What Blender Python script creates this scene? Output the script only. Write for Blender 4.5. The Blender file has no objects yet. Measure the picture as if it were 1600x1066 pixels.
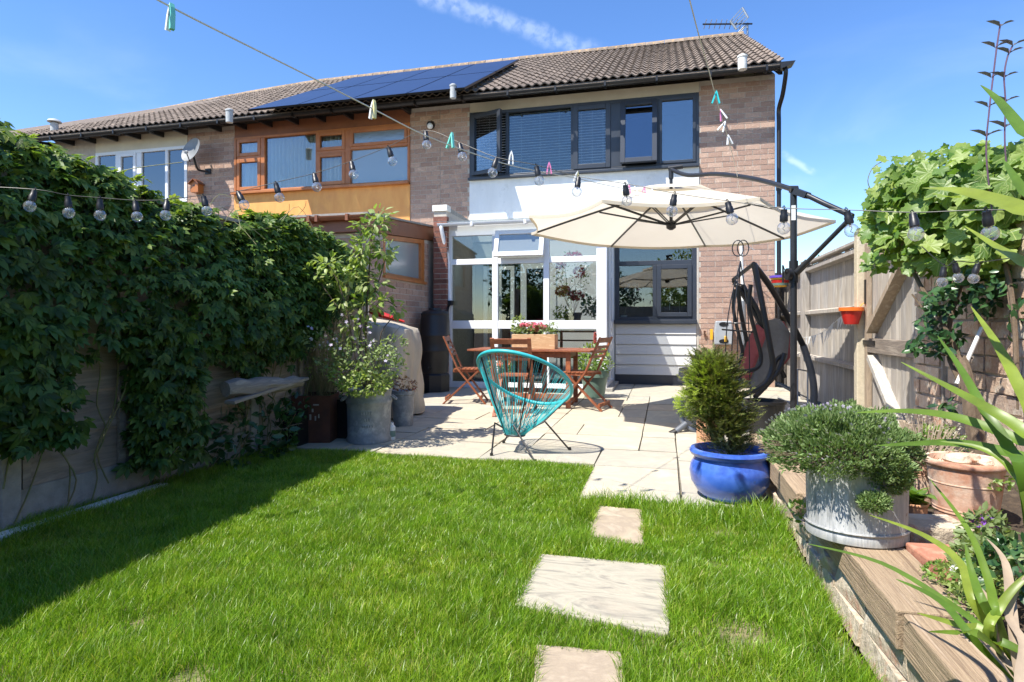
import bpy, math, random
import numpy as np
from mathutils import Vector as V, Matrix as MX, noise as NZ
random.seed(7); RNG=np.random.default_rng(7)
S=bpy.context.scene
COL=S.collection
# ---------------------------------------------------------------- camera
F=940.0; HC=1.05
AL=math.atan2(238,940); SA,CA=math.sin(AL),math.cos(AL)
cd=bpy.data.cameras.new('camera'); cam=bpy.data.objects.new('camera',cd); COL.objects.link(cam); S.camera=cam
cam.location=(0,0,HC); cam.rotation_euler=(math.radians(90),0,AL)
cd.sensor_width=36; cd.lens=36*F/1600; cd.shift_y=-25/1600; cd.clip_start=.05; cd.clip_end=600
# ---------------------------------------------------------------- light
SUN=V((.40,.50,-1)).normalized()
EL=math.asin(-SUN.z); AZ=math.atan2(-SUN.x,-SUN.y)   # where the sun stands, clockwise from +Y
W=bpy.data.worlds.new('World'); S.world=W; W.use_nodes=True
wn=W.node_tree.nodes; wl=W.node_tree.links; wn.clear()
sky=wn.new('ShaderNodeTexSky'); sky.sky_type='NISHITA'; sky.sun_disc=False
sky.sun_elevation=EL; sky.sun_rotation=AZ; sky.air_density=1.0; sky.dust_density=.05; sky.ozone_density=3.0; sky.altitude=200
hs=wn.new('ShaderNodeHueSaturation'); hs.inputs['Saturation'].default_value=1.2; hs.inputs['Value'].default_value=1.38; hs.inputs['Hue'].default_value=.508
wl.new(sky.outputs[0],hs.inputs['Color'])
bg=wn.new('ShaderNodeBackground'); bg.inputs[1].default_value=.10
wo=wn.new('ShaderNodeOutputWorld'); wl.new(bg.outputs[0],wo.inputs[0])
def ray(u,v):
    x=(u-800)/F; return V((-SA+x*CA, CA+x*SA, (508-v)/F))
def atY(u,v,Y): r=ray(u,v); return r*(Y/r.y)+V((0,0,HC))
def atX(u,v,X): r=ray(u,v); return r*(X/r.x)+V((0,0,HC))
def atZ(u,v,Z=0.): r=ray(u,v); return r*((Z-HC)/r.z)+V((0,0,HC))
def atD(u,v,d): return ray(u,v)*d+V((0,0,HC))
# contrail: a band round one great circle of the sky, broken by noise
tc=wn.new('ShaderNodeTexCoord')
def wmath(op,a,b=None,c=None):
    n=wn.new('ShaderNodeMath'); n.operation=op
    for i,q in enumerate((a,b,c)):
        if q is None: continue
        if isinstance(q,(int,float)): n.inputs[i].default_value=q
        else: wl.new(q,n.inputs[i])
    return n.outputs[0]
def wdot(vec):
    n=wn.new('ShaderNodeVectorMath'); n.operation='DOT_PRODUCT'; wl.new(tc.outputs['Generated'],n.inputs[0]); n.inputs[1].default_value=vec; return n.outputs['Value']
def wnoise(sc,det=5,dist=0,st=None):
    n=wn.new('ShaderNodeTexNoise'); n.inputs['Scale'].default_value=sc; n.inputs['Detail'].default_value=det; n.inputs['Distortion'].default_value=dist
    if st:
        m=wn.new('ShaderNodeMapping'); m.inputs['Scale'].default_value=st; wl.new(tc.outputs['Generated'],m.inputs['Vector']); wl.new(m.outputs[0],n.inputs['Vector'])
    else: wl.new(tc.outputs['Generated'],n.inputs['Vector'])
    return n.outputs['Fac']
def wmap(x,a,b,c=0,d=1):
    n=wn.new('ShaderNodeMapRange'); n.interpolation_type='SMOOTHSTEP'; wl.new(x,n.inputs[0])
    for i,q in enumerate((a,b,c,d)): n.inputs[i+1].default_value=q
    return n.outputs[0]
def trail(p,q,w,amt):
    a=ray(*p).normalized(); b=ray(*q).normalized(); n=a.cross(b).normalized(); t=(b-a); t-=n*t.dot(n); t.normalize(); m=((a+b)/2)
    dd=wdot(n); nz=wnoise(26,6,.4); off=wmath('MULTIPLY_ADD',nz,w*1.6,-w*.8); ds=wmath('ABSOLUTE',wmath('ADD',dd,off))
    band=wmap(ds,w,w*.1); along=wdot(t); c=m.dot(t); L=(b-a).length/2
    ends=wmap(wmath('ABSOLUTE',wmath('ADD',along,-c)),L*1.15,L*.75)
    return wmath('MULTIPLY',wmath('MULTIPLY',wmath('MULTIPLY',band,ends),wmap(wnoise(70,5,.3),.32,.62,.25,1)),amt)
t1=trail((600,-30),(935,84),.019,.2); t2=trail((1222,240),(1272,272),.007,.26)
cir=wmath('MULTIPLY',wmap(wnoise(2.6,7,.6,(1,1,3.2)),.5,.78),wmap(wdot((0,0,1)),.5,.08,0,.2))
fac=wmath('MINIMUM',wmath('ADD',wmath('ADD',t1,t2),cir),.9)
mx=wn.new('ShaderNodeMix'); mx.data_type='RGBA'; wl.new(fac,mx.inputs['Factor']); wl.new(hs.outputs[0],mx.inputs['A']); mx.inputs['B'].default_value=(8.5,9.2,10.0,1)
wl.new(mx.outputs['Result'],bg.inputs[0])
sd=bpy.data.lights.new('sun','SUN'); sun=bpy.data.objects.new('sun',sd); COL.objects.link(sun)
sd.energy=4.8; sd.angle=math.radians(.55); sd.color=(1,.95,.86); sun.rotation_euler=SUN.to_track_quat('-Z','Y').to_euler(); sun.location=(-4,-5,10)
S.view_settings.view_transform='Standard'; S.view_settings.look='None'; S.view_settings.exposure=.95; S.view_settings.gamma=1; S.view_settings.use_curve_mapping=False
S.render.engine='CYCLES'
try: S.cycles.max_bounces=10; S.cycles.transparent_max_bounces=24; S.cycles.use_denoising=True
except Exception: pass
# ---------------------------------------------------------------- materials
MATS={}
def newmat(name):
    m=bpy.data.materials.new(name); m.use_nodes=True; nt=m.node_tree; nt.nodes.clear(); MATS[name]=m; return m,nt.nodes,nt.links
def setup_vec(n,l,stretch=None,rnd=True):
    t=n.new('ShaderNodeTexCoord'); out=t.outputs['Object']
    if rnd:
        oi=n.new('ShaderNodeObjectInfo'); mm=n.new('ShaderNodeMath'); mm.operation='MULTIPLY'; mm.inputs[1].default_value=37; l.new(oi.outputs['Random'],mm.inputs[0])
        va=n.new('ShaderNodeVectorMath'); va.operation='ADD'; l.new(out,va.inputs[0]); l.new(mm.outputs[0],va.inputs[1]); out=va.outputs[0]
    if stretch:
        mp=n.new('ShaderNodeMapping'); mp.inputs['Scale'].default_value=stretch; l.new(out,mp.inputs['Vector']); out=mp.outputs[0]
    return out
def rand_fac(n,l):
    oi=n.new('ShaderNodeObjectInfo'); ge=n.new('ShaderNodeNewGeometry'); a=n.new('ShaderNodeMath'); a.operation='ADD'; l.new(oi.outputs['Random'],a.inputs[0]); l.new(ge.outputs['Random Per Island'],a.inputs[1])
    f=n.new('ShaderNodeMath'); f.operation='FRACT'; l.new(a.outputs[0],f.inputs[0]); return f.outputs[0]
def ramp(n,l,fac,stops):
    r=n.new('ShaderNodeValToRGB'); e=r.color_ramp.elements
    while len(e)<len(stops): e.new(.5)
    for k,(p,c) in enumerate(stops): e[k].position=p; e[k].color=(*c,1)
    l.new(fac,r.inputs[0]); return r.outputs[0]
def noise(n,l,vec,sc,det=6,rough=.6,dist=0):
    q=n.new('ShaderNodeTexNoise'); q.inputs['Scale'].default_value=sc; q.inputs['Detail'].default_value=det; q.inputs['Roughness'].default_value=rough; q.inputs['Distortion'].default_value=dist; l.new(vec,q.inputs['Vector']); return q.outputs['Fac']
def mixc(n,l,fac,a,b,mode='MIX'):
    m=n.new('ShaderNodeMix'); m.data_type='RGBA'; m.blend_type=mode
    if isinstance(fac,(int,float)): m.inputs['Factor'].default_value=fac
    else: l.new(fac,m.inputs['Factor'])
    for k,q in (('A',a),('B',b)):
        if isinstance(q,tuple): m.inputs[k].default_value=(*q[:3],1)
        else: l.new(q,m.inputs[k])
    return m.outputs['Result']
def mat(name,stops,sc=4,rough=.6,bump=0,bsc=None,metal=0,stretch=None,rnd=0.,tones=None,spots=None,spotsc=9,spotw=(.6,.7),coat=0,det=6,dist=0,rv=0,bdist=.01,sheen=0,trans=0):
    """stops: list of colours mixed by noise; tones: colours picked per piece; spots: (colour) blotches of dirt or lichen"""
    if name in MATS: return MATS[name]
    m,n,l=newmat(name); vec=setup_vec(n,l,stretch); f=noise(n,l,vec,sc,det,.62,dist)
    if isinstance(stops[0],(int,float)): stops=[tuple(stops),tuple(x*.82 for x in stops)]
    k=len(stops); c=ramp(n,l,f,[(.34+.34*i/(k-1),s) for i,s in enumerate(stops)])
    rf=None
    if tones:
        rf=rand_fac(n,l); k=len(tones); t=ramp(n,l,rf,[(i/(k-1) if k>1 else 0,s) for i,s in enumerate(tones)]); c=mixc(n,l,1.0,c,t,'MULTIPLY')
    if rnd:
        rf=rf or rand_fac(n,l); h=n.new('ShaderNodeHueSaturation'); mr=n.new('ShaderNodeMapRange'); l.new(rf,mr.inputs[0]); mr.inputs[3].default_value=1-rnd; mr.inputs[4].default_value=1+rnd; l.new(mr.outputs[0],h.inputs['Value']); l.new(c,h.inputs['Color']); c=h.outputs[0]
    if spots:
        vec2=setup_vec(n,l,None,False); f2=noise(n,l,vec2,spotsc,7,.7); r2=ramp(n,l,f2,[(spotw[0],(0,0,0)),(spotw[1],(1,1,1))]); c=mixc(n,l,r2,c,spots)
    b=n.new('ShaderNodeBsdfPrincipled'); l.new(c,b.inputs['Base Color']); b.inputs['Roughness'].default_value=rough; b.inputs['Metallic'].default_value=metal
    if coat: b.inputs['Coat Weight'].default_value=coat; b.inputs['Coat Roughness'].default_value=.12
    if rv:
        mr=n.new('ShaderNodeMapRange'); l.new(f,mr.inputs[0]); mr.inputs[1].default_value=.3; mr.inputs[2].default_value=.7; mr.inputs[3].default_value=max(0,rough-rv); mr.inputs[4].default_value=min(1,rough+rv); l.new(mr.outputs[0],b.inputs['Roughness'])
    if bump:
        bf=noise(n,l,vec,bsc or sc*4,6,.65); bp=n.new('ShaderNodeBump'); bp.inputs['Strength'].default_value=bump; bp.inputs['Distance'].default_value=bdist; l.new(bf,bp.inputs['Height']); l.new(bp.outputs[0],b.inputs['Normal'])
    o=n.new('ShaderNodeOutputMaterial'); sh=b.outputs[0]
    if trans:
        tr=n.new('ShaderNodeBsdfTranslucent'); l.new(c,tr.inputs[0]); ms=n.new('ShaderNodeMixShader'); ms.inputs[0].default_value=trans; l.new(sh,ms.inputs[1]); l.new(tr.outputs[0],ms.inputs[2]); sh=ms.outputs[0]
    l.new(sh,o.inputs[0]); return m
def leafmat(name,tones,rough=.42,trans=.3,sat=1.,tgain=1.6,nsc=3,spec=.45,veins=False):
    if name in MATS: return MATS[name]
    m,n,l=newmat(name); rf=rand_fac(n,l); k=len(tones); c=ramp(n,l,rf,[(i/(k-1),s) for i,s in enumerate(tones)])
    vec=setup_vec(n,l,None,False); f=noise(n,l,vec,nsc,4); v=ramp(n,l,f,[(.3,(.72,.72,.72)),(.7,(1.2,1.2,1.2))]); c=mixc(n,l,1.,c,v,'MULTIPLY')
    if veins:
        t=n.new('ShaderNodeTexCoord'); sp=n.new('ShaderNodeSeparateXYZ'); l.new(t.outputs['Object'],sp.inputs[0])
        def mth(op,a,b_=None,c_=None):
            q=n.new('ShaderNodeMath'); q.operation=op
            for i,z in enumerate((a,b_,c_)):
                if z is None: continue
                if isinstance(z,(int,float)): q.inputs[i].default_value=z
                else: l.new(z,q.inputs[i])
            return q.outputs[0]
        ya=mth('ADD',sp.outputs['Y'],-.12); an=mth('ARCTAN2',sp.outputs['X'],ya); pr=mth('PINGPONG',mth('ADD',an,.0),.31); r_=mth('SQRT',mth('ADD',mth('MULTIPLY',sp.outputs['X'],sp.outputs['X']),mth('MULTIPLY',ya,ya)))
        d1=mth('MULTIPLY',pr,r_); s2=mth('PINGPONG',mth('ADD',r_,mth('MULTIPLY',pr,-.9)),.045)
        v1=ramp(n,l,d1,[(.006,(1,1,1)),(.02,(0,0,0))]); v2=ramp(n,l,s2,[(.002,(.5,.5,.5)),(.012,(0,0,0))]); vv=mixc(n,l,1.,v1,v2,'LIGHTEN'); c=mixc(n,l,vv,c,(.35,.42,.15))
    b=n.new('ShaderNodeBsdfPrincipled'); l.new(c,b.inputs['Base Color']); b.inputs['Roughness'].default_value=rough; b.inputs['Specular IOR Level'].default_value=spec
    tr=n.new('ShaderNodeBsdfTranslucent'); g=mixc(n,l,1.,c,(tgain,tgain*1.05,tgain*.45),'MULTIPLY'); l.new(g,tr.inputs[0])
    ms=n.new('ShaderNodeMixShader'); ms.inputs[0].default_value=trans; l.new(b.outputs[0],ms.inputs[1]); l.new(tr.outputs[0],ms.inputs[2]); o=n.new('ShaderNodeOutputMaterial'); l.new(ms.outputs[0],o.inputs[0]); return m
def glassmat(name,tint=(.85,.9,.9),base=.1,rough=0.,ripple=0,frost=0):
    if name in MATS: return MATS[name]
    m,n,l=newmat(name); fr=n.new('ShaderNodeFresnel'); fr.inputs[0].default_value=1.5
    a=n.new('ShaderNodeMath'); a.operation='MULTIPLY_ADD'; a.use_clamp=True; l.new(fr.outputs[0],a.inputs[0]); a.inputs[1].default_value=1.2; a.inputs[2].default_value=base
    t=n.new('ShaderNodeBsdfTransparent'); t.inputs[0].default_value=(*tint,1); g=n.new('ShaderNodeBsdfGlossy'); g.inputs['Roughness'].default_value=rough
    if ripple:
        vec=setup_vec(n,l,(1,1,.6),False); bf=noise(n,l,vec,ripple,3); bp=n.new('ShaderNodeBump'); bp.inputs['Strength'].default_value=.35; bp.inputs['Distance'].default_value=.01; l.new(bf,bp.inputs['Height']); l.new(bp.outputs[0],g.inputs['Normal'])
    if frost:
        d=n.new('ShaderNodeBsdfDiffuse'); d.inputs[0].default_value=(.35,.42,.44,1); m0=n.new('ShaderNodeMixShader'); m0.inputs[0].default_value=frost; l.new(t.outputs[0],m0.inputs[1]); l.new(d.outputs[0],m0.inputs[2]); t=m0
    ms=n.new('ShaderNodeMixShader'); l.new(a.outputs[0],ms.inputs[0]); l.new(t.outputs[0],ms.inputs[1]); l.new(g.outputs[0],ms.inputs[2]); o=n.new('ShaderNodeOutputMaterial'); l.new(ms.outputs[0],o.inputs[0]); return m
# ---------------------------------------------------------------- objects
def tag(o,label=None,cat=None,group=None,kind=None):
    if label: o['label']=label
    if cat: o['category']=cat
    if group: o['group']=group
    if kind: o['kind']=kind
    return o
WLOC={}
def thing(name,label,cat,loc=(0,0,0),group=None):
    o=bpy.data.objects.new(name,None); COL.objects.link(o); o.location=loc; o.empty_display_size=.1; WLOC[o.name]=V(loc); return tag(o,label,cat,group)
def adopt(o,parent):
    if parent is not None:
        o.parent=parent
        if parent.name in WLOC: o.matrix_parent_inverse=MX.Translation(-WLOC[parent.name])
def objm(name,me,parent=None,mw=None,kind=None,label=None):
    o=bpy.data.objects.new(name,me); COL.objects.link(o); adopt(o,parent)
    if mw is not None: o.matrix_basis=mw
    if kind: o['kind']=kind
    if label: o['label']=label
    return o
def np_mesh(name,co,faces_n,loops,m,smooth=False):
    """co (N,3); faces_n sizes; loops flat index"""
    me=bpy.data.meshes.new(name); me.vertices.add(len(co)); me.vertices.foreach_set('co',np.asarray(co,np.float32).ravel())
    me.loops.add(len(loops)); me.loops.foreach_set('vertex_index',np.asarray(loops,np.int32))
    me.polygons.add(len(faces_n)); st=np.concatenate([[0],np.cumsum(faces_n)[:-1]]).astype(np.int32); me.polygons.foreach_set('loop_start',st)
    if smooth: me.polygons.foreach_set('use_smooth',np.ones(len(faces_n),bool))
    me.update(calc_edges=True)
    if m: me.materials.append(m)
    return me
class MB:
    def __init__(s): s.v=[]; s.f=[]
    def add(s,vs,fs):
        b=len(s.v); s.v+= [tuple(p) for p in vs]; s.f+=[tuple(i+b for i in q) for q in fs]; return s
    def bb(s,x0,x1,y0,y1,z0,z1):
        return s.add([(x0,y0,z0),(x1,y0,z0),(x1,y1,z0),(x0,y1,z0),(x0,y0,z1),(x1,y0,z1),(x1,y1,z1),(x0,y1,z1)],[(0,3,2,1),(4,5,6,7),(0,1,5,4),(1,2,6,5),(2,3,7,6),(3,0,4,7)])
    def box(s,c,d,rot=None):
        h=[x/2 for x in d]; vs=[V((sx*h[0],sy*h[1],sz*h[2])) for sz in(-1,1) for sx,sy in((-1,-1),(1,-1),(1,1),(-1,1))]
        if rot is not None: vs=[rot@p for p in vs]
        return s.add([p+V(c) for p in vs],[(0,3,2,1),(4,5,6,7),(0,1,5,4),(1,2,6,5),(2,3,7,6),(3,0,4,7)])
    def beam(s,p,q,w,h,up=(0,0,1)):
        p=V(p);q=V(q);d=(q-p).normalized();x=d.cross(V(up))
        if x.length<1e-4: x=d.cross(V((0,1,0)))
        x.normalize();z=x.cross(d); a=x*w/2;b=z*h/2
        return s.add([p-a-b,p+a-b,p+a+b,p-a+b,q-a-b,q+a-b,q+a+b,q-a+b],[(0,1,2,3),(7,6,5,4),(0,4,5,1),(1,5,6,2),(2,6,7,3),(3,7,4,0)])
    def tube(s,pts,r,n=8,closed=False,caps=True):
        pts=[V(p) for p in pts]; N=len(pts); rr=r if isinstance(r,(list,tuple)) else [r]*N; b=len(s.v); pu=None
        for i,p in enumerate(pts):
            if closed: d=pts[(i+1)%N]-pts[i-1]
            else: d=pts[min(i+1,N-1)]-pts[max(i-1,0)]
            d.normalize()
            if pu is None:
                pu=d.orthogonal().normalized()
            pu=(pu-d*pu.dot(d)); pu=pu.normalized() if pu.length>1e-6 else d.orthogonal().normalized()
            w=d.cross(pu)
            for k in range(n):
                a=2*math.pi*k/n; s.v.append(tuple(p+(pu*math.cos(a)+w*math.sin(a))*rr[i]))
        for i in range(N if closed else N-1):
            j=(i+1)%N
            for k in range(n):
                k2=(k+1)%n; s.f.append((b+i*n+k,b+i*n+k2,b+j*n+k2,b+j*n+k))
        if caps and not closed:
            s.f.append(tuple(b+k for k in reversed(range(n)))); s.f.append(tuple(b+(N-1)*n+k for k in range(n)))
        return s
    def lathe(s,prof,c=(0,0,0),n=24,sx=1,sy=1,axis=None,cap0=True,cap1=False):
        b=len(s.v); c=V(c); R=V(axis).normalized().to_track_quat('Z','Y').to_matrix() if axis is not None else None
        for r,z in prof:
            for k in range(n):
                a=2*math.pi*k/n; p=V((r*sx*math.cos(a),r*sy*math.sin(a),z)); p=R@p if R else p; s.v.append(tuple(p+c))
        for i in range(len(prof)-1):
            for k in range(n):
                k2=(k+1)%n; s.f.append((b+i*n+k,b+i*n+k2,b+(i+1)*n+k2,b+(i+1)*n+k))
        if cap0: s.f.append(tuple(b+k for k in reversed(range(n))))
        if cap1: s.f.append(tuple(b+(len(prof)-1)*n+k for k in range(n)))
        return s
    def prism(s,poly,vec):
        n=len(poly); vec=V(vec); vs=[V(p) for p in poly]+[V(p)+vec for p in poly]
        return s.add(vs,[tuple(reversed(range(n))),tuple(range(n,2*n))]+[(i,(i+1)%n,n+(i+1)%n,n+i) for i in range(n)])
    def mesh(s,name,m=None,smooth=False):
        me=bpy.data.meshes.new(name); me.from_pydata(s.v,[],s.f)
        if smooth:
            me.polygons.foreach_set('use_smooth',np.ones(len(me.polygons),bool))
            try: me.set_sharp_from_angle(angle=math.radians(42))
            except Exception: pass
        if m: me.materials.append(m)
        return me
    def build(s,name,m,parent=None,smooth=False,bevel=0,kind=None,label=None):
        o=objm(name,s.mesh(name,m,smooth),parent,None,kind,label)
        if bevel:
            bv=o.modifiers.new('bevel','BEVEL'); bv.width=bevel; bv.segments=2; bv.limit_method='ANGLE'
        return o
def single(mb,name,m,label,cat,group=None,**k):
    o=mb.build(name,m,None,**k); return tag(o,label,cat,group)
def struct(mb,name,m,**k): return mb.build(name,m,None,kind='structure',**k)
def copytree(o,parent=None):
    c=o.copy(); COL.objects.link(c); c.parent=parent
    for ch in list(o.children): copytree(ch,c)
    return c
CAMP=V((0,0,HC))
def pieces(parent,name,items,m,limit=300,restname=None,seen=None):
    """items: (dims(3), centre, rotmatrix or None). Nearest `limit` become objects sharing meshes; the rest one stuff part."""
    items=sorted(items,key=lambda t:(V(t[1])-CAMP).length); cache={}
    for d,c,R in items[:limit]:
        k=tuple(round(x,3) for x in d)
        if k not in cache: cache[k]=roughbox(k,m,name)
        mw=MX.Translation(V(c)) @ (R.to_4x4() if R is not None else MX.Identity(4))
        objm(name,random.choice(cache[k]),parent,mw)
    rest=items[limit:]
    if rest:
        mb=MB()
        for d,c,R in rest: mb.box(c,d,R)
        mb.build(restname or name,m,parent,kind='stuff')
ROUGH=.0015
def roughbox(d,m,name,n=3):
    out=[]
    for _ in range(n):
        mb=MB(); mb.box((0,0,0),d); b=ROUGH
        mb.v=[tuple(q+random.uniform(-b,b) for q in p) for p in mb.v]; out.append(mb.mesh(name,m))
    return out
# leaf scattering ---------------------------------------------------
def frames(dirs,norms):
    d=dirs/np.maximum(np.linalg.norm(dirs,axis=1,keepdims=True),1e-9); x=np.cross(d,norms); x/=np.maximum(np.linalg.norm(x,axis=1,keepdims=True),1e-9); z=np.cross(x,d); return np.stack([x,d,z],axis=2)
def scatter(name,m,tm,loc,dirs,norms,size,parent=None,kind=None,smooth=False,label=None):
    tv,tf=tm; tv=np.array(tv,float); N=len(loc); R=frames(dirs,norms); size=np.asarray(size)
    if size.ndim==1: size=size[:,None]
    sz=np.broadcast_to(size,(N,size.shape[1]))
    if sz.shape[1]==1: sz=np.repeat(sz,3,1)
    P=np.einsum('nij,nvj->nvi',R,tv[None]*sz[:,None,:])+loc[:,None,:]
    fl=np.array([i for q in tf for i in q]); fn=np.array([len(q) for q in tf]); K=len(tv)
    loops=(fl[None]+(np.arange(N)*K)[:,None]).ravel(); fnn=np.tile(fn,N)
    return objm(name,np_mesh(name,P.reshape(-1,3),fnn,loops,m,smooth),parent,None,kind,label)
def leafparts(parent,name,m,tm,loc,dirs,norms,size,nobj=300,rest='foliage',smooth=False):
    dist=np.linalg.norm(loc-np.array(CAMP),axis=1)/np.maximum(size,1e-6); o=np.argsort(dist); a=o[:nobj]; b=o[nobj:]
    mb=MB(); mb.add(*tm); me=mb.mesh(name,m,smooth); R=frames(dirs,norms)
    for i in a:
        M=MX.Identity(4)
        for r in range(3):
            for c in range(3): M[r][c]=R[i,r,c]*size[i]
            M[r][3]=loc[i,r]
        objm(name,me,parent,M)
    if len(b): scatter(rest,m,tm,loc[b],dirs[b],norms[b],size[b],parent,'stuff',smooth)
def T_leaf(w=.28,fold=.06,droop=.08): # leaf along +Y, length 1
    return ([(0,0,0),(-w*.8,.3,fold),(0,.3,0),(w*.8,.3,fold),(-w*.75,.65,fold*.8-droop*.4),(0,.65,-droop*.4),(w*.75,.65,fold*.8-droop*.4),(0,1,-droop)],[(0,2,1),(0,3,2),(1,2,5,4),(2,3,6,5),(4,5,7),(5,6,7)])
def T_creeper():
    v=[];f=[]
    for a,s in((-78,.62),(-38,.88),(0,1.),(38,.88),(78,.62)):
        lv,lf=T_leaf(.235,.07,.2); c,sn=math.cos(math.radians(a)),math.sin(math.radians(a)); b=len(v)
        v+=[((x*c+y*sn)*s,(y*c-x*sn)*s+.06,z*s) for x,y,z in lv]; f+=[tuple(i+b for i in q) for q in lf]
    return v,f
def T_lobed():
    out=[]; n=31
    for k in range(n):
        a=math.radians(-165+330*k/(n-1)); r=.78+.16*math.cos(a*5/1.0*1.0)+(.05 if k%2 else -.04); r*= .78+.22*math.cos(a/2); out.append((math.sin(a)*r*.62,math.cos(a)*r*.62+.42,.1*abs(math.sin(a))-.14*max(0,math.cos(a))*r+random.uniform(-.03,.03)))
    v=[(0,.38,0)]+out+[(0,.12,0)]; f=[(0,i+1,i) for i in range(1,n)]+[(0,1,n+1),(0,n+1,n)]
    return v,f
def T_blob(): # flower / small rosette
    v=[(0,0,0)];f=[]
    for k in range(5):
        a=2*math.pi*k/5; b=len(v); v+=[(math.cos(a-.5)*.6,math.sin(a-.5)*.6,.15),(math.cos(a)*1.,math.sin(a)*1.,.25),(math.cos(a+.5)*.6,math.sin(a+.5)*.6,.15)]; f.append((0,b,b+1,b+2))
    return v,f
def T_spray(): # flat conifer spray
    v=[];f=[]
    for k in range(6):
        y=k/6; s=1 if k%2 else -1; b=len(v); L=.32*(1-y*.6); v+=[(0,y,0),(s*L,y+.26,.04),(0,y+.16,.0)]; f.append((b,b+1,b+2) if s<0 else (b,b+2,b+1))
        b=len(v); v+=[(0,y+.04,0),(-s*L*.9,y+.3,-.03),(0,y+.2,0)]; f.append((b,b+1,b+2))
    return v,f
LEAF=T_leaf(); CREEP=T_creeper(); LOBED=T_lobed(); BLOB=T_blob(); SPRAY=T_spray()
def rnd_unit(n): a=RNG.normal(size=(n,3)); return a/np.linalg.norm(a,axis=1,keepdims=True)
def smoothline(pts,k=6):
    pts=[V(p) for p in pts]; out=[]; n=len(pts)
    for i in range(n-1):
        p0=pts[max(i-1,0)];p1=pts[i];p2=pts[i+1];p3=pts[min(i+2,n-1)]
        for j in range(k):
            t=j/k; out.append(.5*((2*p1)+(p2-p0)*t+(2*p0-5*p1+4*p2-p3)*t*t+(-p0+3*p1-3*p2+p3)*t**3))
    out.append(pts[-1]); return out
def bezier_blade(mb,pts,w,fold=.25,up=V((0,0,1))):
    """sword leaf: V section strip along pts"""
    P=smoothline(pts,5); N=len(P); b=len(mb.v)
    for i,p in enumerate(P):
        d=(P[min(i+1,N-1)]-P[max(i-1,0)]).normalized(); x=d.cross(up); x=x.normalized() if x.length>1e-3 else V((1,0,0)); z=x.cross(d)
        t=i/(N-1); ww=w*(min(1,t*3+.55))*(1-t**3.2)*.5+.0006
        mb.v+= [tuple(p-x*ww+z*ww*fold),tuple(p),tuple(p+x*ww+z*ww*fold)]
    for i in range(N-1):
        a=b+i*3; mb.f+=[(a,a+1,a+4,a+3),(a+1,a+2,a+5,a+4)]
# ================================================================ MATERIAL LIST
m_brick=mat('buff_brick',[(.50,.365,.29),(.41,.29,.225),(.58,.46,.375)],sc=30,rough=.85,bump=.5,bsc=90,tones=[(1.0,.94,.9),(.72,.64,.62),(.88,.78,.73),(1.08,1.02,.97),(.74,.65,.62),(.95,.87,.82),(.8,.73,.72)])
m_redbrick=mat('red_brick',[(.24,.09,.06),(.17,.07,.05),(.33,.15,.1)],sc=30,rough=.85,bump=.4,bsc=90,rnd=.3)
m_oldbrick=mat('old_brick',[(.66,.55,.44),(.55,.43,.33),(.72,.64,.53)],sc=18,rough=.9,bump=.8,bsc=60,tones=[(1,.86,.78),(1.05,1,.95),(.8,.62,.54),(1.15,1.12,1.05),(.7,.66,.66),(1.1,.9,.78)],spots=(.62,.56,.46),spotsc=7,spotw=(.52,.66))
m_mortar=mat('mortar',[(.52,.47,.40),(.43,.385,.33)],sc=14,rough=.95,bump=.4)
m_mortar2=mat('old_mortar',[(.56,.49,.40),(.42,.36,.29)],sc=14,rough=.95,bump=.6)
m_tile=mat('roof_tile',[(.235,.185,.145),(.15,.115,.09),(.34,.275,.21)],sc=16,rough=.9,bump=.4,bsc=50,rnd=.22,spots=(.50,.26,.08),spotsc=.9,spotw=(.66,.74))
m_ridge=mat('ridge_tile',[(.27,.21,.155),(.18,.14,.11)],sc=10,rough=.9,bump=.4,rnd=.25,spots=(.55,.33,.13),spotsc=7,spotw=(.58,.68))
m_render=mat('white_render',[(.80,.80,.78),(.70,.705,.69)],sc=2.2,rough=.9,bump=.8,bsc=45,stretch=(2.2,1,.5),spots=(.58,.58,.55),spotsc=3.2,spotw=(.6,.72))
m_orange=mat('orange_render',[(.80,.40,.12),(.68,.30,.09)],sc=2.5,stretch=(2,1,.6),rough=.85,bump=.4,bsc=60,spots=(.62,.27,.10),spotsc=1.4,spotw=(.5,.75))
m_upvc=mat('white_upvc',[(.80,.81,.82),(.74,.75,.76)],sc=3,rough=.35)
m_anth=mat('anthracite_frame',[(.035,.042,.056),(.028,.034,.046)],sc=4,rough=.4)
m_sapele=mat('varnished_timber',[(.46,.165,.042),(.34,.11,.028)],sc=4,rough=.38,stretch=(1,1,1),rv=.08,bump=.1)
m_brownp=mat('brown_fascia_paint',[(.24,.085,.035),(.18,.065,.03)],sc=5,rough=.5)
m_black=mat('black_plastic',[(.008,.008,.009),(.013,.013,.014)],sc=5,rough=.42)
m_blackm=mat('black_metal',[(.02,.021,.024),(.03,.031,.034)],sc=8,rough=.38,metal=.2)
m_greym=mat('grey_tube',[(.15,.165,.19),(.12,.13,.15)],sc=8,rough=.4,metal=.2)
m_cream=mat('cream_board',[(.66,.60,.47),(.58,.52,.4)],sc=3,rough=.7)
m_clad=mat('cladding_board',[(.60,.60,.585),(.55,.55,.54)],sc=9,rough=.6,bump=.12,bsc=40,stretch=(.3,1,3))
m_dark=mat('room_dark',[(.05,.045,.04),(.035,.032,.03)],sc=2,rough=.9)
m_inwall=mat('inner_wall',[(.50,.52,.5),(.44,.46,.45)],sc=2,rough=.9)
m_blind=mat('blind_slat',[(.82,.82,.84),(.78,.78,.8)],sc=3,rough=.5)
m_curtain=mat('net_curtain',[(.80,.79,.70),(.72,.71,.62)],sc=3,rough=.9,trans=.2)
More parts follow.
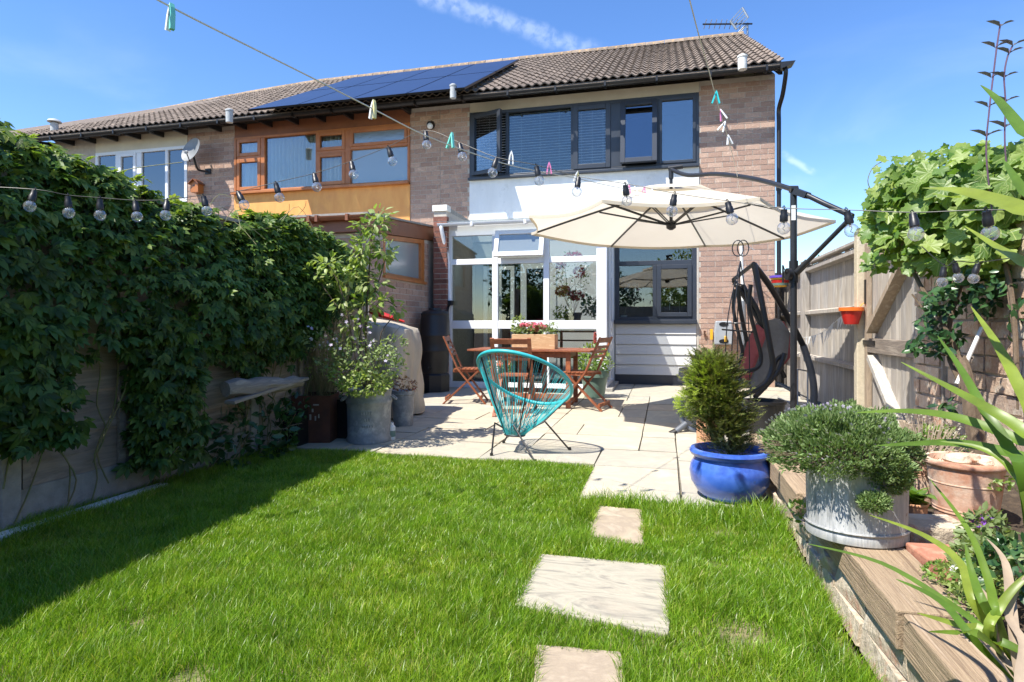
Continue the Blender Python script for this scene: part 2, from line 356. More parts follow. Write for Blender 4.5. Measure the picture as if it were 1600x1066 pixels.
m_glass=glassmat('window_glass',(.82,.87,.86),.06)
m_glassc=glassmat('clear_glass',(.9,.93,.93),.05)
m_glassb=glassmat('bright_glass',(.75,.8,.83),.16)
m_obsc=glassmat('patterned_glass',(.5,.6,.65),.12,.12,ripple=26,frost=.5)
m_pv=mat('solar_cells',[(.012,.018,.05),(.016,.024,.065)],sc=2,rough=.3,coat=.12)
m_pvf=mat('solar_frame',[(.02,.02,.022),(.03,.03,.03)],sc=4,rough=.35,metal=.6)
m_alu=mat('weathered_aluminium',[(.45,.46,.47),(.34,.35,.36)],sc=10,rough=.4,metal=.8)
m_vent=mat('grey_vent_pipe',[(.46,.48,.48),(.36,.38,.38)],sc=12,rough=.7,bump=.2)
m_ventw=mat('white_vent_pipe',[(.74,.73,.68),(.6,.6,.56)],sc=14,rough=.7,spots=(.3,.27,.2),spotsc=22,spotw=(.6,.66))
m_stone=mat('patio_sandstone',[(.47,.435,.345),(.385,.365,.31),(.53,.485,.375)],sc=3.2,rough=.85,bump=.35,bsc=24,tones=[(1,1,1),(1.08,1.0,.9),(.86,.88,.9),(1.04,.95,.86),(.93,.95,.95)],dist=.8,spots=(.33,.32,.29),spotsc=2.2,spotw=(.56,.8))
m_stepg=mat('grey_sandstone',[(.31,.285,.225),(.41,.37,.285),(.20,.185,.155)],sc=2.6,rough=.85,bump=.5,bsc=14,dist=2.2,stretch=(1,2.6,1),spots=(.36,.31,.24),spotsc=3,spotw=(.55,.75))
m_stepp=mat('pink_sandstone',[(.42,.34,.24),(.32,.255,.185),(.50,.41,.30)],sc=2.6,rough=.85,bump=.5,bsc=14,dist=1.6)
m_joint=mat('patio_joint',[(.17,.145,.11),(.10,.09,.07)],sc=12,rough=.95,bump=.6)
m_soil=mat('soil',[(.085,.058,.036),(.05,.034,.022),(.13,.095,.06)],sc=18,rough=.97,bump=.9,bsc=50,bdist=.02)
m_lawnsoil=mat('lawn_soil',[(.24,.19,.10),(.13,.13,.05),(.34,.27,.16)],sc=6,rough=.97,bump=.7)
m_fencew=mat('weathered_fence_board',[(.46,.425,.385),(.34,.315,.285),(.58,.55,.51)],sc=5,rough=.88,bump=.45,bsc=26,stretch=(3,3,.28),tones=[(1,1,1),(.82,.8,.78),(1.12,1.08,1.02),(.92,.88,.82)],dist=.6)
m_fencel=mat('larch_lap_plank',[(.33,.28,.23),(.23,.195,.165),(.41,.36,.3)],sc=5,rough=.88,bump=.5,bsc=22,stretch=(3,.3,3),tones=[(1,1,1),(.85,.82,.8),(1.1,1.05,1)],dist=.8)
m_gatew=mat('gate_timber',[(.42,.33,.235),(.31,.24,.175),(.5,.42,.32)],sc=6,rough=.85,bump=.45,bsc=24,stretch=(2.5,2.5,.5),dist=.8,rnd=.12)
m_sleeper=mat('oak_sleeper',[(.20,.135,.085),(.40,.295,.19),(.29,.205,.13),(.48,.37,.26)],sc=6,rough=.88,bump=1.,bsc=12,stretch=(9,.22,9),dist=.5,rnd=.08)
m_conc=mat('concrete_post',[(.33,.31,.28),(.24,.23,.21)],sc=16,rough=.92,bump=.5,bsc=60)
m_concc=mat('cream_post',[(.58,.51,.38),(.48,.42,.31)],sc=26,rough=.92,bump=.6,bsc=70)
m_zinc=mat('galvanised_zinc',[(.24,.25,.25),(.46,.46,.45),(.34,.35,.35),(.56,.56,.54)],sc=9,rough=.55,metal=.4,bump=.3,bsc=20,stretch=(4,4,.45),spots=(.17,.10,.06),spotsc=11,spotw=(.63,.70),rv=.12)
m_zincl=mat('old_lead_zinc',[(.34,.35,.35),(.23,.24,.245),(.44,.44,.42)],sc=8,rough=.62,metal=.25,bump=.3,bsc=30)
m_terra=mat('terracotta',[(.58,.31,.20),(.48,.24,.15),(.64,.42,.30)],sc=7,rough=.88,bump=.25,bsc=50,spots=(.66,.55,.43),spotsc=6,spotw=(.42,.66))
m_terrao=mat('orange_terracotta',[(.62,.32,.17),(.54,.27,.15)],sc=7,rough=.85,bump=.2)
m_blue=mat('blue_glaze',[(.035,.11,.50),(.06,.15,.56),(.02,.06,.34)],sc=5,rough=.3,coat=.45,bump=.12,bsc=20,spots=(.10,.12,.17),spotsc=9,spotw=(.68,.78))
m_teal=mat('teal_cord',[(.03,.38,.42),(.045,.46,.49)],sc=20,rough=.42)
m_wood=mat('oiled_hardwood',[(.30,.095,.035),(.21,.06,.024),(.38,.14,.055)],sc=6,rough=.5,bump=.15,stretch=(2,2,2),rnd=.15)
m_pine=mat('knotty_pine',[(.60,.40,.22),(.47,.28,.14),(.66,.47,.28)],sc=3.5,rough=.6,stretch=(.6,3,4.5),dist=3.5,bump=.15)
m_canvas=mat('cream_canvas',[(.80,.73,.60),(.77,.70,.57)],sc=3,rough=.9,trans=.42,bump=.08,bsc=40)
m_cover=mat('beige_cover',[(.52,.455,.35),(.40,.34,.255)],sc=4,rough=.75,bump=.6,bsc=7,stretch=(1,1,.4),bdist=.03)
m_cush=mat('grey_cushion',[(.20,.195,.18),(.15,.146,.138)],sc=9,rough=.9,bump=.3)
m_cushr=mat('red_cushion',[(.38,.10,.10),(.30,.07,.07)],sc=9,rough=.9,bump=.3)
m_sage=mat('sage_plastic',[(.16,.25,.20),(.13,.21,.17)],sc=5,rough=.4)
m_red=mat('red_glaze',[(.48,.02,.015),(.38,.015,.012)],sc=5,rough=.3)
m_yel=mat('yellow_paint',[(.75,.42,.03),(.7,.36,.02)],sc=4,rough=.4)
m_orl=mat('orange_glaze',[(.75,.17,.02),(.68,.13,.02)],sc=4,rough=.35)
m_purp=mat('purple_paint',[(.13,.07,.42),(.10,.05,.35)],sc=4,rough=.4)
m_rope=mat('clothes_line_cord',[(.72,.68,.58),(.62,.58,.5)],sc=60,rough=.8)
m_cable=mat('black_cable',[(.02,.025,.02),(.015,.015,.015)],sc=30,rough=.5)
m_white=mat('white_paint',[(.80,.80,.78),(.74,.74,.72)],sc=5,rough=.5)
m_mint=mat('mint_plastic',[(.20,.62,.50),(.16,.56,.45)],sc=5,rough=.35)
m_aqua=mat('aqua_plastic',[(.04,.60,.62),(.03,.55,.57)],sc=5,rough=.35)
m_pink=mat('pink_plastic',[(.72,.22,.42),(.66,.18,.38)],sc=5,rough=.35)
m_cyell=mat('pale_yellow_plastic',[(.75,.68,.30),(.7,.62,.26)],sc=5,rough=.35)
m_rust=mat('rusty_iron',[(.10,.035,.018),(.06,.022,.013)],sc=9,rough=.8,bump=.3)
m_grstone=mat('rough_stone',[(.62,.54,.41),(.46,.38,.28),(.70,.62,.49)],sc=9,rough=.92,bump=.9,bsc=26,bdist=.02,rnd=.15,spots=(.46,.24,.16),spotsc=6,spotw=(.54,.64))
m_redstone=mat('red_paving_brick',[(.50,.23,.15),(.40,.17,.11),(.56,.32,.22)],sc=12,rough=.9,bump=.5,rnd=.1)
m_bark=mat('bark',[(.16,.115,.075),(.10,.07,.045)],sc=14,rough=.95,bump=.7,stretch=(3,3,.6))
m_stemg=mat('green_stem',[(.14,.17,.06),(.2,.16,.08)],sc=9,rough=.6)
m_dry=mat('dry_twigs',[(.36,.28,.2),(.26,.2,.15)],sc=20,rough=.9)
m_bulb,_n,_l=newmat('clear_bulb_glass')
_g=_n.new('ShaderNodeBsdfGlossy'); _g.inputs['Roughness'].default_value=.02; _t=_n.new('ShaderNodeBsdfTransparent'); _t.inputs[0].default_value=(.98,.98,.98,1); _f=_n.new('ShaderNodeLayerWeight'); _f.inputs[0].default_value=.32; _m=_n.new('ShaderNodeMixShader'); _o=_n.new('ShaderNodeOutputMaterial')
_d=_n.new('ShaderNodeBsdfDiffuse'); _d.inputs[0].default_value=(.9,.9,.9,1); _m0=_n.new('ShaderNodeMixShader'); _m0.inputs[0].default_value=.10; _l.new(_t.outputs[0],_m0.inputs[1]); _l.new(_d.outputs[0],_m0.inputs[2]); _l.new(_f.outputs['Facing'],_m.inputs[0]); _l.new(_m0.outputs[0],_m.inputs[1]); _l.new(_g.outputs[0],_m.inputs[2]); _l.new(_m.outputs[0],_o.inputs[0])  # faint white diffuse in the glass mimics bright glints on the globes
l_creep=leafmat('creeper_leaf',[(.018,.045,.008),(.036,.082,.013),(.058,.12,.02),(.11,.17,.03)],rough=.5,trans=.25,spec=.3)  # tones darkened to deepen the shade on the creeper's face
l_creept=leafmat('creeper_sunlit_leaf',[(.05,.11,.015),(.09,.17,.022),(.15,.22,.035),(.21,.27,.055)],rough=.42,trans=.32,spec=.35)  # lighter copy: sunshine on the upper creeper is put into the colour
l_creepy=leafmat('creeper_sunlit_tip',[(.12,.20,.035),(.18,.25,.05),(.24,.28,.07)],rough=.4,trans=.4)  # palest copy: yellow-green tips brightened to paint sun on the creeper top
l_vinev=leafmat('veined_grape_leaf',[(.07,.15,.025),(.13,.23,.04),(.20,.30,.055),(.30,.38,.09)],rough=.45,trans=.4,tgain=1.5,veins=True)
l_vine=leafmat('grape_leaf',[(.10,.19,.035),(.14,.24,.045),(.19,.29,.06),(.26,.34,.08)],rough=.42,trans=.4,tgain=1.5)
l_dark=leafmat('glossy_leaf',[(.02,.06,.02),(.035,.09,.03),(.06,.13,.04)],rough=.3,trans=.2)
l_tree=leafmat('shrub_leaf',[(.13,.21,.045),(.20,.28,.065),(.27,.34,.10),(.34,.38,.16)],rough=.45,trans=.35)
l_herb=leafmat('herb_leaf',[(.14,.20,.07),(.2,.27,.1),(.26,.32,.14)],rough=.5,trans=.35)
l_conif=leafmat('conifer_leaf',[(.06,.085,.02),(.11,.14,.03),(.17,.20,.045),(.20,.16,.07)],rough=.55,trans=.2,nsc=6)
l_conify=leafmat('conifer_tip',[(.26,.36,.05),(.38,.45,.08)],rough=.5,trans=.35)
l_thyme=leafmat('thyme_leaf',[(.10,.17,.055),(.15,.23,.075),(.20,.29,.10),(.26,.33,.15)],rough=.55,trans=.25,nsc=9)
l_sword=leafmat('sword_leaf',[(.085,.165,.018),(.14,.225,.024),(.24,.30,.04)],rough=.38,trans=.35,nsc=12)
l_grass=leafmat('grass_blade',[(.15,.26,.013),(.20,.33,.018),(.26,.39,.026),(.42,.46,.12),(.20,.32,.018)],rough=.42,trans=.38,tgain=1.5,nsc=1.1)
l_pinkf=leafmat('pink_petal',[(.75,.12,.22),(.8,.2,.3),(.72,.08,.12),(.85,.55,.6)],trans=.3,tgain=1.1)
l_red=leafmat('crimson_bract',[(.42,.02,.06),(.55,.04,.1),(.36,.02,.04)],trans=.3,tgain=1.1)
l_lilac=leafmat('lilac_petal',[(.55,.48,.66),(.68,.62,.75),(.5,.4,.6)],trans=.3,tgain=1.1)
l_purple=leafmat('purple_petal',[(.28,.1,.6),(.36,.14,.66)],trans=.3,tgain=1.1)
l_whitef=leafmat('white_petal',[(.75,.75,.75),(.8,.78,.8)],trans=.3,tgain=1.)

def grassmat():
    m,n,l=newmat('lawn_grass'); rf=rand_fac(n,l); c=ramp(n,l,rf,[(0,(.09,.19,.009)),(.35,(.145,.285,.014)),(.7,(.205,.355,.022)),(.9,(.30,.42,.045)),(.985,(.40,.42,.13)),(1,(.5,.44,.22))])
    vec=setup_vec(n,l,None,False); f=noise(n,l,vec,1.5,5); y=ramp(n,l,f,[(.46,(0,0,0)),(.66,(1,1,1))]); c2=mixc(n,l,1.,c,(1.28,1.08,1.1),'MULTIPLY'); c=mixc(n,l,y,c,c2)
    f2=noise(n,l,vec,7,4); v=ramp(n,l,f2,[(.32,(.70,.74,.7)),(.68,(1.22,1.18,1.2))]); c=mixc(n,l,1.,c,v,'MULTIPLY')
    b=n.new('ShaderNodeBsdfPrincipled'); l.new(c,b.inputs['Base Color']); b.inputs['Roughness'].default_value=.38
    tr=n.new('ShaderNodeBsdfTranslucent'); g=mixc(n,l,1.,c,(1.5,1.55,.7),'MULTIPLY'); l.new(g,tr.inputs[0]); ms=n.new('ShaderNodeMixShader'); ms.inputs[0].default_value=.38; l.new(b.outputs[0],ms.inputs[1]); l.new(tr.outputs[0],ms.inputs[2]); o=n.new('ShaderNodeOutputMaterial'); l.new(ms.outputs[0],o.inputs[0]); return m
l_grass=grassmat()
# ================================================================ HOUSES
YF=10.9
def FX(u,Y=YF): return atY(u,500,Y).x
def FZ(u,v,Y=YF): return atY(u,v,Y).z
XR=FX(1211); XP=FX(688); XL=FX(331); ZG=5.17
def brickface_Y(regions,Y,pz=.0895,px=.242,rand=0):
    """running bond in rectangles (x0,x1,z0,z1) of a wall facing -Y"""
    it=[]
    for x0,x1,z0,z1 in regions:
        k0=int(math.ceil(z0/pz-.3)); k1=int(z1/pz)
        for k in range(k0,k1):
            zc=(k+.5)*pz; off=(k%2)*px/2; i=math.floor((x0-off)/px)
            while off+i*px<x1:
                a=max(x0,off+i*px)+.005; b=min(x1,off+(i+1)*px)-.005; i+=1
                if b-a<.04: continue
                dy=random.uniform(0,.002)
                it.append(((round(b-a,2),.03,pz-.011),((a+b)/2,Y+.015-.005-dy,zc),None))
    return it
def brickface_X(regions,X,sgn,pz=.0895,px=.242):
    it=[]
    for y0,y1,zf0,zf1 in regions:
        zmax=max(zf1(y0),zf1(y1)); k0=int(math.ceil(zf0/pz-.3))
        for k in range(k0,int(zmax/pz)+1):
            zc=(k+.5)*pz; off=(k%2)*px/2; i=math.floor((y0-off)/px)
            while off+i*px<y1:
                a=max(y0,off+i*px)+.005; b=min(y1,off+(i+1)*px)-.005; i+=1
                if b-a<.04 or zc+pz/2>zf1((a+b)/2): continue
                it.append(((.03,round(b-a,2),pz-.011),(X+sgn*(-.015+.005+random.uniform(0,.002)),(a+b)/2,zc),None))
    return it
def frame_rect(mb,x0,x1,z0,z1,y0,y1,t,tb=None):
    tb=tb or t
    mb.bb(x0,x0+t,y0,y1,z0,z1); mb.bb(x1-t,x1,y0,y1,z0,z1); mb.bb(x0+t,x1-t,y0,y1,z1-t,z1); mb.bb(x0+t,x1-t,y0,y1,z0,z0+tb)
def window(parent,x0,x1,z0,z1,Y,lights,mfr,gm,t=.055,depth=.09,sill=None,mat_sill=None):
    """lights: list of (x0,x1,z0,z1,sash?,glassmat,open angle). one frame, each light a pane (and a sash)"""
    fr=MB(); y0=Y-.012; y1=Y+depth; frame_rect(fr,x0,x1,z0,z1,y0,y1,t)
    w=fr.build('window',mfr,parent,bevel=.004)
    return w
def add_light(w,x0,x1,z0,z1,Y,mfr,gm,sash=.0,hinge=None,ang=0,proud=.03):
    if sash:
        R=MX.Identity(4)
        if hinge=='left': c=V((x0,Y-.012,0)); R=MX.Translation(c)@MX.Rotation(-ang,4,'Z')@MX.Translation(-c)
        if hinge=='top': c=V((0,Y-.012,z1)); R=MX.Translation(c)@MX.Rotation(-ang,4,'X')@MX.Translation(-c)
        s=MB(); frame_rect(s,x0,x1,z0,z1,Y-.012-proud,Y+.03,sash); s.v=[tuple(R@V(p)) for p in s.v]; s.build('sash',mfr,w,bevel=.006)
        g=MB(); g.bb(x0+sash,x1-sash,Y-.002,Y+.004,z0+sash,z1-sash); g.v=[tuple(R@V(p)) for p in g.v]; g.build('pane',gm,w)
    else:
        g=MB(); g.bb(x0,x1,Y+.02,Y+.026,z0,z1); g.build('pane',gm,w)
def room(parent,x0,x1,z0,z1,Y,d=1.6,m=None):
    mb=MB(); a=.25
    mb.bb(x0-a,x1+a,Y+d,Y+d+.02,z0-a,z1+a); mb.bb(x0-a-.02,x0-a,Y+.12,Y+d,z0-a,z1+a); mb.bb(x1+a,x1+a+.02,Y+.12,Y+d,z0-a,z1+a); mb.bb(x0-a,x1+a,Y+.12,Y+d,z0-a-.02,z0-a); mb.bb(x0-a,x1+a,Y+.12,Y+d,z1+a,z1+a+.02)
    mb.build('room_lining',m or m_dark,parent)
# roof surface ------------------------------------------------------
YE,ZE,YR=10.53,5.28,15.6
def zr(X): return 8.07-(.0 if X>-9.5 else min(1,(-9.5-X)/9.5)**1.25*.62)
def roofpt(X,t): return V((X,YE+(YR-YE)*t,ZE+(zr(X)-ZE)*t))
def tile_mesh():
    mb=MB(); n=12; W_=.302; L=.375; top=[]
    for i in range(n+1):
        x=-W_/2+W_*i/n; z=.021*math.cos(2*math.pi*2*i/n); top.append((x,z))
    for y,dz in((0,.03),(L,.004)):
        mb.v+=[(x,y,z+dz) for x,z in top]
    mb.v+=[(x,0,z+.008) for x,z in top]
    k=n+1
    for i in range(n): mb.f+=[(i,i+1,k+i+1,k+i),(2*k+i,2*k+i+1,i+1,i)]
    mb.v=[(x,y-.02,z) for x,y,z in mb.v]; return mb
def roof(parent,xa,xb,skip=None,capend=False):
    NR=17; cols=int(round((xb-xa)/.3)); w=(xb-xa)/cols; tm=tile_mesh(); base=tm.mesh('tile',m_tile,True); it=[]
    for c in range(cols):
        X=xa+(c+.5)*w
        for r in range(NR):
            t0=r/NR
            if skip and skip(X,t0): continue
            p=roofpt(X,t0)+V((0,0,.05)); q=roofpt(X,t0+1/NR)+V((0,0,.05)); d=(q-p).normalized(); x=(roofpt(X+.5,t0)-roofpt(X-.5,t0)).normalized(); z=x.cross(d)
            j=random.uniform(-.004,.004); M=MX((( x.x*w/.3,d.x,z.x,p.x),(x.y,d.y,z.y,p.y),(x.z,d.z,z.z,p.z+j),(0,0,0,1)))
            it.append(((p-CAMP).length,M))
    it.sort(key=lambda q:q[0])
    slab=MB(); ps=[roofpt(xa,0),roofpt(xb,0),roofpt(xb,1),roofpt(xa,1)]
    slab.prism([p+V((0,0,-.06)) for p in ps],(0,0,.08)); 
    nn=roofpt(xb,1); 
    bs=[V((xa,YR,zr(xa)-.06)),V((xb,YR,zr(xb)-.06)),V((xb,20.6,5.2)),V((xa,20.6,5.2))]; slab.prism([p+V((0,.01,0)) for p in bs],(0,0,.08))
    rf=slab.build('roof',m_tile,parent)
    for _,M in it[:300]: objm('tile',base,rf,M)
    if len(it)>300:
        mb=MB()
        for _,M in it[300:]: mb.add([M@V(p) for p in tm.v],tm.f)
        mb.build('tile',m_tile,rf,smooth=True,kind='stuff')
    # ridge tiles
    rm=MB(); n=7; L=.46
    for y in(0,L): rm.v+=[(y,.13*math.cos(math.pi*k/(n-1)),.12*math.sin(math.pi*k/(n-1))) for k in range(n)]
    rm.f=[(k,k+1,n+k+1,n+k) for k in range(n-1)]+[tuple(range(n)),tuple(reversed(range(n,2*n)))]
    me=rm.mesh('ridge_tile',m_ridge,True); k=int((xb-xa)/.455)
    for i in range(k):
        X=xa+i*(xb-xa)/k; p=V((X,YR,zr(X)+.01+random.uniform(-.006,.006))); q=V((X+.45,YR,zr(X+.45)+.01)); objm('ridge_tile',me,rf,MX.Translation(p)@MX.Rotation(-math.atan2(q.z-p.z,.45),4,'Y'))
    return rf
def gutter(parent,xa,xb,m=m_black,feet=True,stepb=.86,Y=10.42,z=ZG+.035,r=.062):
    mb=MB(); n=9; pr=[(r*math.cos(math.pi+math.pi*k/(n-1)),r*math.sin(math.pi+math.pi*k/(n-1))) for k in range(n)]+[((r-.006)*math.cos(2*math.pi-math.pi*k/(n-1)),(r-.006)*math.sin(2*math.pi-math.pi*k/(n-1))) for k in range(n)]
    mb.prism([(xa,Y+a,z+b) for a,b in pr],(xb-xa,0,0)); g=mb.build('gutter',m,parent,smooth=True)
    x=xb-.3
    while x>xa+.1:
        b=MB(); b.bb(x-.018,x+.018,Y-r-.008,Y+r+.01,z-r-.01,z-r-.002); b.bb(x-.018,x+.018,Y-r-.012,Y-r-.004,z-r-.002,z+.01); b.bb(x-.018,x+.018,Y+r+.002,Y+r+.06,z-.05,z-.02); b.build('bracket',m,g); x-=stepb
    x=xb-.62
    while x>xa+.1 and feet: # rafter feet
        b=MB(); b.prism([(x-.025,YF-.012,ZG+.1),(x-.025,Y+r+.015,ZG+.02),(x-.025,Y+r+.015,ZG-.03),(x-.025,YF-.012,ZG-.015)],(.05,0,0)); b.build('rafter_end',m,parent); x-=.62
    return g
def vent(u,v0,v1,wpx,m,label,Yt=None,cap=None):
    # solve where it stands on the roof
    r=ray(u,v1); lo,hi=9.,20.
    for _ in range(40):
        mid=(lo+hi)/2; p=r*(mid/r.y)+V((0,0,HC)); t=(p.y-YE)/(YR-YE); s=roofpt(p.x,t).z+.08
        if p.z<s: hi=mid   # below roof surface => too far
        else: lo=mid
        lo,hi=(lo,hi)
    p=r*(lo/r.y)+V((0,0,HC)); d=(p.x*-SA+p.y*CA); rad=wpx/2/F*d; h=(v1-v0)/F*d-.055
    t=thing('vent_pipe',label,'vent pipe',p,'vent pipes through the tiled roof')
    mb=MB(); mb.lathe([(rad*.95,-.02),(rad,h*.86),(rad,h)],p,16); mb.build('pipe',m,t,smooth=True)
    mb=MB(); mb.lathe([(rad*.7,h+.001),(rad*1.12,h+.003),(rad*1.12,h+.03),(rad*.6,h+.05)],p,16,cap1=True) if cap!='big' else mb.lathe([(rad*1.7,h+.02),(rad*1.8,h+.03),(rad*1.5,h+.07),(rad*.5,h+.1)],p,16,cap1=True)
    mb.build('cap',m if cap!='dark' else m_dark,t,smooth=True)
# ---- end house (anthracite windows)
HA=thing('terraced_house','end terraced house of buff brick with dark grey windows and a white rendered upper panel','house',(-1,YF,0),'terraced houses along the row')
wx0,wx1=FX(734),FX(1092); wz0,wz1=3.82,5.08; kx0,kx1=FX(961),FX(1088); kz0,kz1=1.12,2.62
def walls(par,*bs):
    o=[]
    for b in bs: mb=MB(); mb.bb(*b); o.append(mb.build('wall',m_mortar,par))
    return o[0]
wallA=walls(HA,(XP,wx0,YF,YF+.3,0,ZG+.1),(wx1,XR,YF,YF+.3,0,ZG+.1),(XR-.3,XR,YF+.3,20.5,0,ZG+.1),(XP,XR,20.5,20.8,0,ZG+.1),(kx1,wx1-.001,YF+.001,YF+.3,0,2.62))
mb=MB(); mb.prism([(XR-.3,YF-.0,ZG+.1),(XR-.3,20.6,ZG+.1),(XR-.3,YR,7.9)],(.3,0,0)); mb.build('gable',m_mortar,HA)
pieces(wallA,'brick',brickface_Y([(XP,wx0,2.7,ZG+.08),(wx1,XR,.0,ZG+.08)],YF),m_brick)
mb=MB(); mb.bb(kx1+.0,wx1-.002,YF-.006,YF-.001,0,2.6); mb.build('reveal_strip',m_mortar,HA)
mb=MB(); mb.bb(wx0,wx1,YF-.02,YF+.28,2.62,wz0-.035); mb.build('render_panel',m_render,HA)
mb=MB(); mb.bb(wx0,wx1,YF+.01,YF+.2,wz1,ZG+.1); mb.build('soffit_board',m_cream,HA)
mb=MB(); mb.bb(wx0,kx0,YF,YF+.28,0,.05); mb.bb(kx0,kx1,YF+.02,YF+.28,0,kz0); mb.build('lower_wall',m_mortar,HA)
mb=MB(); mb.bb(wx0,FX(700),YF,YF+.28,.05,2.615); mb.bb(FX(852),kx0,YF,YF+.28,.05,2.615); mb.bb(FX(700),FX(852),YF,YF+.28,2.2,2.615); mb.build('inner_wall',m_inwall,HA)
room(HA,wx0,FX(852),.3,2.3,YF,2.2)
mb=MB(); mb.bb(FX(852)+.02,kx0-.02,YF-.03,YF-.021,.06,2.6); mb.build('inner_wall',m_white,HA)
# upper window
w=MB(); frame_rect(w,wx0,wx1,wz0,wz1,YF-.02,YF+.09,.06)
ux=[FX(736),FX(791),FX(794),FX(893),FX(897),FX(953),FX(957),FX(968),FX(971),FX(1026),FX(1030),FX(1089)]
for a,b in((1,2),(3,4),(5,8),(9,10)): w.bb(ux[a]-.01,ux[b]+.01,YF-.02,YF+.09,wz0+.06,wz1-.06)
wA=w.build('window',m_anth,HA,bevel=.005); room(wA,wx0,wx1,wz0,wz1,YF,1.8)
mb=MB(); mb.bb(wx0-.01,wx1+.01,YF-.1,YF-.021,wz0-.035,wz0+.012); mb.build('sill',m_anth,wA,bevel=.006)
zi0,zi1=wz0+.055,wz1-.055
add_light(wA,ux[0]+.02,ux[1],zi0,zi1,YF,m_anth,m_glassc,.075,'left',math.radians(20))
add_light(wA,ux[2]+.01,ux[3]-.01,zi0+.01,zi1,YF,m_anth,m_glass)
add_light(wA,ux[4]-.01,ux[5]+.01,zi0,zi1,YF,m_anth,m_glassc,.085)
add_light(wA,ux[8]-.01,ux[9]+.01,zi0,zi1,YF,m_anth,m_glassb,.085,'top',math.radians(9))
add_light(wA,ux[10],ux[11]-.02,zi0,zi1,YF,m_anth,m_glassb,.05)
for a,b in((ux[0],ux[1]),(ux[2],ux[3]),(ux[4],ux[5])):
    mb=MB(); z=zi0+.03
    while z<zi1: mb.box(((a+b)/2,YF+.085,z),(b-a,.046,.004),MX.Rotation(math.radians(22),3,'X')); z+=.05
    for f_ in(.2,.5,.8): mb.tube([(a+(b-a)*f_,YF+.07,zi0),(a+(b-a)*f_,YF+.07,zi1)],.0015,4)
    mb.build('blind',m_blind,wA,kind='stuff')
# kitchen window
w=MB(); frame_rect(w,kx0,kx1,kz0,kz1,YF-.02,YF+.09,.075); kt=FZ(1020,411); km=FX(1023)
w.bb(kx0+.075,kx1-.075,YF-.02,YF+.09,kt-.04,kt+.04); w.bb(km-.035,km+.035,YF-.02,YF+.09,kz0+.075,kt-.04)
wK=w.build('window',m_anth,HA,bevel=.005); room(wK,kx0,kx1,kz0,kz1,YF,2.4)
mb=MB(); mb.bb(kx0-.01,kx1+.01,YF-.11,YF-.021,kz0-.05,kz0+.02); mb.build('sill',m_anth,wK,bevel=.006)
add_light(wK,kx0+.075,kx1-.075,kt+.04,kz1-.075,YF,m_anth,m_glass); add_light(wK,kx0+.075,km-.035,kz0+.075,kt-.04,YF,m_anth,m_glass)
add_light(wK,km+.035,kx1-.075,kz0+.075,kt-.04,YF,m_anth,m_glass,.075)
mb=MB(); mb.bb(kx0,kx1,YF+.12,YF+.6,kz0-.04,kz0-.01); mb.build('worktop',m_dark,wK)
mb=MB(); b=V((FX(1063),YF+.3,kz0)); mb.tube([b,b+V((0,0,.28))]+[b+V((-.09+.09*math.cos(a),0,.28+.09*math.sin(a))) for a in (.5,1.1,1.6,2.2,2.8)]+[b+V((-.18,0,.2))],.009,8); mb.build('tap',m_alu,wK,smooth=True)
# cladding
nb=5; zb0=.17; hb=(kz0-.055-zb0)/nb
for i in range(nb):
    mb=MB(); z=zb0+i*hb; js=[kx0+.01]+([FX(1018)+random.uniform(-.3,.3)] if i%2==0 else [FX(1000)])+[kx1-.004]
    for a,b in zip(js,js[1:]):
        mb=MB(); mb.prism([(a+.001,YF+.0,z+hb-.004),(a+.001,YF-.008,z+hb-.004),(a+.001,YF-.03,z+.004),(a+.001,YF+.0,z+.004)],(b-a-.002,0,0)); mb.build('cladding_board',m_clad,HA)
mb=MB(); mb.bb(kx0,kx1,YF-.012,YF+.02,.0,zb0); mb.build('plinth',m_anth,HA)
gutter(HA,XP+.001,XR+.09,feet=False); rA=roof(HA,XP,1.87)
mb=MB(); mb.prism([roofpt(1.86,0)+V((0,0,-.17)),roofpt(1.86,1)+V((0,0,-.17)),roofpt(1.86,1)+V((0,0,-.06)),roofpt(1.86,0)+V((0,0,-.06))],(-.06,0,0)); mb.build('bargeboard',m_black,HA)
# downpipe with swan neck and hopper corner
mb=MB(); x=XR+.05; mb.tube(smoothline([(x+.02,10.42,ZG+.0),(x+.03,10.42,ZG-.1),(x+.02,10.62,ZG-.35),(x,10.83,ZG-.5),(x,10.84,ZG-.7)],4)+[V((x,10.84,.1))],.036,10); dp=mb.build('downpipe',m_black,HA,smooth=True)
mb=MB(); mb.prism([(x-.06,10.33,ZG-.04),(x+.13,10.33,ZG+.03),(x+.16,10.33,ZG+.07),(x-.06,10.33,ZG+.07)],(0,.18,0)); mb.build('gutter_end',m_black,HA)
for z in(3.3,1.6):
    mb=MB(); mb.lathe([(.045,z),(.045,z+.06)],(x,10.84,0),10,cap1=True); mb.build('pipe_collar',m_black,dp)
# ---- middle house (varnished timber windows, orange render)
HB=thing('terraced_house','middle terraced house with orange brown timber windows over an orange rendered band','house',(-6.5,YF,0),'terraced houses along the row')
ox0,ox1=FX(367),FX(641); oz0,oz1=3.83,5.0; XLL=FX(293)
wallB=walls(HB,(ox1,XP-.002,YF,YF+.3,0,ZG+.1),(XL,ox0,YF,YF+.3,0,ZG+.1),(XL,XP,20.5,20.8,0,ZG+.1),(ox0+.001,ox1-.001,YF+.001,YF+.3,0,2.2))
pieces(wallB,'brick',brickface_Y([(ox1,XP,2.7,ZG+.08),(XL,ox0,2.3,ZG+.08)],YF),m_brick)
mb=MB(); mb.bb(ox0,ox1,YF-.025,YF+.28,2.2,oz0-.03); mb.build('render_panel',m_orange,HB)
mb=MB(); mb.bb(ox0,ox1,YF-.01,YF+.2,oz1,ZG+.1); mb.build('head_board',m_brownp,HB)
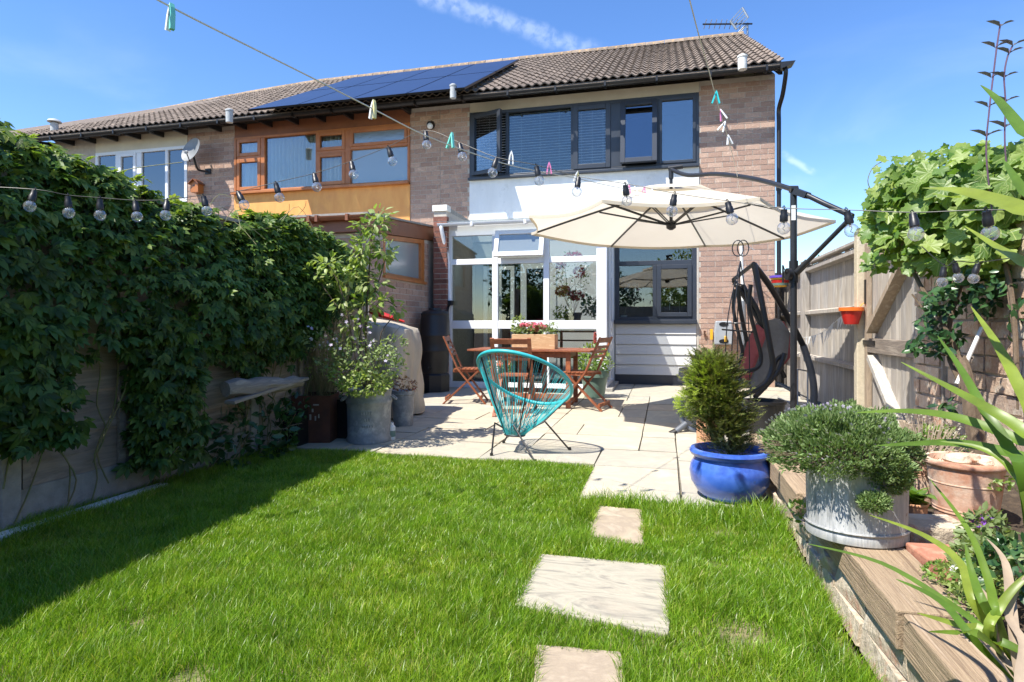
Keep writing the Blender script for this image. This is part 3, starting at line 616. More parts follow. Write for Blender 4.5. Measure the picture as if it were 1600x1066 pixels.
w=MB(); frame_rect(w,ox0,ox1,oz0,oz1,YF-.03,YF+.09,.05)
o=[FX(q) for q in(369,408,415,494,497,540,549,640)]
for a,b in((1,2),(3,4),(5,6)): w.bb(o[a]+.005,o[b]-.005,YF-.03,YF+.09,oz0+.05,oz1-.05)
zs1=FZ(388,247); zs2=FZ(518,238); zs3=FZ(595,229)
w.bb(o[0]+.04,o[1]+.005,YF-.03,YF+.09,zs1-.03,zs1+.03); w.bb(o[4]-.005,o[5]+.005,YF-.03,YF+.09,zs2-.03,zs2+.03); w.bb(o[6]-.005,o[7]-.04,YF-.03,YF+.09,zs3-.03,zs3+.03)
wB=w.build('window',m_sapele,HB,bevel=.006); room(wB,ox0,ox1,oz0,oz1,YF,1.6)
mb=MB(); mb.bb(ox0-.02,ox1+.0,YF-.12,YF-.031,oz0-.04,oz0+.012); mb.build('sill',m_sapele,wB,bevel=.006)
zo0,zo1=oz0+.05,oz1-.05
add_light(wB,o[0]+.04,o[1]+.005,zs1+.03,zo1,YF,m_sapele,m_glassc,.07); add_light(wB,o[0]+.04,o[1]+.005,zo0,zs1-.03,YF,m_sapele,m_glassc,.07)
add_light(wB,o[2]-.005,o[3]+.005,zo0,zo1,YF,m_sapele,m_glassc)
add_light(wB,o[4]-.005,o[5]+.005,zs2+.03,zo1,YF,m_sapele,m_glassc,.07); add_light(wB,o[4]-.005,o[5]+.005,zo0,zs2-.03,YF,m_sapele,m_glassc,.07)
add_light(wB,o[6]-.005,o[7]-.04,zs3+.03,zo1,YF,m_sapele,m_obsc,.06); add_light(wB,o[6]-.005,o[7]-.04,zo0,zs3-.03,YF,m_sapele,m_obsc)
for a,b in((o[0],o[1]),(o[2]-.03,o[3]+.03),(o[4],o[5])):
    mb=MB(); n=int((b-a)/.012); 
    for i in range(n+1):
        x=a+(b-a)*i/n; y=YF+.19-.085*abs(math.sin(x*34))+.01*math.sin(x*23+1); mb.v+=[(x,y,zo0-.05),(x,y,zo1+.05)]
    mb.f=[(2*i,2*i+2,2*i+3,2*i+1) for i in range(n)]; mb.build('curtain',m_curtain,wB,smooth=True)
# solar array footprint on the roof
def on_roof(u,v,lift=.0):
    r=ray(u,v); lo,hi=9.,20.
    for _ in range(40):
        mid=(lo+hi)/2; p=r*(mid/r.y)+V((0,0,HC)); t=(p.y-YE)/(YR-YE)
        if p.z<roofpt(p.x,t).z+lift: hi=mid
        else: lo=mid
    return r*(lo/r.y)+V((0,0,HC))
sBL=on_roof(383,172,.24); sBR=on_roof(727,136,.24)
def rt(p): return (p.y-YE)/(YR-YE)
tB=(rt(sBL)+rt(sBR))/2; sx0,sx1=sBL.x,sBR.x; tT=min(.985,tB+.80)
print('solar',sx0,sx1,tB)
def skipB(X,t): return sx0+.5<X<sx1-.5 and tB+.16<t<tT-.12
rB=roof(HB,XL,XP,skipB); gutter(HB,XL+.001,XP-.001)
NC=4; pw=(sx1-sx0)/NC; rails=[]
for r_ in range(2):
    ta=tB+(tT-tB)*r_/2; tb=tB+(tT-tB)*(r_+1)/2
    for c in range(NC):
        X0=sx0+pw*c+.008; X1=sx0+pw*(c+1)-.008
        a,b_,c_,d_=[roofpt(X,t)+V((0,0,.235)) for X,t in((X0,ta+.004),(X1,ta+.004),(X1,tb-.004),(X0,tb-.004))]
        where=['leftmost','second from left','third from left','rightmost'][c]
        t_=thing('solar_panel',('lower ' if r_==0 else 'upper ')+'row black solar panel, '+where+' of the four in its row','solar panel',a,'solar panels on the middle roof')
        mb=MB(); nrm=(b_-a).cross(d_-a).normalized(); mb.prism([a,b_,c_,d_],nrm*-.035)
        mb.build('panel_frame',m_pvf,t_)
        e=.012; x=(b_-a).normalized(); y=(d_-a).normalized(); mb=MB()
        nx,ny=6,10; P0=a+x*e+y*e; Lx=(b_-a).length-2*e; Ly=(d_-a).length-2*e
        mb.prism([P0,P0+x*Lx,P0+x*Lx+y*Ly,P0+y*Ly],nrm*.003)
        mb.build('glass_face',m_pv,t_)
        for f_ in(.25,.75):
            if r_==0 or 1:
                mb=MB(); p=a+y*((d_-a).length*f_)-nrm*.07; mb.beam(p,p+x*(b_-a).length,.04,.04,nrm); mb.build('rail',m_pvf,t_)
# ---- far house
HL=thing('terraced_house','leftmost terraced house with white framed windows behind the creeper','house',(-11,YF,0),'terraced houses along the row')
lx0,lx1=FX(150),FX(293); XE=-20.0
wallL=walls(HL,(lx1,XL-.002,YF,YF+.3,0,ZG+.1),(XE,lx0,YF,YF+.3,0,ZG+.1),(lx0+.001,lx1-.001,YF+.01,YF+.3,0,3.7),(XE,XL,20.5,20.8,0,ZG+.1))
pieces(wallL,'brick',brickface_Y([(lx1,XL,2.6,ZG+.08)],YF),m_brick)
mb=MB(); mb.bb(lx0,lx1,YF-.01,YF+.2,FZ(240,232),ZG+.1); mb.build('soffit_board',m_cream,HL)
lz1=FZ(240,232); lz0=3.72; w=MB(); frame_rect(w,lx0,lx1,lz0,lz1,YF-.02,YF+.09,.07)
q=[FX(k) for k in(187,214,222,259,263,292)]
w.bb(q[1],q[2],YF-.02,YF+.09,lz0+.07,lz1-.07); w.bb(q[3],q[4],YF-.02,YF+.09,lz0+.07,lz1-.07); w.bb(q[0]-.1,q[0],YF-.02,YF+.09,lz0+.07,lz1-.07)
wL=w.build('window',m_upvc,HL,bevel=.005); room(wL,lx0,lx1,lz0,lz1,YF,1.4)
add_light(wL,lx0+.07,q[0]-.1,lz0+.07,lz1-.07,YF,m_upvc,m_glassb); add_light(wL,q[0],q[1],lz0+.07,lz1-.07,YF,m_upvc,m_glassb,.07); add_light(wL,q[2],q[3],lz0+.07,lz1-.07,YF,m_upvc,m_glassb); add_light(wL,q[4],q[5]-.06,lz0+.07,lz1-.07,YF,m_upvc,m_glassb)
mb=MB(); mb.bb(lx0,lx1,YF+.14,YF+.15,lz0,lz1); mb.build('roller_blind',m_inwall,wL)
rL=roof(HL,XE,XL); gutter(HL,XE,XL-.001)
vent(708,131,152,10,m_vent,'grey vent pipe beside the lower right corner of the solar panels'); vent(358.5,170,190,11,m_vent,'grey green vent pipe left of the solar panels'); vent(1160,85,107,14,m_ventw,'pale mottled vent pipe near the right end of the roof'); vent(85,189,204,11,m_vent,'capped vent pipe poking up above the creeper at the far left',cap='big')
# ---- aerial
ba=V((1.55,YR+.15,7.85)); pt=atY(1168,40,YR+.15)
AE=thing('tv_aerial','metal rooftop aerial with long toothed boom at the right end of the ridge','aerial',ba)
mb=MB(); mb.tube([(pt.x,pt.y,7.6),(pt.x,pt.y,pt.z+.06)],.026,8); mb.build('mast',m_alu,AE)
A0=atY(1098,38,YR-.1); A1=atY(1170,38,YR+.15); mb=MB(); mb.tube([A0,A1+V((.08,0,0))],.02,6); mb.build('boom',m_blackm,AE)
mb=MB(); mb.tube([atY(1147,58,YR),atY(1163,41,YR+.1)],.02,6); mb.tube([atY(1152,56,YR),atY(1166,40,YR+.1)],.02,6); mb.build('bracket',m_alu,AE)
dirv=(A1-A0).normalized()
for i in range(8):
    p=A0+dirv*(.06+i*.125); mb=MB(); e=V((.045,-.2,.10)).normalized()*.11; mb.tube([p-e*1.2,p+e*1.2],.011,5); mb.build('director_rod',m_alu,AE)
g0=[atY(1141,33,YR-.1),atY(1151,46,YR-.1),atY(1169,28,YR+.0),atY(1160,12,YR+.0)]
mb=MB(); mb.tube([g0[0],g0[1]],.024,6); mb.tube([g0[2],g0[3]],.024,6)
for k in range(5): f_=k/4; mb.tube([g0[0].lerp(g0[1],f_),g0[3].lerp(g0[2],f_)],.012,5)
mb.build('reflector',m_alu,AE)
# ---- satellite dish
c=atY(298,234,10.5); DS=thing('satellite_dish','oval grey satellite dish on a bent arm fixed to the brick pier','satellite dish',c)
mb=MB(); ax=V((-.30,-1,.30)).normalized(); n=28; rings=[]
R=ax.to_track_quat('Z','Y').to_matrix()
prof=[(.0,-.07),(.1,-.062),(.19,-.035),(.26,.0),(.27,.006),(.27,-.004),(.2,-.045),(.1,-.074)]
for r,z in prof:
    for k in range(n): a=2*math.pi*k/n; mb.v.append(tuple(R@V((r*1.12*math.cos(a),r*.98*math.sin(a),z))+c))
for i in range(len(prof)-1):
    for k in range(n): mb.f.append((i*n+k,i*n+(k+1)%n,(i+1)*n+(k+1)%n,(i+1)*n+k))
m_dish=mat('dish_grey',[(.24,.25,.26),(.17,.18,.18)],sc=5,rough=.55,metal=.2)
mb.build('reflector',m_dish,DS,smooth=True)
bt=c+V((-.02,-.0,-.25)); mt=atY(325,268,YF-.02)
mb=MB(); mb.tube(smoothline([c+V((0,.08,-.12)),atY(306,258,10.6),atY(311,266,10.72),mt],4),.022,8); mb.build('mount_arm',m_blackm,DS,smooth=True)
mb=MB(); mb.bb(mt.x-.07,mt.x+.07,YF-.03,YF-.007,mt.z-.06,mt.z+.06); mb.build('wall_plate',m_blackm,DS)
lp=atY(291,238,10.12); mb=MB(); mb.tube([c+V((0,-.02,-.26)),lp],.011,6); mb.build('feed_arm',m_blackm,DS); mb=MB(); mb.lathe([(.028,-.05),(.032,.03),(.03,.05)],lp,12,axis=c-lp,cap1=True); mb.build('feed_horn',m_vent,DS,smooth=True)
# ---- bird box
c=atY(307,291,YF-.1); BX=thing('bird_box','small brown pitched roof bird box on the pier below the dish','bird box',c)
mb=MB(); mb.bb(c.x-.09,c.x+.1,YF-.17,YF-.008,c.z-.14,c.z+.05); mb.prism([(c.x-.09,YF-.17,c.z+.051),(c.x+.1,YF-.17,c.z+.051),(c.x+.005,YF-.17,c.z+.12)],(0,.16,0)); mb.build('box',m_sapele,BX)
mb=MB(); mb.beam((c.x-.13,YF-.1,c.z+.03),(c.x+.005,YF-.1,c.z+.135),.24,.014,(0,0,1)); mb.beam((c.x+.005,YF-.1,c.z+.135),(c.x+.14,YF-.1,c.z+.03),.24,.014,(0,0,1)); mb.build('lid',m_brownp,BX)
mb=MB(); mb.lathe([(.02,0),(.02,.002)],(c.x,YF-.1705,c.z),12,axis=(0,-1,0),cap1=True); mb.build('entrance_hole',m_black,BX)
# ---- security light
c=atY(671,194,YF-.09); SL=thing('security_light','black and white round security light on the brick pier','light',c)
mb=MB(); mb.lathe([(.0,-.09),(.075,-.085),(.085,-.04),(.06,.02),(.05,.05)],c+V((0,.03,0)),16,axis=(0,-1,0),cap1=True); mb.build('housing',m_black,SL,smooth=True)
mb=MB(); mb.lathe([(.055,0),(.055,.03),(.03,.06),(.0,.07)],c+V((.03,-.04,-.05)),14,axis=(.3,-.8,-.6)); mb.build('lamp_head',m_white,SL,smooth=True)
# ================================================================ CONSERVATORY
m_poly=glassmat('polycarbonate_sheet',(.92,.93,.92),.05,.3,frost=.22)
YC=9.6; CO=thing('conservatory','white framed lean-to conservatory with glass down to the patio','conservatory',(-2,YC,0))
def KX(u): return atY(u,500,YC).x
def KZ(v,u=800): return atY(u,v,YC).z
cx0,cx1=KX(699),KX(948); cols=[KX(q) for q in(706,769,778,849,858,932)]; zT=KZ(366); zt1,zt0=KZ(403),KZ(412); zm1,zm0=KZ(501),KZ(514); zb=.10
fr=MB(); y0,y1=YC,YC+.07
for a,b in((cx0,cols[0]),(cols[1],cols[2]),(cols[3],cols[4]),(cols[5],cx1)): fr.bb(a,b,y0-.006,y1,0,zT)
fr.bb(cx0,cx1,y0-.01,y1,zT,zT+.17)
for a,b in((cols[0],cols[1]),(cols[2],cols[3]),(cols[4],cols[5])):
    fr.bb(a,b,y0,y1,zt0,zt1); fr.bb(a,b,y0,y1,zm0,zm1); fr.bb(a,b,y0,y1,0.0,zb)
fr.build('frame',m_upvc,CO,bevel=.006)
for i,(a,b) in enumerate(((cols[0],cols[1]),(cols[2],cols[3]),(cols[4],cols[5]))):
    for j,(z0,z1) in enumerate(((zb,zm0),(zm1,zt0),(zt1,zT))):
        if i==1 and j==2: continue
        g=MB(); g.bb(a,b,y0+.03,y0+.036,z0,z1); g.build('pane',m_glassc if i==2 else m_glass,CO)
# top hung open light
a,b=cols[2]-.03,cols[3]+.03; z0,z1=zt1-.02,zT+.05; c=V((0,YC-.01,z1)); R=MX.Translation(c)@MX.Rotation(math.radians(-17),4,'X')@MX.Translation(-c)
s=MB(); frame_rect(s,a,b,z0,z1,YC-.06,YC-.01,.075); s.v=[tuple(R@V(p)) for p in s.v]; sh=s.build('open_sash',m_upvc,CO,bevel=.008)
g=MB(); g.bb(a+.075,b-.075,YC-.035,YC-.03,z0+.075,z1-.075); g.v=[tuple(R@V(p)) for p in g.v]; g.build('pane',m_obsc,sh)
s=MB(); p=R@V(((a+b)/2,YC-.0,z0+.03)); s.tube([p,(p.x+.04,YC+.0,zt1+.02)],.006,6); s.build('stay',m_alu,sh)
s=MB(); p=R@V(((a+b)/2,YC+.01,z0+.05)); s.box(p,(.02,.02,.11)); s.build('handle',m_white,sh)
# side wall: door
sd_=MB(); X0,X1=cx1-.05,cx1
for ya,yb in((YC+.071,YC+.13),(YC+.66,YC+.74),(YF-.12,YF-.021)): sd_.bb(X0,X1,ya,yb,0,zT+.17)
sd_.bb(X0,X1,YC+.13,YC+.66,zT-.05,zT+.17); sd_.bb(X0,X1,YC+.74,YF-.12,zT-.05,zT+.17); sd_.bb(X0,X1,YC+.74,YF-.12,zm0,zm1); sd_.bb(X0,X1,YC+.74,YF-.12,0,zb); sd_.bb(X0,X1,YC+.13,YC+.66,0,.12)
sd_.build('side_frame',m_upvc,CO,bevel=.005)
g=MB(); g.bb(X0+.02,X0+.026,YC+.13,YC+.66,.12,zT-.05); g.build('pane',m_glass,CO); g=MB(); g.bb(X0+.02,X0+.026,YC+.74,YF-.12,zm1,zT-.05); g.build('pane',m_glass,CO)
for z in(.35,1.05,1.9): g=MB(); g.tube([(X1+.012,YC+.7,z-.05),(X1+.012,YC+.7,z+.05)],.012,8); g.build('hinge',m_white,CO)
g=MB(); g.bb(cx1-.13,cx1+.1,YC-.08,YF-.03,0,.055); g.build('doorstep',m_conc,CO,bevel=.008)
ro=MB(); ro.prism([(cx0-.08,YC-.13,zT+.171),(cx0-.08,YF-.021,zT+.42),(cx0-.08,YF-.021,zT+.48),(cx0-.08,YC-.13,zT+.235)],(cx1-cx0+.2,0,0)); ro.build('roof_sheet',m_poly,CO)
gt=MB(); r=.05; n=8; Yg=YC-.13-.05; zg=zT+.19; pr=[(r*math.cos(math.pi+math.pi*k/(n-1)),r*math.sin(math.pi+math.pi*k/(n-1))) for k in range(n)]; gt.prism([(cx0-.1,Yg+a,zg+b) for a,b in pr],(cx1-cx0+.2,0,0)); gt.build('gutter',m_upvc,CO,smooth=True)
for x in(cx0+.5,cx0+1.4,cx0+2.2): g=MB(); g.bb(x-.02,x+.02,Yg-.058,Yg+.05,zg-.06,zg+.005); g.build('bracket',m_upvc,CO)
g=MB(); px=cx0-.0; g.tube(smoothline([(px-.04,Yg,zg-.04),(px-.03,Yg,zg-.12),(px+.03,YC-.06,zg-.6),(px+.06,YC-.06,zg-1.2),(px+.07,YC-.06,1.42)],5),.034,10); g.build('downpipe',m_upvc,CO,smooth=True)
# inside: floor, inner doorway
g=MB(); g.bb(cx0,cx1-.05,YC+.07,YF,.001,.02); g.build('inner_floor',m_dark,CO)
g=MB(); frame_rect(g,KX(722),KX(775),.05,2.15,YF-.06,YF-.02,.07); g.bb(KX(748),KX(753),YF-.06,YF-.02,.12,2.08); g.build('inner_door',m_white,CO)
g=MB(); frame_rect(g,KX(786),KX(848),.05,2.2,YF-.055,YF-.02,.11); g.build('inner_door',m_white,CO)
sh=MB(); sh.bb(KX(858)-.1,cx1-.1,YC+.25,YC+.7,zm0-.06,zm0-.03); sh.bb(KX(870),KX(874),YC+.3,YC+.34,.02,zm0-.06); sh.bb(KX(925),KX(929),YC+.3,YC+.34,.02,zm0-.06); sh.bb(KX(860),cx1-.12,YC+.3,YC+.6,.5,.53); sh.bb(KX(860),cx1-.12,YC+.3,YC+.6,.78,.8); single(sh,'plant_shelf',m_dark,'dark shelf unit inside the conservatory under the red plant','shelf')
# ================================================================ EXTENSION AND PIER
EX=thing('kitchen_extension','neighbouring brick extension with brown timber fascia and frosted side window','building',(-5,8,0))
xe=-3.86; y_a=7.38
def ztop(y): return 2.30+(y-7.4)*.085
mb=MB(); mb.prism([(xe,y_a,0),(xe,7.8,0),(xe,7.8,ztop(7.8)),(xe,y_a,ztop(y_a))],(-.2,0,0)); mb.bb(xe-.2,xe,7.8,9.3,0,1.74); mb.prism([(xe,9.3,0),(xe,YF-.01,0),(xe,YF-.01,ztop(YF)),(xe,9.3,ztop(9.3))],(-.2,0,0)); mb.bb(-6.9,xe-.2,y_a,y_a+.2,0,ztop(y_a)); mb.bb(-6.9,-6.7,y_a+.2,YF-.01,0,2.3)
we=mb.build('wall',m_mortar,EX)
pieces(we,'brick',brickface_X([(y_a,7.8,.0,ztop),(7.8,9.3,.0,lambda y:1.74),(9.3,9.5,.0,ztop)],xe,1)+brickface_Y([(-6.4,xe,1.2,ztop(y_a))],y_a),m_brick)
fs=MB(); fs.prism([(xe+.02,y_a-.12,ztop(y_a)-.0),(xe+.02,YF-.03,ztop(YF)),(xe+.02,YF-.03,ztop(YF)+.22),(xe+.02,y_a-.12,ztop(y_a)+.22)],(-.05,0,0)); fs.bb(-6.95,xe-.031,y_a-.12,y_a-.07,ztop(y_a),ztop(y_a)+.2); fs.build('fascia',m_brownp,EX)
rf=MB(); rf.prism([(xe+.06,y_a-.14,ztop(y_a)+.222),(xe+.06,YF-.03,ztop(YF)+.222),(xe+.06,YF-.03,ztop(YF)+.25),(xe+.06,y_a-.14,ztop(y_a)+.25)],(-3.1,0,0)); rf.build('roof',m_conc,EX)
g=MB(); n=8; pr=[(.055*math.cos(math.pi+math.pi*k/(n-1)),.055*math.sin(math.pi+math.pi*k/(n-1))) for k in range(n)]; g.prism([(-6.95,y_a-.19+a,ztop(y_a)+.2+b) for a,b in pr],(6.95+xe,0,0)); gg=g.build('gutter',m_brownp,EX,smooth=True)
for x in(-4.05,-4.5,-4.62,-5.3): g=MB(); g.bb(x-.02,x+.02,y_a-.255,y_a-.13,ztop(y_a)+.13,ztop(y_a)+.215); g.build('bracket',m_brownp,gg)
w=MB(); w.bb(xe-.08,xe+.01,7.8,9.3,1.741,1.80); w.prism([(xe-.08,7.8,ztop(7.8)-.07),(xe-.08,9.3,ztop(9.3)-.07),(xe-.08,9.3,ztop(9.3)-.002),(xe-.08,7.8,ztop(7.8)-.002)],(.09,0,0)); w.prism([(xe-.08,7.8,1.8),(xe-.08,7.87,1.8),(xe-.08,7.87,ztop(7.87)-.07),(xe-.08,7.8,ztop(7.8)-.07)],(.09,0,0)); w.prism([(xe-.08,9.16,1.8),(xe-.08,9.3,1.8),(xe-.08,9.3,ztop(9.3)-.07),(xe-.08,9.16,ztop(9.16)-.07)],(.09,0,0))
w=w.build('window',m_sapele,EX,bevel=.004)
g=MB(); g.prism([(xe-.04,7.87,1.8),(xe-.04,9.16,1.8),(xe-.04,9.16,ztop(9.16)-.07),(xe-.04,7.87,ztop(7.87)-.07)],(.006,0,0)); g.build('pane',glassmat('reeded_glass',(.6,.68,.66),.16,ripple=30,frost=.72),w)
g=MB(); g.bb(xe-.4,xe-.39,7.8,9.3,1.7,2.5); g.build('room_lining',m_dark,w)
g=MB(); g.bb(xe+.011,xe+.05,7.78,9.32,1.72,1.76); g.build('sill',m_sapele,w)
# red brick pier between the gardens
px0,px1=atY(677,500,9.45).x,atY(698,500,9.45).x; pz=atY(687,330,9.45).z
PI_=thing('brick_pier','narrow dark red brick pier between conservatory and extension','pier',(px0,9.45,0))
mb=MB(); mb.bb(px0+.008,px1-.008,9.458,YF-.01,0,pz); pw_=mb.build('core',m_mortar,PI_)
it=[]
k=0; z=0
while z+.085<pz:
    if k%2==0: it.append(((px1-px0,.1,.075),((px0+px1)/2,9.5,z+.04),None))
    else:
        for s_ in(0,1): it.append((((px1-px0)/2-.006,.1,.075),(px0+(px1-px0)*(.25+.5*s_),9.5,z+.04),None))
    z+=.087;k+=1
pieces(PI_,'brick',it,m_redbrick)
mb=MB(); mb.bb(px0-.01,px1+.01,9.43,9.62,pz,pz+.1); mb.build('coping_brick',m_ventw,PI_)
mb=MB(); mb.prism([(px0+.02,9.62,pz),(px0+.02,YF-.02,pz+.0),(px0+.02,YF-.02,pz+.05),(px0+.02,9.62,pz+.09)],(px1-px0-.04,0,0)); mb.build('flashing',m_conc,PI_)
# ================================================================ GROUND, PATIO, LAWN
mb=MB(); mb.bb(-60,60,-60,60,-.5,-.07); struct(mb,'ground',m_soil)
PEX=-.51; PY0=3.62; PYL=4.5; BX0=.60; BXT=.61; BY1=4.7
mb=MB(); mb.prism([(-3.95,4.42,-.069),(PEX-.0,4.42,-.069),(PEX,3.6,-.069),(1.95,3.6,-.069),(1.95,12.4,-.069),(-3.95,12.4,-.069)],(0,0,.049)); PAT=struct(mb,'patio',m_joint)
g=.305; items=[]; cs={}
nx0=int(-11); 
def ok(i,j):
    x=PEX+i*g; y=PY0+j*g
    if x<-3.85 or x+g>2.0 or y+g>11.0: return False
    if i<0 and y<4.45-.01: return False
    if x+g>BX0+.02 and y<BY1-.02: return False
    return True
pr_=random.Random(11)
for j in range(0,25):
    for i in range(-11,9):
        if (i,j) in cs or not ok(i,j): continue
        opts=[(3,2),(2,2),(2,3),(3,2),(2,1),(1,2),(4,2),(1,1)]; pr_.shuffle(opts) if pr_.random()<.55 else None
        for a,b in opts+[(1,1)]:
            cells=[(i+p,j+q) for p in range(a) for q in range(b)]
            if all(c not in cs and ok(*c) for c in cells):
                for c in cells: cs[c]=1
                items.append(((a*g-.012,b*g-.012,.035),(PEX+i*g+a*g/2,PY0+j*g+b*g/2,-.0175+pr_.uniform(-.003,.003)),MX.Rotation(pr_.uniform(-.003,.003),3,'X'))); break
ROUGH=.004
pieces(PAT,'paving_slab',items,m_stone)
ROUGH=.0015
# lawn
LP=[(-3.3,-2.),(BX0,-2.),(BX0,3.6),(PEX-.02,3.6),(PEX-.02,4.44),(-3.3,4.44)]
mb=MB(); n=40
for i in range(n+1):
    for j in range(n+1):
        x=-3.3+(BX0+3.3)*i/n; y=-2+6.44*j/n; mb.v.append((x,y,-.022+.012*NZ.noise(V((x*2.3,y*2.3,0)))))
for i in range(n):
    for j in range(n):
        x=-3.3+(BX0+3.3)*(i+.5)/n; y=-2+6.44*(j+.5)/n
        if y>3.58 and x>PEX: continue
        a=i*(n+1)+j; mb.f.append((a,a+n+1,a+n+2,a+1))
struct(mb,'lawn',m_lawnsoil,smooth=True)
def gpoly(pts): return [atZ(u,v,.0) for u,v in pts]
stones=[gpoly([(930,790),(1008,797),(1005,851),(918,843)]),gpoly([(843,865),(1046,885),(1047,992),(803,945)]),gpoly([(840,1007),(972,1021),(980,1110),(824,1110)])]
SL_=['small buff sandstone stepping stone nearest the patio','large square grey sandstone stepping stone in the middle of the lawn','pinkish buff sandstone stepping stone at the bottom of the picture']
for k,(P,lab) in enumerate(zip(stones,SL_)):
    Q=[]
    for a in range(4):
        p,q=P[a],P[(a+1)%4]
        for s_ in range(7): 
            r=p.lerp(q,s_/7); jj=.006; Q.append(V((r.x+random.uniform(-jj,jj),r.y+random.uniform(-jj,jj),-.03)))
    mb=MB(); mb.prism(Q,(0,0,.034)); single(mb,'stepping_stone',(m_stepp if k!=1 else m_stepg),lab,'stepping stone','stepping stones across the lawn',bevel=.006)
# soil patches (bare) for grass density
def inpoly(P,x,y,grow=0.):
    c=sum((V((p.x,p.y)) for p in P),V((0,0)))/len(P); ins=np.ones(len(x),bool); n=len(P)
    area=sum(P[i].x*P[(i+1)%n].y-P[(i+1)%n].x*P[i].y for i in range(n)); s=1 if area>0 else -1
    for i in range(n):
        a=P[i];b=P[(i+1)%n]; L=math.hypot(b.x-a.x,b.y-a.y); cr=((b.x-a.x)*(y-a.y)-(b.y-a.y)*(x-a.x))*s/L; ins&=cr>-grow
    return ins
def nz2(x,y,s,o=0):
    return np.array([NZ.fractal(V((a*s+o,b*s,o)),1.,2.,3) for a,b in zip(x,y)])
def grass(N,ymin,ymax,w,h,name='grass'):
    x=RNG.uniform(-3.28,BX0-.0,N*2); y=RNG.uniform(ymin,ymax,N*2)
    keep=((y<3.61)|(x<PEX-.0))&(y<4.47)&((y>3.60)|(x<BX0))
    for P in stones: keep&=~inpoly(P,x,y,-.018)
    x=x[keep][:N]; y=y[keep][:N]
    f=nz2(x,y,2.2); bare=np.zeros(len(x))
    for (u,v,r) in((1128,830,.13),(1190,770,.1),(1160,985,.15),(1120,880,.07),(806,738,.06),(1345,1010,.12),(215,968,.05),(290,1060,.09)):
        p=atZ(u,v); bare=np.maximum(bare,np.clip(1.15-np.hypot(x-p.x,(y-p.y))/r,0,.8))
    k=RNG.random(len(x))>bare; x=x[k];y=y[k];f=f[k];b2=bare[k]; n=len(x)
    hh=h*(1+.55*f)*RNG.uniform(.55,1.3,n)*(1-.5*b2); hh*=np.where((y>3.2)&(x>PEX)&(RNG.random(n)<.35),1.7,1); ww=w*RNG.uniform(.7,1.3,n)
    hh*=np.where((x<-3.0)|(x>BX0-.12),1.35,1)
    lean=RNG.uniform(0,2*math.pi,n); la=hh*RNG.uniform(.05,.95,n); wx,wy=.05+.12*nz2(x,y,1.3,5),.04
    dx=np.cos(lean)*la+wx*hh; dy=np.sin(lean)*la+wy*hh; fa=RNG.uniform(0,math.pi,n); sx,sy=np.cos(fa)*ww/2,np.sin(fa)*ww/2
    z0=-.02+np.zeros(n)
    P=np.stack([np.stack([x-sx,y-sy,z0],1),np.stack([x+sx,y+sy,z0],1),np.stack([x+sx*.8+dx*.35,y+sy*.8+dy*.35,z0+hh*.6],1),np.stack([x-sx*.8+dx*.35,y-sy*.8+dy*.35,z0+hh*.6],1),np.stack([x+dx,y+dy,z0+hh],1)],1)
    i=(np.arange(n)*5)[:,None]; loops=np.concatenate([i+0,i+1,i+2,i+3,i+3,i+2,i+4],1).ravel(); fn=np.tile([4,3],n)
    return P.reshape(-1,3),fn,loops
parts_=[grass(150000,1.25,2.2,.0026,.042),grass(180000,2.2,3.3,.0032,.043),grass(120000,3.3,4.48,.0042,.044),grass(14000,-.6,1.25,.006,.05)]
off=0; PP=[];FN=[];LO=[]
for P_,fn,lo in parts_: PP.append(P_);FN.append(fn);LO.append(lo+off);off+=len(P_)
me=np_mesh('grass',np.concatenate(PP),np.concatenate(FN),np.concatenate(LO),l_grass)
tag(objm('grass',me),'short bright green lawn grass beside the stepping stones','grass',None,'stuff')
# ================================================================ LEFT FENCE AND CREEPER
FXL=-3.25
FL=thing('garden_fence','grey brown horizontal plank fence under the dark creeper on the left','fence',(FXL,3,0))
for i,y in enumerate((.42,2.33,4.2,6.07)):
    mb=MB(); mb.bb(FXL-.06,FXL+.05,y-.05,y+.05,0,1.86); mb.build('post',m_conc,FL,bevel=.008)
its=[];gb=[]
for y0 in(.47,2.38,4.25):
    y1=y0+1.77
    gb.append(((.05,y1-y0,.2),(FXL,(y0+y1)/2,.1),None))
    for k in range(14):
        z=.205+k*.118
        its.append(((.012,y1-y0-.01,.145),(FXL+.0+.004*math.sin(k*3+y0),(y0+y1)/2,z+.065),MX.Rotation(math.radians(-5.5),3,'Y')@MX.Rotation(random.uniform(-.006,.006),3,'X')))
    for yb in(y0+.03,y0+.6,y0+1.18,y1-.03):
        mb=MB(); mb.bb(FXL+.022,FXL+.042,yb-.02,yb+.02,.2,1.84); mb.build('batten',m_fencel,FL)
    mb=MB(); mb.bb(FXL-.03,FXL+.045,y0,y1,1.845,1.87); mb.build('capping_rail',m_fencel,FL)
pieces(FL,'gravel_board',gb,m_conc); pieces(FL,'plank',its,m_fencel)
ed=MB(); ed.prism([(FXL+.08,.5,-.02),(FXL+.14,.5,-.02),(FXL+.16,3.2,-.02),(FXL+.10,3.2,-.02)],(0,0,.055)); single(ed,'edging_strip',m_white,'pale white plastic strip lying along the foot of the left fence','edging strip')
CR=thing('creeper','dense dark green five-leaved creeper covering the left fence','climbing plant',(FXL,3.5,0))
def prof(y,tab): return np.interp(y,[a for a,_ in tab],[b for _,b in tab])
ztab=[(.2,2.2),(1.2,2.16),(2.0,2.06),(2.5,1.99),(3.0,1.95),(3.5,1.86),(3.85,1.78),(4.2,1.92),(4.6,1.99),(5.0,1.92),(5.5,1.86),(5.9,1.6)]
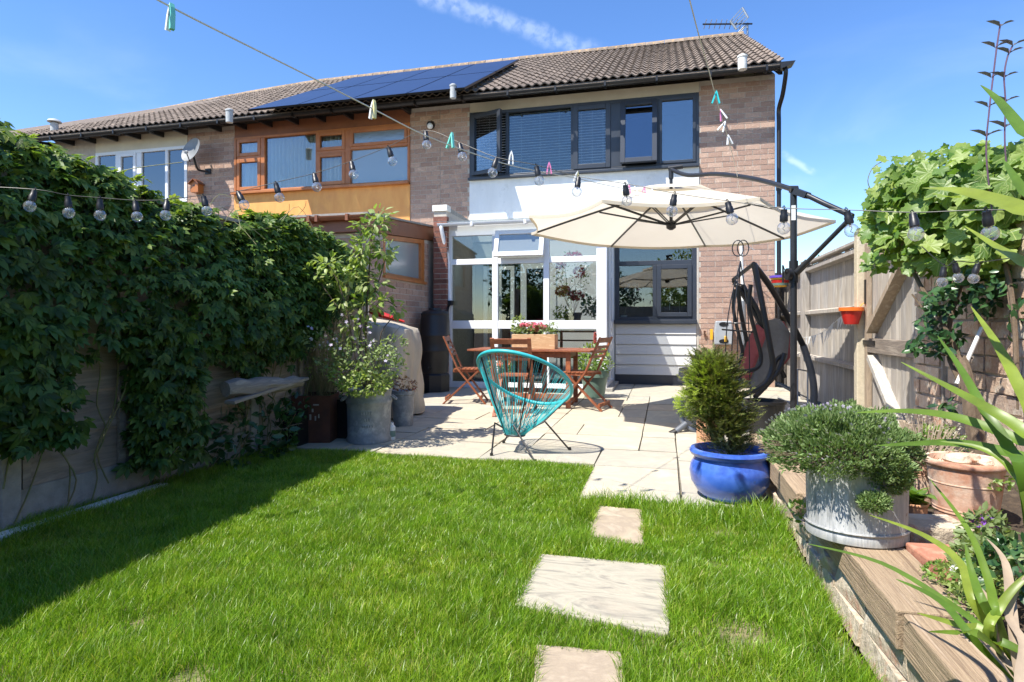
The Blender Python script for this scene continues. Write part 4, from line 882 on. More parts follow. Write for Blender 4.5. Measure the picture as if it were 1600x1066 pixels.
btab=[(.2,.5),(1.95,.55),(2.46,.45),(2.5,.86),(2.9,.86),(2.95,.18),(3.38,.15),(3.45,.72),(3.8,.78),(3.9,.55),(4.4,.55),(4.8,1.05),(5.4,1.25),(5.9,1.4)]
N=9600; y=RNG.uniform(.5,5.95,N); y=np.where(RNG.random(N)<.25,RNG.uniform(3.8,5.9,N),y); zt=prof(y,ztab)+.07*nz2(y,y*0,2.6,3); zb=prof(y,btab)
s=RNG.random(N); z=zb+(zt-zb)*s**.8
fn_=nz2(y,z,2.2,9); thick=np.where(z>.95,np.clip((zt-z)*.40+.01,.01,.27),.15)+.09*fn_+.02
ex=RNG.random(N)<.2; y=np.where(ex,np.where(RNG.random(N)<.4,RNG.uniform(2.1,2.47,N),RNG.uniform(2.95,3.38,N)),y); z=np.where(ex,np.where(y<2.7,RNG.uniform(.46,1.1,N),RNG.uniform(.18,1.1,N)),z); zt=np.where(ex,prof(y,ztab),zt)
keep=(z>1.0)|(fn_>-.32+.30*(1.0-z))|(ex&(fn_>-.5)); y,z,thick,zt,s=y[keep],z[keep],thick[keep],zt[keep],s[keep]; n=len(y)
x=FXL+.04+np.maximum(thick,.03)*RNG.uniform(.55,1.0,n)
norm=np.stack([RNG.uniform(.2,1,n),RNG.normal(0,.5,n)-.2,RNG.uniform(.1,1.1,n)],1); dirs=np.stack([RNG.uniform(-.1,.9,n),RNG.normal(0,.75,n),RNG.uniform(-1.2,-.1,n)],1)
loc=np.stack([x,y,z],1); size=RNG.uniform(.045,.095,n)
# top shelf
M_=3600; y2=RNG.uniform(.5,5.95,M_); y2=np.where(RNG.random(M_)<.3,RNG.uniform(3.7,5.95,M_),y2); z2=prof(y2,ztab)+.07*nz2(y2,y2*0,2.6,3)+RNG.uniform(-.08,.05,M_); x2=RNG.uniform(-.42,-.02,M_)*np.where(z2>1.8,1,.8)+FXL+.03; z2-=np.abs(x2-FXL-.03)**2*1.1
l2=np.stack([x2,y2,z2],1); n2=np.stack([RNG.normal(-.1,.45,M_),RNG.normal(-.2,.4,M_),np.ones(M_)],1); d2=np.stack([RNG.normal(.2,.7,M_),RNG.normal(0,.7,M_),RNG.uniform(-.6,.25,M_)],1)
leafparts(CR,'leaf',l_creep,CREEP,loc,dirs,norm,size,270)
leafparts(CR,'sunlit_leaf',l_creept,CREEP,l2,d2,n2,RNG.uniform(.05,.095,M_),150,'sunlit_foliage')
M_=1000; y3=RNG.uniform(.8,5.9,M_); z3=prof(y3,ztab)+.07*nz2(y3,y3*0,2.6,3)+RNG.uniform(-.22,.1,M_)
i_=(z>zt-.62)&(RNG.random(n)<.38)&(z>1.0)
scatter('mid_leaf',l_creept,CREEP,loc[i_]+np.array((.05,0,0)),dirs[i_]+np.array((.3,0,.3)),norm[i_]+np.array((0,-.1,.5)),size[i_]*.9,CR,'stuff')  # lighter tones paint sun catching the upper face
scatter('sunlit_tip_leaf',l_creepy,CREEP,np.stack([FXL+.04+np.clip((prof(y3,ztab)-z3)*.46,-.1,.3)+RNG.uniform(-.2,.09,M_),y3,z3-.04],1),np.stack([RNG.normal(.3,.6,M_),RNG.normal(0,.7,M_),RNG.uniform(-.2,.6,M_)],1),np.stack([RNG.normal(-.1,.4,M_),RNG.normal(-.2,.4,M_),np.ones(M_)],1),RNG.uniform(.035,.07,M_),CR,'stuff')  # pale tips that also paint sunlight along the top
st=MB()
for k in range(46):
    yy=random.uniform(1.,5.8); z0=random.uniform(0,.5); P=[V((FXL+.06,yy,z0))]
    for q in range(5): P.append(P[-1]+V((random.uniform(-.01,.02),random.uniform(-.1,.1),random.uniform(.12,.24))))
    st.tube(smoothline(P,3),.004,4)
for k in range(10): # tendrils arching out, some with light tips
    yy=random.uniform(2.9,5.6); zz=float(prof(yy,ztab)); P=[V((FXL+.1,yy,zz-.05)),V((FXL+.2,yy+random.uniform(-.12,.12),zz+random.uniform(-.05,.14))),V((FXL+.36+random.uniform(0,.1),yy+random.uniform(-.25,.25),zz+random.uniform(-.25,.1)))]
    st.tube(smoothline(P,4),.0022,4)
st.build('stem',m_stemg,CR,kind='stuff')
# ================================================================ RIGHT FENCE AND GATE
FXR=1.95
FR=thing('garden_fence','tall weathered vertical board fence on the right between the house and the gate','fence',(FXR,9,0))
its=[]; yy=6.84
while yy<12.2:
    its.append(((.014,.118,1.86+.0),(FXR+.055+random.uniform(0,.006),yy+.06,.96+random.uniform(-.008,.008)),MX.Rotation(math.radians(5),3,'Z'))); yy+=.104
pieces(FR,'board',its,m_fencew)
for y,mm in((9.28,m_fencew),(11.85,m_fencew)): mb=MB(); mb.bb(FXR-.07,FXR+.035,y-.05,y+.05,0,1.95 if y<10 else 2.0); mb.build('post',mm,FR,bevel=.006)
mb=MB(); mb.bb(FXR-.07,FXR+.05,6.72,6.83,0,2.0); mb.build('concrete_post',m_concc,FR,bevel=.01)
for a,b in((6.83,9.23),(9.33,11.8)):
    for z in(.60,1.22,1.82): mb=MB(); mb.prism([(FXR+.043,a,z-.04),(FXR-.03,a,z-.02),(FXR-.03,a,z+.02),(FXR+.043,a,z+.04)],(0,b-a,0)); mb.build('rail',m_fencew,FR)
    mb=MB(); mb.bb(FXR-.02,FXR+.09,a,b,1.905,1.94); mb.build('capping',m_fencew,FR,bevel=.004)
GA=thing('garden_gate','timber side gate with diagonal braces and black ironwork','gate',(FXR,6,0))
gy0,gy1=5.3,6.7; its=[]
yy=gy0
while yy<gy1-.05: its.append(((.018,.112,1.83),(FXR+.05,yy+.06,.97+random.uniform(-.004,.004)),MX.Rotation(math.radians(2.5),3,'Z'))); yy+=.117
pieces(GA,'board',its,m_fencew)
def gp(u,v,X=FXR): return atX(u,v,X)
mb=MB(); mb.bb(FXR-.01,FXR+.035,gy0,gy1-.08,.78,.92); mb.build('ledge',m_fencel,GA,bevel=.004)
mb=MB(); mb.bb(FXR-.01,FXR+.035,gy0,gy1-.08,1.68,1.82); mb.build('ledge',m_gatew,GA,bevel=.004)
mb=MB(); mb.bb(FXR-.01,FXR+.035,gy0,gy1-.08,.12,.24); mb.build('ledge',m_gatew,GA,bevel=.004)
mb=MB(); mb.bb(FXR-.01,FXR+.035,gy1-.079,gy1,.1,1.86); mb.build('stile',m_gatew,GA,bevel=.004)
mb=MB(); mb.beam((FXR+.008,gy1-.2,.99),(FXR+.008,gy0+.22,1.66),.055,.13,(1,0,0)); mb.v=[p for p in mb.v]; mb.build('brace',m_gatew,GA,bevel=.004)
m_wbr=mat('whitened_brace',[(.50,.48,.44),(.38,.35,.31),(.60,.58,.54)],sc=8,rough=.8,bump=.4)
mb=MB(); mb.beam((FXR+.008,gy1-.2,.74),(FXR+.008,5.72,.14),.055,.11,(1,0,0)); mb.build('brace',m_wbr,GA,bevel=.004,label='whitened lower brace')
for z in(1.28,.88):
    mb=MB(); mb.bb(FXR-.02,FXR-.011,gy1-.32 if z<1 else gy1-.06,gy1+.02 if z<1 else gy1-.02,z-.02,z+.02 if z<1 else z+.22); mb.build('hinge',m_black,GA)
mb=MB(); mb.lathe([(.02,-.03),(.03,0),(.035,.03),(.02,.05)],(FXR-.04,gy0+.1,.86),12,axis=(-1,0,0),cap1=True); mb.build('knob',m_black,GA,smooth=True)
# ================================================================ RIGHT GARDEN WALL
GW=thing('garden_wall','old reclaimed brick garden wall behind the raised bed','wall',(1.9,3,0))
XW=1.9
mb=MB(); mb.bb(XW+.008,XW+.22,.4,5.24,0,1.72); mb.bb(XW-.022,XW+.007,4.8,5.24,0,1.74); mb.build('core',m_mortar2,GW)
ROUGH=.006
def wallb(y0,y1,X):
    it=[]; pz=.108; z=.0; k=0
    while z<1.7:
        y=y0+(-.12 if k%2 else 0)
        while y<y1:
            L=random.choice((.23,.23,.23,.12,.16)); a=max(y,y0)+.006; b=min(y+L,y1)-.006; y+=L
            if b-a>.05: it.append(((.05,round(b-a,2),pz-.016+random.uniform(-.003,.003)),(X+.02-random.uniform(0,.012),(a+b)/2,z+pz/2+random.uniform(-.003,.003)),MX.Rotation(random.uniform(-.02,.02),3,'X')@MX.Rotation(random.uniform(-.03,.03),3,'Z')))
        z+=pz;k+=1
    return it
wi=wallb(.45,4.79,XW)+wallb(4.81,5.23,XW-.03)
cache=[]
pieces(GW,'brick',wi,m_oldbrick)
for o_ in GW.children: pass
mb=MB(); mb.bb(XW-.06,XW+.24,.4,5.24,1.741,1.80); mb.build('coping',m_oldbrick,GW,bevel=.01)
# ================================================================ RAISED BED
mb=MB(); n1,n2=14,46
for i in range(n1+1):
    for j in range(n2+1):
        x=.78+(1.86-.78)*i/n1; y=.3+(BY1-.05-.3)*j/n2; mb.v.append((x,y,.17+.045*NZ.fractal(V((x*5,y*5,2)),1,2,4)+.05*(x-.78)))
mb.f=[(i*(n2+1)+j,(i+1)*(n2+1)+j,(i+1)*(n2+1)+j+1,i*(n2+1)+j+1) for i in range(n1) for j in range(n2)]
BS=struct(mb,'bed_soil',m_soil,smooth=True)
mb=MB(); mb.bb(.80,1.84,.3,BY1-.06,-.05,.13); struct(mb,'bed_fill',m_soil)
SLP=[(.3,1.86,.022),(1.87,3.05,.012),(3.07,4.68,-.01)]
labs=['oak sleeper nearest the camera with long open grain','oak sleeper under the zinc tub, the second along the bed edge','far oak sleeper between the zinc tub and the patio']
for (a,b,dx),lab in zip(SLP,labs):
    mb=MB(); n=14
    for i in range(n+1):
        y=a+.004+(b-a-.008)*i/n
        for (x,z) in((BXT,.15),(BXT,.262),(BXT+.2,.262),(BXT+.2,.15)): mb.v.append((x+dx+random.uniform(-.0025,.0025),y,z+random.uniform(-.002,.002)))
    for i in range(n):
        for k in range(4): p=i*4+k;q=i*4+(k+1)%4; mb.f.append((p,q,q+4,p+4))
    mb.f+=[(3,2,1,0),tuple(n*4+k for k in range(4))]
    single(mb,'oak_sleeper',m_sleeper,lab,'sleeper','sleepers along the raised bed',bevel=.005)
RW=thing('stone_kerb','low rough pale stone course under the sleepers','stone edging',(BX0,2.5,0))
ROUGH=.014; it=[]; y=.35
while y<4.66:
    L=random.choice((.2,.26,.32,.16)); L=min(L,4.68-y); it.append(((.11,L-.006,.088),(BX0+.075+random.uniform(-.01,.012),y+L/2,.022),MX.Rotation(random.uniform(-.02,.02),3,'Y'))); it.append(((.10,L-.012,.078),(BX0+.08+random.uniform(-.014,.014),y+L/2+random.uniform(-.03,.03),.105),MX.Rotation(random.uniform(-.015,.015),3,'X'))); y+=L
pieces(RW,'stone',it,m_grstone)
it=[]
for k in range(4): it.append(((.24,.1,.075),(.74+k*.26,4.72,.02),None)); it.append(((.24,.1,.075),(.8+k*.26,4.72,.105),None))
pieces(RW,'end_brick',it,m_oldbrick); ROUGH=.0015
# stuff on the bed: bricks and stone
mb=MB(); p=atZ(1487,760,.26); q=atZ(1487,835,.26)
c=atZ(1450,814,.31); mb.box((c.x,c.y,.26),(.24,.17,.11),MX.Rotation(.15,3,'Z')); 
o_=mb.build('rough_block',m_grstone,None,bevel=.015); tag(o_,'rough pale topped grey stone block behind the zinc tub','stone'); 
mb=MB(); c=atZ(1470,862,.28); mb.box((.965,c.y,.245),(.27,.15,.08),MX.Rotation(.1,3,'Z')); tag(mb.build('paving_brick',m_redstone,None,bevel=.008),'flat red paving brick lying beside the zinc tub','brick')
# ================================================================ PARASOL
hubc=V((.08,6.7,0)); Rp=1.62; zr_=2.10; za=2.52; rimV=[]
for px,py in((820,336),(851,363),(963,381),(1103,383.5),(1235,372),(1292,345),(1171,314),(937,311)): rimV.append(atZ(px,py,zr_))
cen=sum(rimV,V())/8; cen.z=0; hubc=V((cen.x,cen.y,0)); rr=[]
for p in rimV:
    d=V((p.x-cen.x,p.y-cen.y,0)); L=d.length; d=d/L*(.45*L+.55*1.66); rr.append(V((cen.x+d.x,cen.y+d.y,zr_)))
PS=thing('cantilever_parasol','large cream cantilever parasol with a dark curved arm over the patio','parasol',(1.04,5.42,0))
apex=V((hubc.x,hubc.y,za))
mb=MB(); cap_t=.24
def canopy_pt(i,f,t): # between rib i and i+1 at fraction f, t 0 centre..1 rim
    a=rr[i%8].lerp(rr[(i+1)%8],f); sagy=.0; p=apex.lerp(a,t); c_=(apex.xy.to_3d()); 
    s_=4*f*(1-f); p.z=za+(zr_-za)*(t**1.12)-.035*s_*t+.0; 
    pull=1-.05*s_*t*t; return V((apex.x+(p.x-apex.x)*pull,apex.y+(p.y-apex.y)*pull,p.z))
nt,nf=8,6
for i in range(8):
    b=len(mb.v)
    for a in range(nt+1):
        t=.20+.80*a/nt
        for k in range(nf+1): mb.v.append(tuple(canopy_pt(i,k/nf,t)))
    for a in range(nt):
        for k in range(nf): p=b+a*(nf+1)+k; mb.f.append((p,p+nf+1,p+nf+2,p+1))
m=MB(); m.v=mb.v; m.f=mb.f
cn=mb.build('canopy',m_canvas,PS,smooth=True)
mb=MB()
for i in range(8):
    b=len(mb.v)
    for a in range(4):
        t=.40*a/3
        for k in range(nf+1): p=canopy_pt(i,k/nf,t); mb.v.append((p.x,p.y,p.z+.045))
    for a in range(3):
        for k in range(nf): p=b+a*(nf+1)+k; mb.f.append((p,p+nf+1,p+nf+2,p+1))
mb.build('vent_flap',m_canvas,cn,smooth=True)
mb=MB()
for i in range(8):
    pts=[canopy_pt(i,k/nf,1.) for k in range(nf+1)]
    for p,q in zip(pts,pts[1:]): mb.beam(p+V((0,0,-.012)),q+V((0,0,-.012)),.006,.03)
mb.build('hem',m_canvas,cn)
hub=V((apex.x,apex.y,2.12)); 
mb=MB(); mb.tube([hub+V((0,0,-.03)),apex+V((0,0,.14))],.018,10); mb.build('centre_pole',m_blackm,PS,smooth=True)
mb=MB(); mb.lathe([(.02,-.05),(.05,-.03),(.055,.03),(.03,.05)],hub,14,cap1=True); mb.build('hub',m_blackm,PS,smooth=True)
mb=MB(); mb.lathe([(.045,-.03),(.05,.03)],apex+V((0,0,-.05)),12,cap1=True); mb.build('top_hub',m_blackm,PS,smooth=True)
for i in range(8):
    pts=[canopy_pt(i,0,t)+V((0,0,-.018)) for t in(.03,.25,.5,.75,.99)]
    mb=MB()
    for p,q in zip(pts,pts[1:]): mb.beam(p,q,.012,.02)
    rb=mb.build('rib',m_blackm,PS)
    s_=MB(); q=canopy_pt(i,0,.50)+V((0,0,-.03)); dn=(q-hub).normalized(); sd2=dn.cross(V((0,0,1))).normalized()*.012
    s_.beam(hub+sd2,q+sd2,.006,.014); s_.beam(hub-sd2,q-sd2,.006,.014); s_.build('strut',m_blackm,rb)
mx_,my_=atD(1240,560,4.95).x,atD(1240,560,4.95).y; mt_=V((mx_,my_,atD(1243,296,4.95).z))
mb=MB(); mb.tube([(mx_,my_,0),(mx_,my_,mt_.z)],.0265,14); mb.build('mast',m_blackm,PS,smooth=True)
def dd(u,v,d): return atD(u,v,d)
arm=smoothline([apex+V((0,0,.20)),dd(1075,274,6.2),dd(1120,272,5.9),dd(1180,280,5.4),dd(1243,298,4.93),dd(1290,319,4.7),dd(1332,338,4.5)],5)
mb=MB(); mb.tube(arm,.021,12); mb.build('arm',m_blackm,PS,smooth=True)
mb=MB(); mb.lathe([(.03,-.03),(.03,.03)],mt_+V((0,0,.0)),12,axis=(1,.2,0),cap1=True); mb.beam(dd(1243,299,4.93),dd(1262,306,4.83),.06,.05); mb.build('arm_clamp',m_blackm,PS)
mb=MB(); p=dd(1040,284,6.35); mb.tube([apex+V((0,0,.22)),apex+V((0,0,.1))],.026,10); mb.tube([apex+V((-.03,0,.21)),apex+V((.12,0,.225))],.026,10); mb.build('arm_joint',m_blackm,PS,smooth=True)
mb=MB(); mb.tube([dd(1332,338,4.5),dd(1247,424,4.9)],.018,10); mb.tube([dd(1262,409,4.85),dd(1245,426,4.92)],.027,10); mb.build('brace_strut',m_blackm,PS,smooth=True)
mb=MB(); cz=atD(1240,425,4.95).z; mb.tube([(mx_,my_,cz-.09),(mx_,my_,cz+.09)],.035,14); mb.lathe([(.05,0),(.05,.03)],(mx_-.03,my_-.02,cz-.02),14,axis=(-1,-.3,0),cap1=True); mb.build('crank_housing',m_black,PS,smooth=True)
mb=MB(); mb.tube([(mx_-.06,my_-.03,cz-.02),(mx_-.09,my_-.05,cz+.05),(mx_-.09,my_-.05,cz-.09)],.008,8); mb.build('crank_handle',m_black,PS)
mb=MB(); mb.bb(mx_-.022,mx_+.01,my_-.0285,my_-.027,atD(0,345,4.95).z,atD(0,322,4.95).z); mb.build('label_sticker',m_white,PS)
for k in range(2): mb=MB(); c_=V((mx_,my_,.03)); e=V((.45,.0,0)) if k==0 else V((0,.45,0)); mb.beam(c_-e+V((0,0,.026*k)),c_+e+V((0,0,.026*k)),.05,.025); mb.build('base_bar',m_blackm,PS)
# ================================================================ TABLE, CHAIRS
tx0,tx1,ty0,ty1=-2.48,-.83,7.42,8.22; TB=thing('garden_table','slatted hardwood folding garden table carrying the flower box','table',(-1.6,7.8,0))
n=14; w_=(tx1-tx0)/n
for i in range(n): mb=MB(); mb.bb(tx0+i*w_+.004,tx0+(i+1)*w_-.004,ty0+.05,ty1-.05,.715,.738); mb.build('slat',m_wood,TB,bevel=.003)
mb=MB(); mb.bb(tx0,tx1,ty0,ty0+.046,.712,.737); mb.build('edge_board',m_wood,TB,bevel=.003); mb=MB(); mb.bb(tx0,tx1,ty1-.046,ty1,.712,.737); mb.build('edge_board',m_wood,TB,bevel=.003)
for (x,y) in((-1.17,ty0+.06),(-2.15,ty0+.06),(-1.17,ty1-.1),(-2.15,ty1-.1),(-1.52,ty0+.3),(-1.85,ty0+.3)): mb=MB(); mb.bb(x-.03,x+.03,y,y+.045,0,.711); mb.build('leg',m_wood,TB,bevel=.004)
for y in(ty0+.07,ty1-.09): 
    for z in(.64,.12): mb=MB(); mb.bb(-2.119,-1.201,y,y+.03,z,z+.06); mb.build('rail',m_wood,TB,bevel=.003)
for x in(-1.17,-2.15): mb=MB(); mb.bb(x-.015,x+.015,ty0+.106,ty1-.101,.64,.70); mb.build('apron',m_wood,TB)
def folding_chair(label):
    t=thing('folding_chair',label,'chair',(0,0,0),'folding hardwood chairs round the table')
    W2=.215
    for s in(-1,1):
        mb=MB(); P=[(s*W2,.27,0),(s*W2,-.10,.47),(s*W2,-.29,.90)]
        mb.beam(P[0],P[1],.022,.045,(1,0,0)); mb.beam(P[1],P[2],.022,.045,(1,0,0)); mb.build('front_leg',m_wood,t,bevel=.003)
        mb=MB(); mb.beam((s*(W2-.026),-.30,0),(s*(W2-.026),.17,.44),.022,.042,(1,0,0)); mb.build('rear_leg',m_wood,t,bevel=.003)
    for k in range(7): mb=MB(); y=-.16+k*.055; mb.bb(-.175,.175,y,y+.045,.452,.468); mb.build('seat_slat',m_wood,t,bevel=.002)
    for s in(-1,1): mb=MB(); mb.bb(s*.15-.012,s*.15+.012,-.17,.22,.42,.451); mb.build('seat_rail',m_wood,t)
    for k,(z,h) in enumerate(((.64,.035),(.70,.035),(.76,.035),(.83,.065))):
        y=-.10-(z+h/2-.47)*.19/.43; mb=MB(); mb.box((0,y,z+h/2),(.40,.016,h),MX.Rotation(math.radians(23),3,'X')); mb.build('back_slat',m_wood,t,bevel=.002)
    mb=MB(); mb.bb(-.19,.19,-.275,-.25,.05,.09); mb.build('stretcher',m_wood,t); mb=MB(); mb.bb(-.17,.17,.2,.22,.07,.11); mb.build('stretcher',m_wood,t)
    return t
fc=folding_chair('wooden folding chair at the left end of the table by the water butt')
for k,(x,y,rz,lab) in enumerate(((-2.60,7.78,-78,None),(-.98,7.60,76,'wooden folding chair at the right end of the table by the sage green pot'),(-1.72,6.92,4,'wooden folding chair behind the teal string chair with its back to the camera'))):
    o_=fc if k==0 else copytree(fc)
    o_.location=(x,y,0); o_.rotation_euler=(0,0,math.radians(rz))
    if lab: o_['label']=lab
# flower box
bx0,bx1=-1.93,-1.36; by=7.72; FB=thing('flower_box','knotty pine flower box on the garden table','planter',(-1.64,by,.738))
mb=MB(); mb.bb(bx0,bx1,by-.12,by-.10,.739,.93); mb.bb(bx0,bx1,by+.10,by+.12,.739,.93); mb.bb(bx0,bx0+.02,by-.099,by+.099,.739,.93); mb.bb(bx1-.02,bx1,by-.099,by+.099,.739,.93); mb.build('box',m_pine,FB,bevel=.004)
mb=MB(); mb.bb(bx0+.021,bx1-.021,by-.099,by+.099,.75,.9); mb.build('compost',m_soil,FB)
def bush(parent,name,c,r,n,tm,m,size,kind='stuff',up=.5,top=False,nobj=0,flat=1.):
    u=rnd_unit(n); rad=RNG.uniform(.55,1,n)**.5; 
    if top: u[:,2]=np.abs(u[:,2])
    loc=np.array(c)+u*rad[:,None]*np.array(r); nn=u*.7+np.array((0,0,up))+RNG.normal(0,.35,(n,3)); dd_=u*.6+RNG.normal(0,.6,(n,3)); dd_[:,2]+=.1
    sz=RNG.uniform(size[0],size[1],n)
    if nobj: leafparts(parent,name,m,tm,loc,dd_,nn,sz,nobj,'foliage')
    else: scatter(name,m,tm,loc,dd_,nn,sz,parent,kind)
PL=thing('geranium','pink and red flowers growing in the pine box','flowers',(-1.64,by,.9))
bush(PL,'leaf',(-1.66,by,.95),(.27,.13,.10),420,LEAF,l_herb,(.03,.055),top=True)
for k in range(34): pass
cl=[(random.uniform(-.2,.16),random.uniform(-.09,.08),random.uniform(.05,.13)) for _ in range(15)]
for a,b,c_ in cl: bush(PL,'bloom',(-1.66+a,by+b-.02,.94+c_),(.036,.036,.03),34,BLOB,l_pinkf,(.012,.02),kind=None,top=False)
bush(PL,'spiky_leaf',(-1.86,by,1.02),(.09,.08,.16),150,LEAF,l_tree,(.03,.06)); bush(PL,'trailing_leaf',(-1.42,by,.98),(.09,.09,.10),150,LEAF,l_herb,(.02,.04))
# ================================================================ STRING CHAIR
AC=thing('string_chair','round teal corded egg shaped garden chair on thin black legs','chair',(-.98,4.95,0))
hc_=atD(806,688,4.95); hc_.z=.13; rz_=math.radians(-14)
cc=atD(816,612,4.98); 
ux_=V((math.cos(rz_),math.sin(rz_),0)); uy_=V((-math.sin(rz_),math.cos(rz_),0)); ring=[]
for k in range(72):
    a=2*math.pi*k/72; sx=math.cos(a); sy=math.sin(a)  # sy=-1 back
    w_=.385*(1-.10*(-sy)); off=.40*sy; z=.60-.25*sy+.03*sx*sx; ring.append(V((cc.x,cc.y,0))+ux_*sx*w_+uy_*(off+.02)+V((0,0,z)))
mb=MB(); mb.tube(ring,.0155,10,closed=True); rg=mb.build('ring_wrap',m_teal,AC,smooth=True)
hub_=[V((hc_.x,hc_.y,.15))+ux_*math.cos(2*math.pi*k/72)*.085+uy_*(math.sin(2*math.pi*k/72)*.06-.02) for k in range(72)]
mb=MB(); mb.tube(hub_,.008,8,closed=True); hr=mb.build('seat_hoop',m_blackm,AC,smooth=True)
for k in range(72):
    p=ring[k]; q=hub_[k]; mid=p.lerp(q,.5)+V((0,0,-.035)); d=(mid-V((hc_.x,hc_.y,mid.z))); 
    mb=MB(); mb.tube([p,p.lerp(q,.5)+V((0,0,-.02)),q],.0026,4,caps=False)
    if k<1: pass
    mb.build('cord',m_teal,AC)
    if k%3==0:
        k2=(k+.5); a=2*math.pi*k2/72; sx=math.cos(a); sy=math.sin(a); w_=.385*(1-.10*(-sy)); p=V((cc.x,cc.y,0))+ux_*sx*w_+uy_*(.40*sy+.02)+V((0,0,.60-.25*sy+.03*sx*sx)); mb=MB(); mb.tube([p,p.lerp(hub_[(k+3)%72],.5)+V((0,0,-.02)),hub_[(k+3)%72]],.0026,4,caps=False); mb.build('cord',m_teal,AC)
def rpt(i): return ring[i%72]
mb=MB()
for i in(46,62,10,26): mb.tube([rpt(i),rpt(i).lerp(hub_[i],.5)+V((0,0,-.03)),hub_[i]],.0065,6)
mb.build('frame_rod',m_blackm,AC,smooth=True)
feet=[atZ(768,712),atZ(836,722),atZ(787,692),atZ(890,703)]
feet=[V((p.x,p.y,0)) for p in feet]; sh_=V((-.0,0,0))
tops=[V((cc.x,cc.y,0))+ux_*a+uy_*b+V((0,0,.25)) for a,b in((-.17,-.16),(.02,-.19),(-.12,.12),(.16,.10))]
for p,q in zip(feet,tops):
    mb=MB(); c2=V((hc_.x,hc_.y,.145)); mb.tube([p,q.lerp(p,.06),q,q.lerp(c2,.08),c2],.0075,8); lg=mb.build('leg',m_blackm,AC,smooth=True); mb=MB(); mb.lathe([(.014,0),(.014,.02)],p,8,cap1=True); mb.build('foot_cap',m_black,lg)
# ================================================================ SAGE POT WITH LUPIN
def pot(mb,c,prof,n=28): return mb.lathe(prof,c,n)
c=V((-.98,8.72,0)); SP=thing('plant_pot','sage green plastic pot beside the conservatory corner','plant pot',c)
mb=MB(); pot(mb,c,[(.14,0),(.19,.3),(.195,.30),(.215,.305),(.215,.40),(.2,.405),(.195,.36),(.0,.36)]); mb.build('pot',m_sage,SP,smooth=True)
LU=thing('lupin','leafy lupin with one tall pink flower spike in the sage pot','plant',c+V((0,0,.36)))
bush(LU,'leaf',c+V((-.02,0,.55)),(.24,.22,.22),420,LEAF,l_vine,(.04,.08)); bush(LU,'pale_leaf',c+V((.1,-.05,.5)),(.18,.18,.15),200,LEAF,l_herb,(.02,.05))
p0=atD(930,545,8.75); p1=atD(930,519,8.75); mb=MB(); mb.tube([c+V((0,0,.4)),p0,p1],.006,5); mb.build('stem',m_stemg,LU)
n=260; t=RNG.random(n); a=RNG.uniform(0,6.28,n); r=.042*(1-t*.75); loc=np.array(p0)[None]+t[:,None]*np.array(p1-p0)[None]+np.stack([np.cos(a)*r,np.sin(a)*r,0*r],1); scatter('flower_spike',l_pinkf,BLOB,loc,np.stack([np.cos(a),np.sin(a),0*a+.3],1),np.stack([0*a,0*a,0*a+1],1),RNG.uniform(.012,.02,n),LU)
c=V((-2.5,9.1,0)); q_=thing('plant_pot','small black pot of orange flowers behind the table against the glass','plant pot',c)
mb=MB(); pot(mb,c,[(.1,0),(.14,.28),(.125,.28),(.0,.24)]); mb.build('pot',m_black,q_,smooth=True)
q_=thing('bedding_plant','low plant with small orange red flowers behind the table','plant',c+V((0,0,.24))); bush(q_,'leaf',c+V((0,0,.42)),(.2,.16,.2),280,LEAF,l_herb,(.03,.06)); bush(q_,'bloom',c+V((.05,-.05,.5)),(.16,.12,.1),70,BLOB,leafmat('orange_petal',[(.7,.2,.1),(.75,.3,.2)],tgain=1.),(.02,.03))
# ================================================================ WATER BUTT
c=atZ(676,612); c=V((c.x,c.y+.1,0)); WB=thing('water_butt','tall black plastic water butt on its stand by the downpipe','water butt',c)
r=.235; mb=MB()
pr=[(r*.80,.30)]+[(r*(.84+.16*min(1,k/3)),.30+.055*k) for k in range(0,12)]; pr=[(r*.86,.29),(r*.93,.45),(r*.96,.62),(r*.985,.63),(r*.985,.66),(r*.97,.67),(r*1.0,.86),(r*1.02,.87),(r*1.02,.90),(r*1.0,.91),(r*.99,1.12),(r*.93,1.20)]
mb.lathe(pr,c,28); mb.build('barrel',m_black,WB,smooth=True)
mb=MB(); mb.lathe([(r*.95,1.20),(r*.96,1.23),(r*.8,1.27),(r*.45,1.29),(r*.43,1.32),(0,1.325)],c,28); mb.build('lid',m_black,WB,smooth=True)
mb=MB(); mb.lathe([(r*1.03,0),(r*1.05,.26),(r*.9,.288),(0,.288)],c,8); mb.build('stand',m_black,WB)
mb=MB(); d=V((cx0+.07,YC-.06,1.40)); mb.tube(smoothline([d,d+V((-.02,-.04,-.06)),c+V((r*.9,-.05,1.12))],4),.02,8); mb.build('filler_hose',m_black,WB,smooth=True); mb=MB(); mb.bb(d.x-.06,d.x+.05,d.y-.06,d.y+.04,d.z-.02,d.z+.06); mb.build('rain_diverter',m_black,WB,bevel=.006)
mb=MB(); mb.lathe([(.015,-.03),(.015,.05)],c+V((0,-r,.38)),8,axis=(0,-1,0),cap1=True); mb.build('tap',m_black,WB)
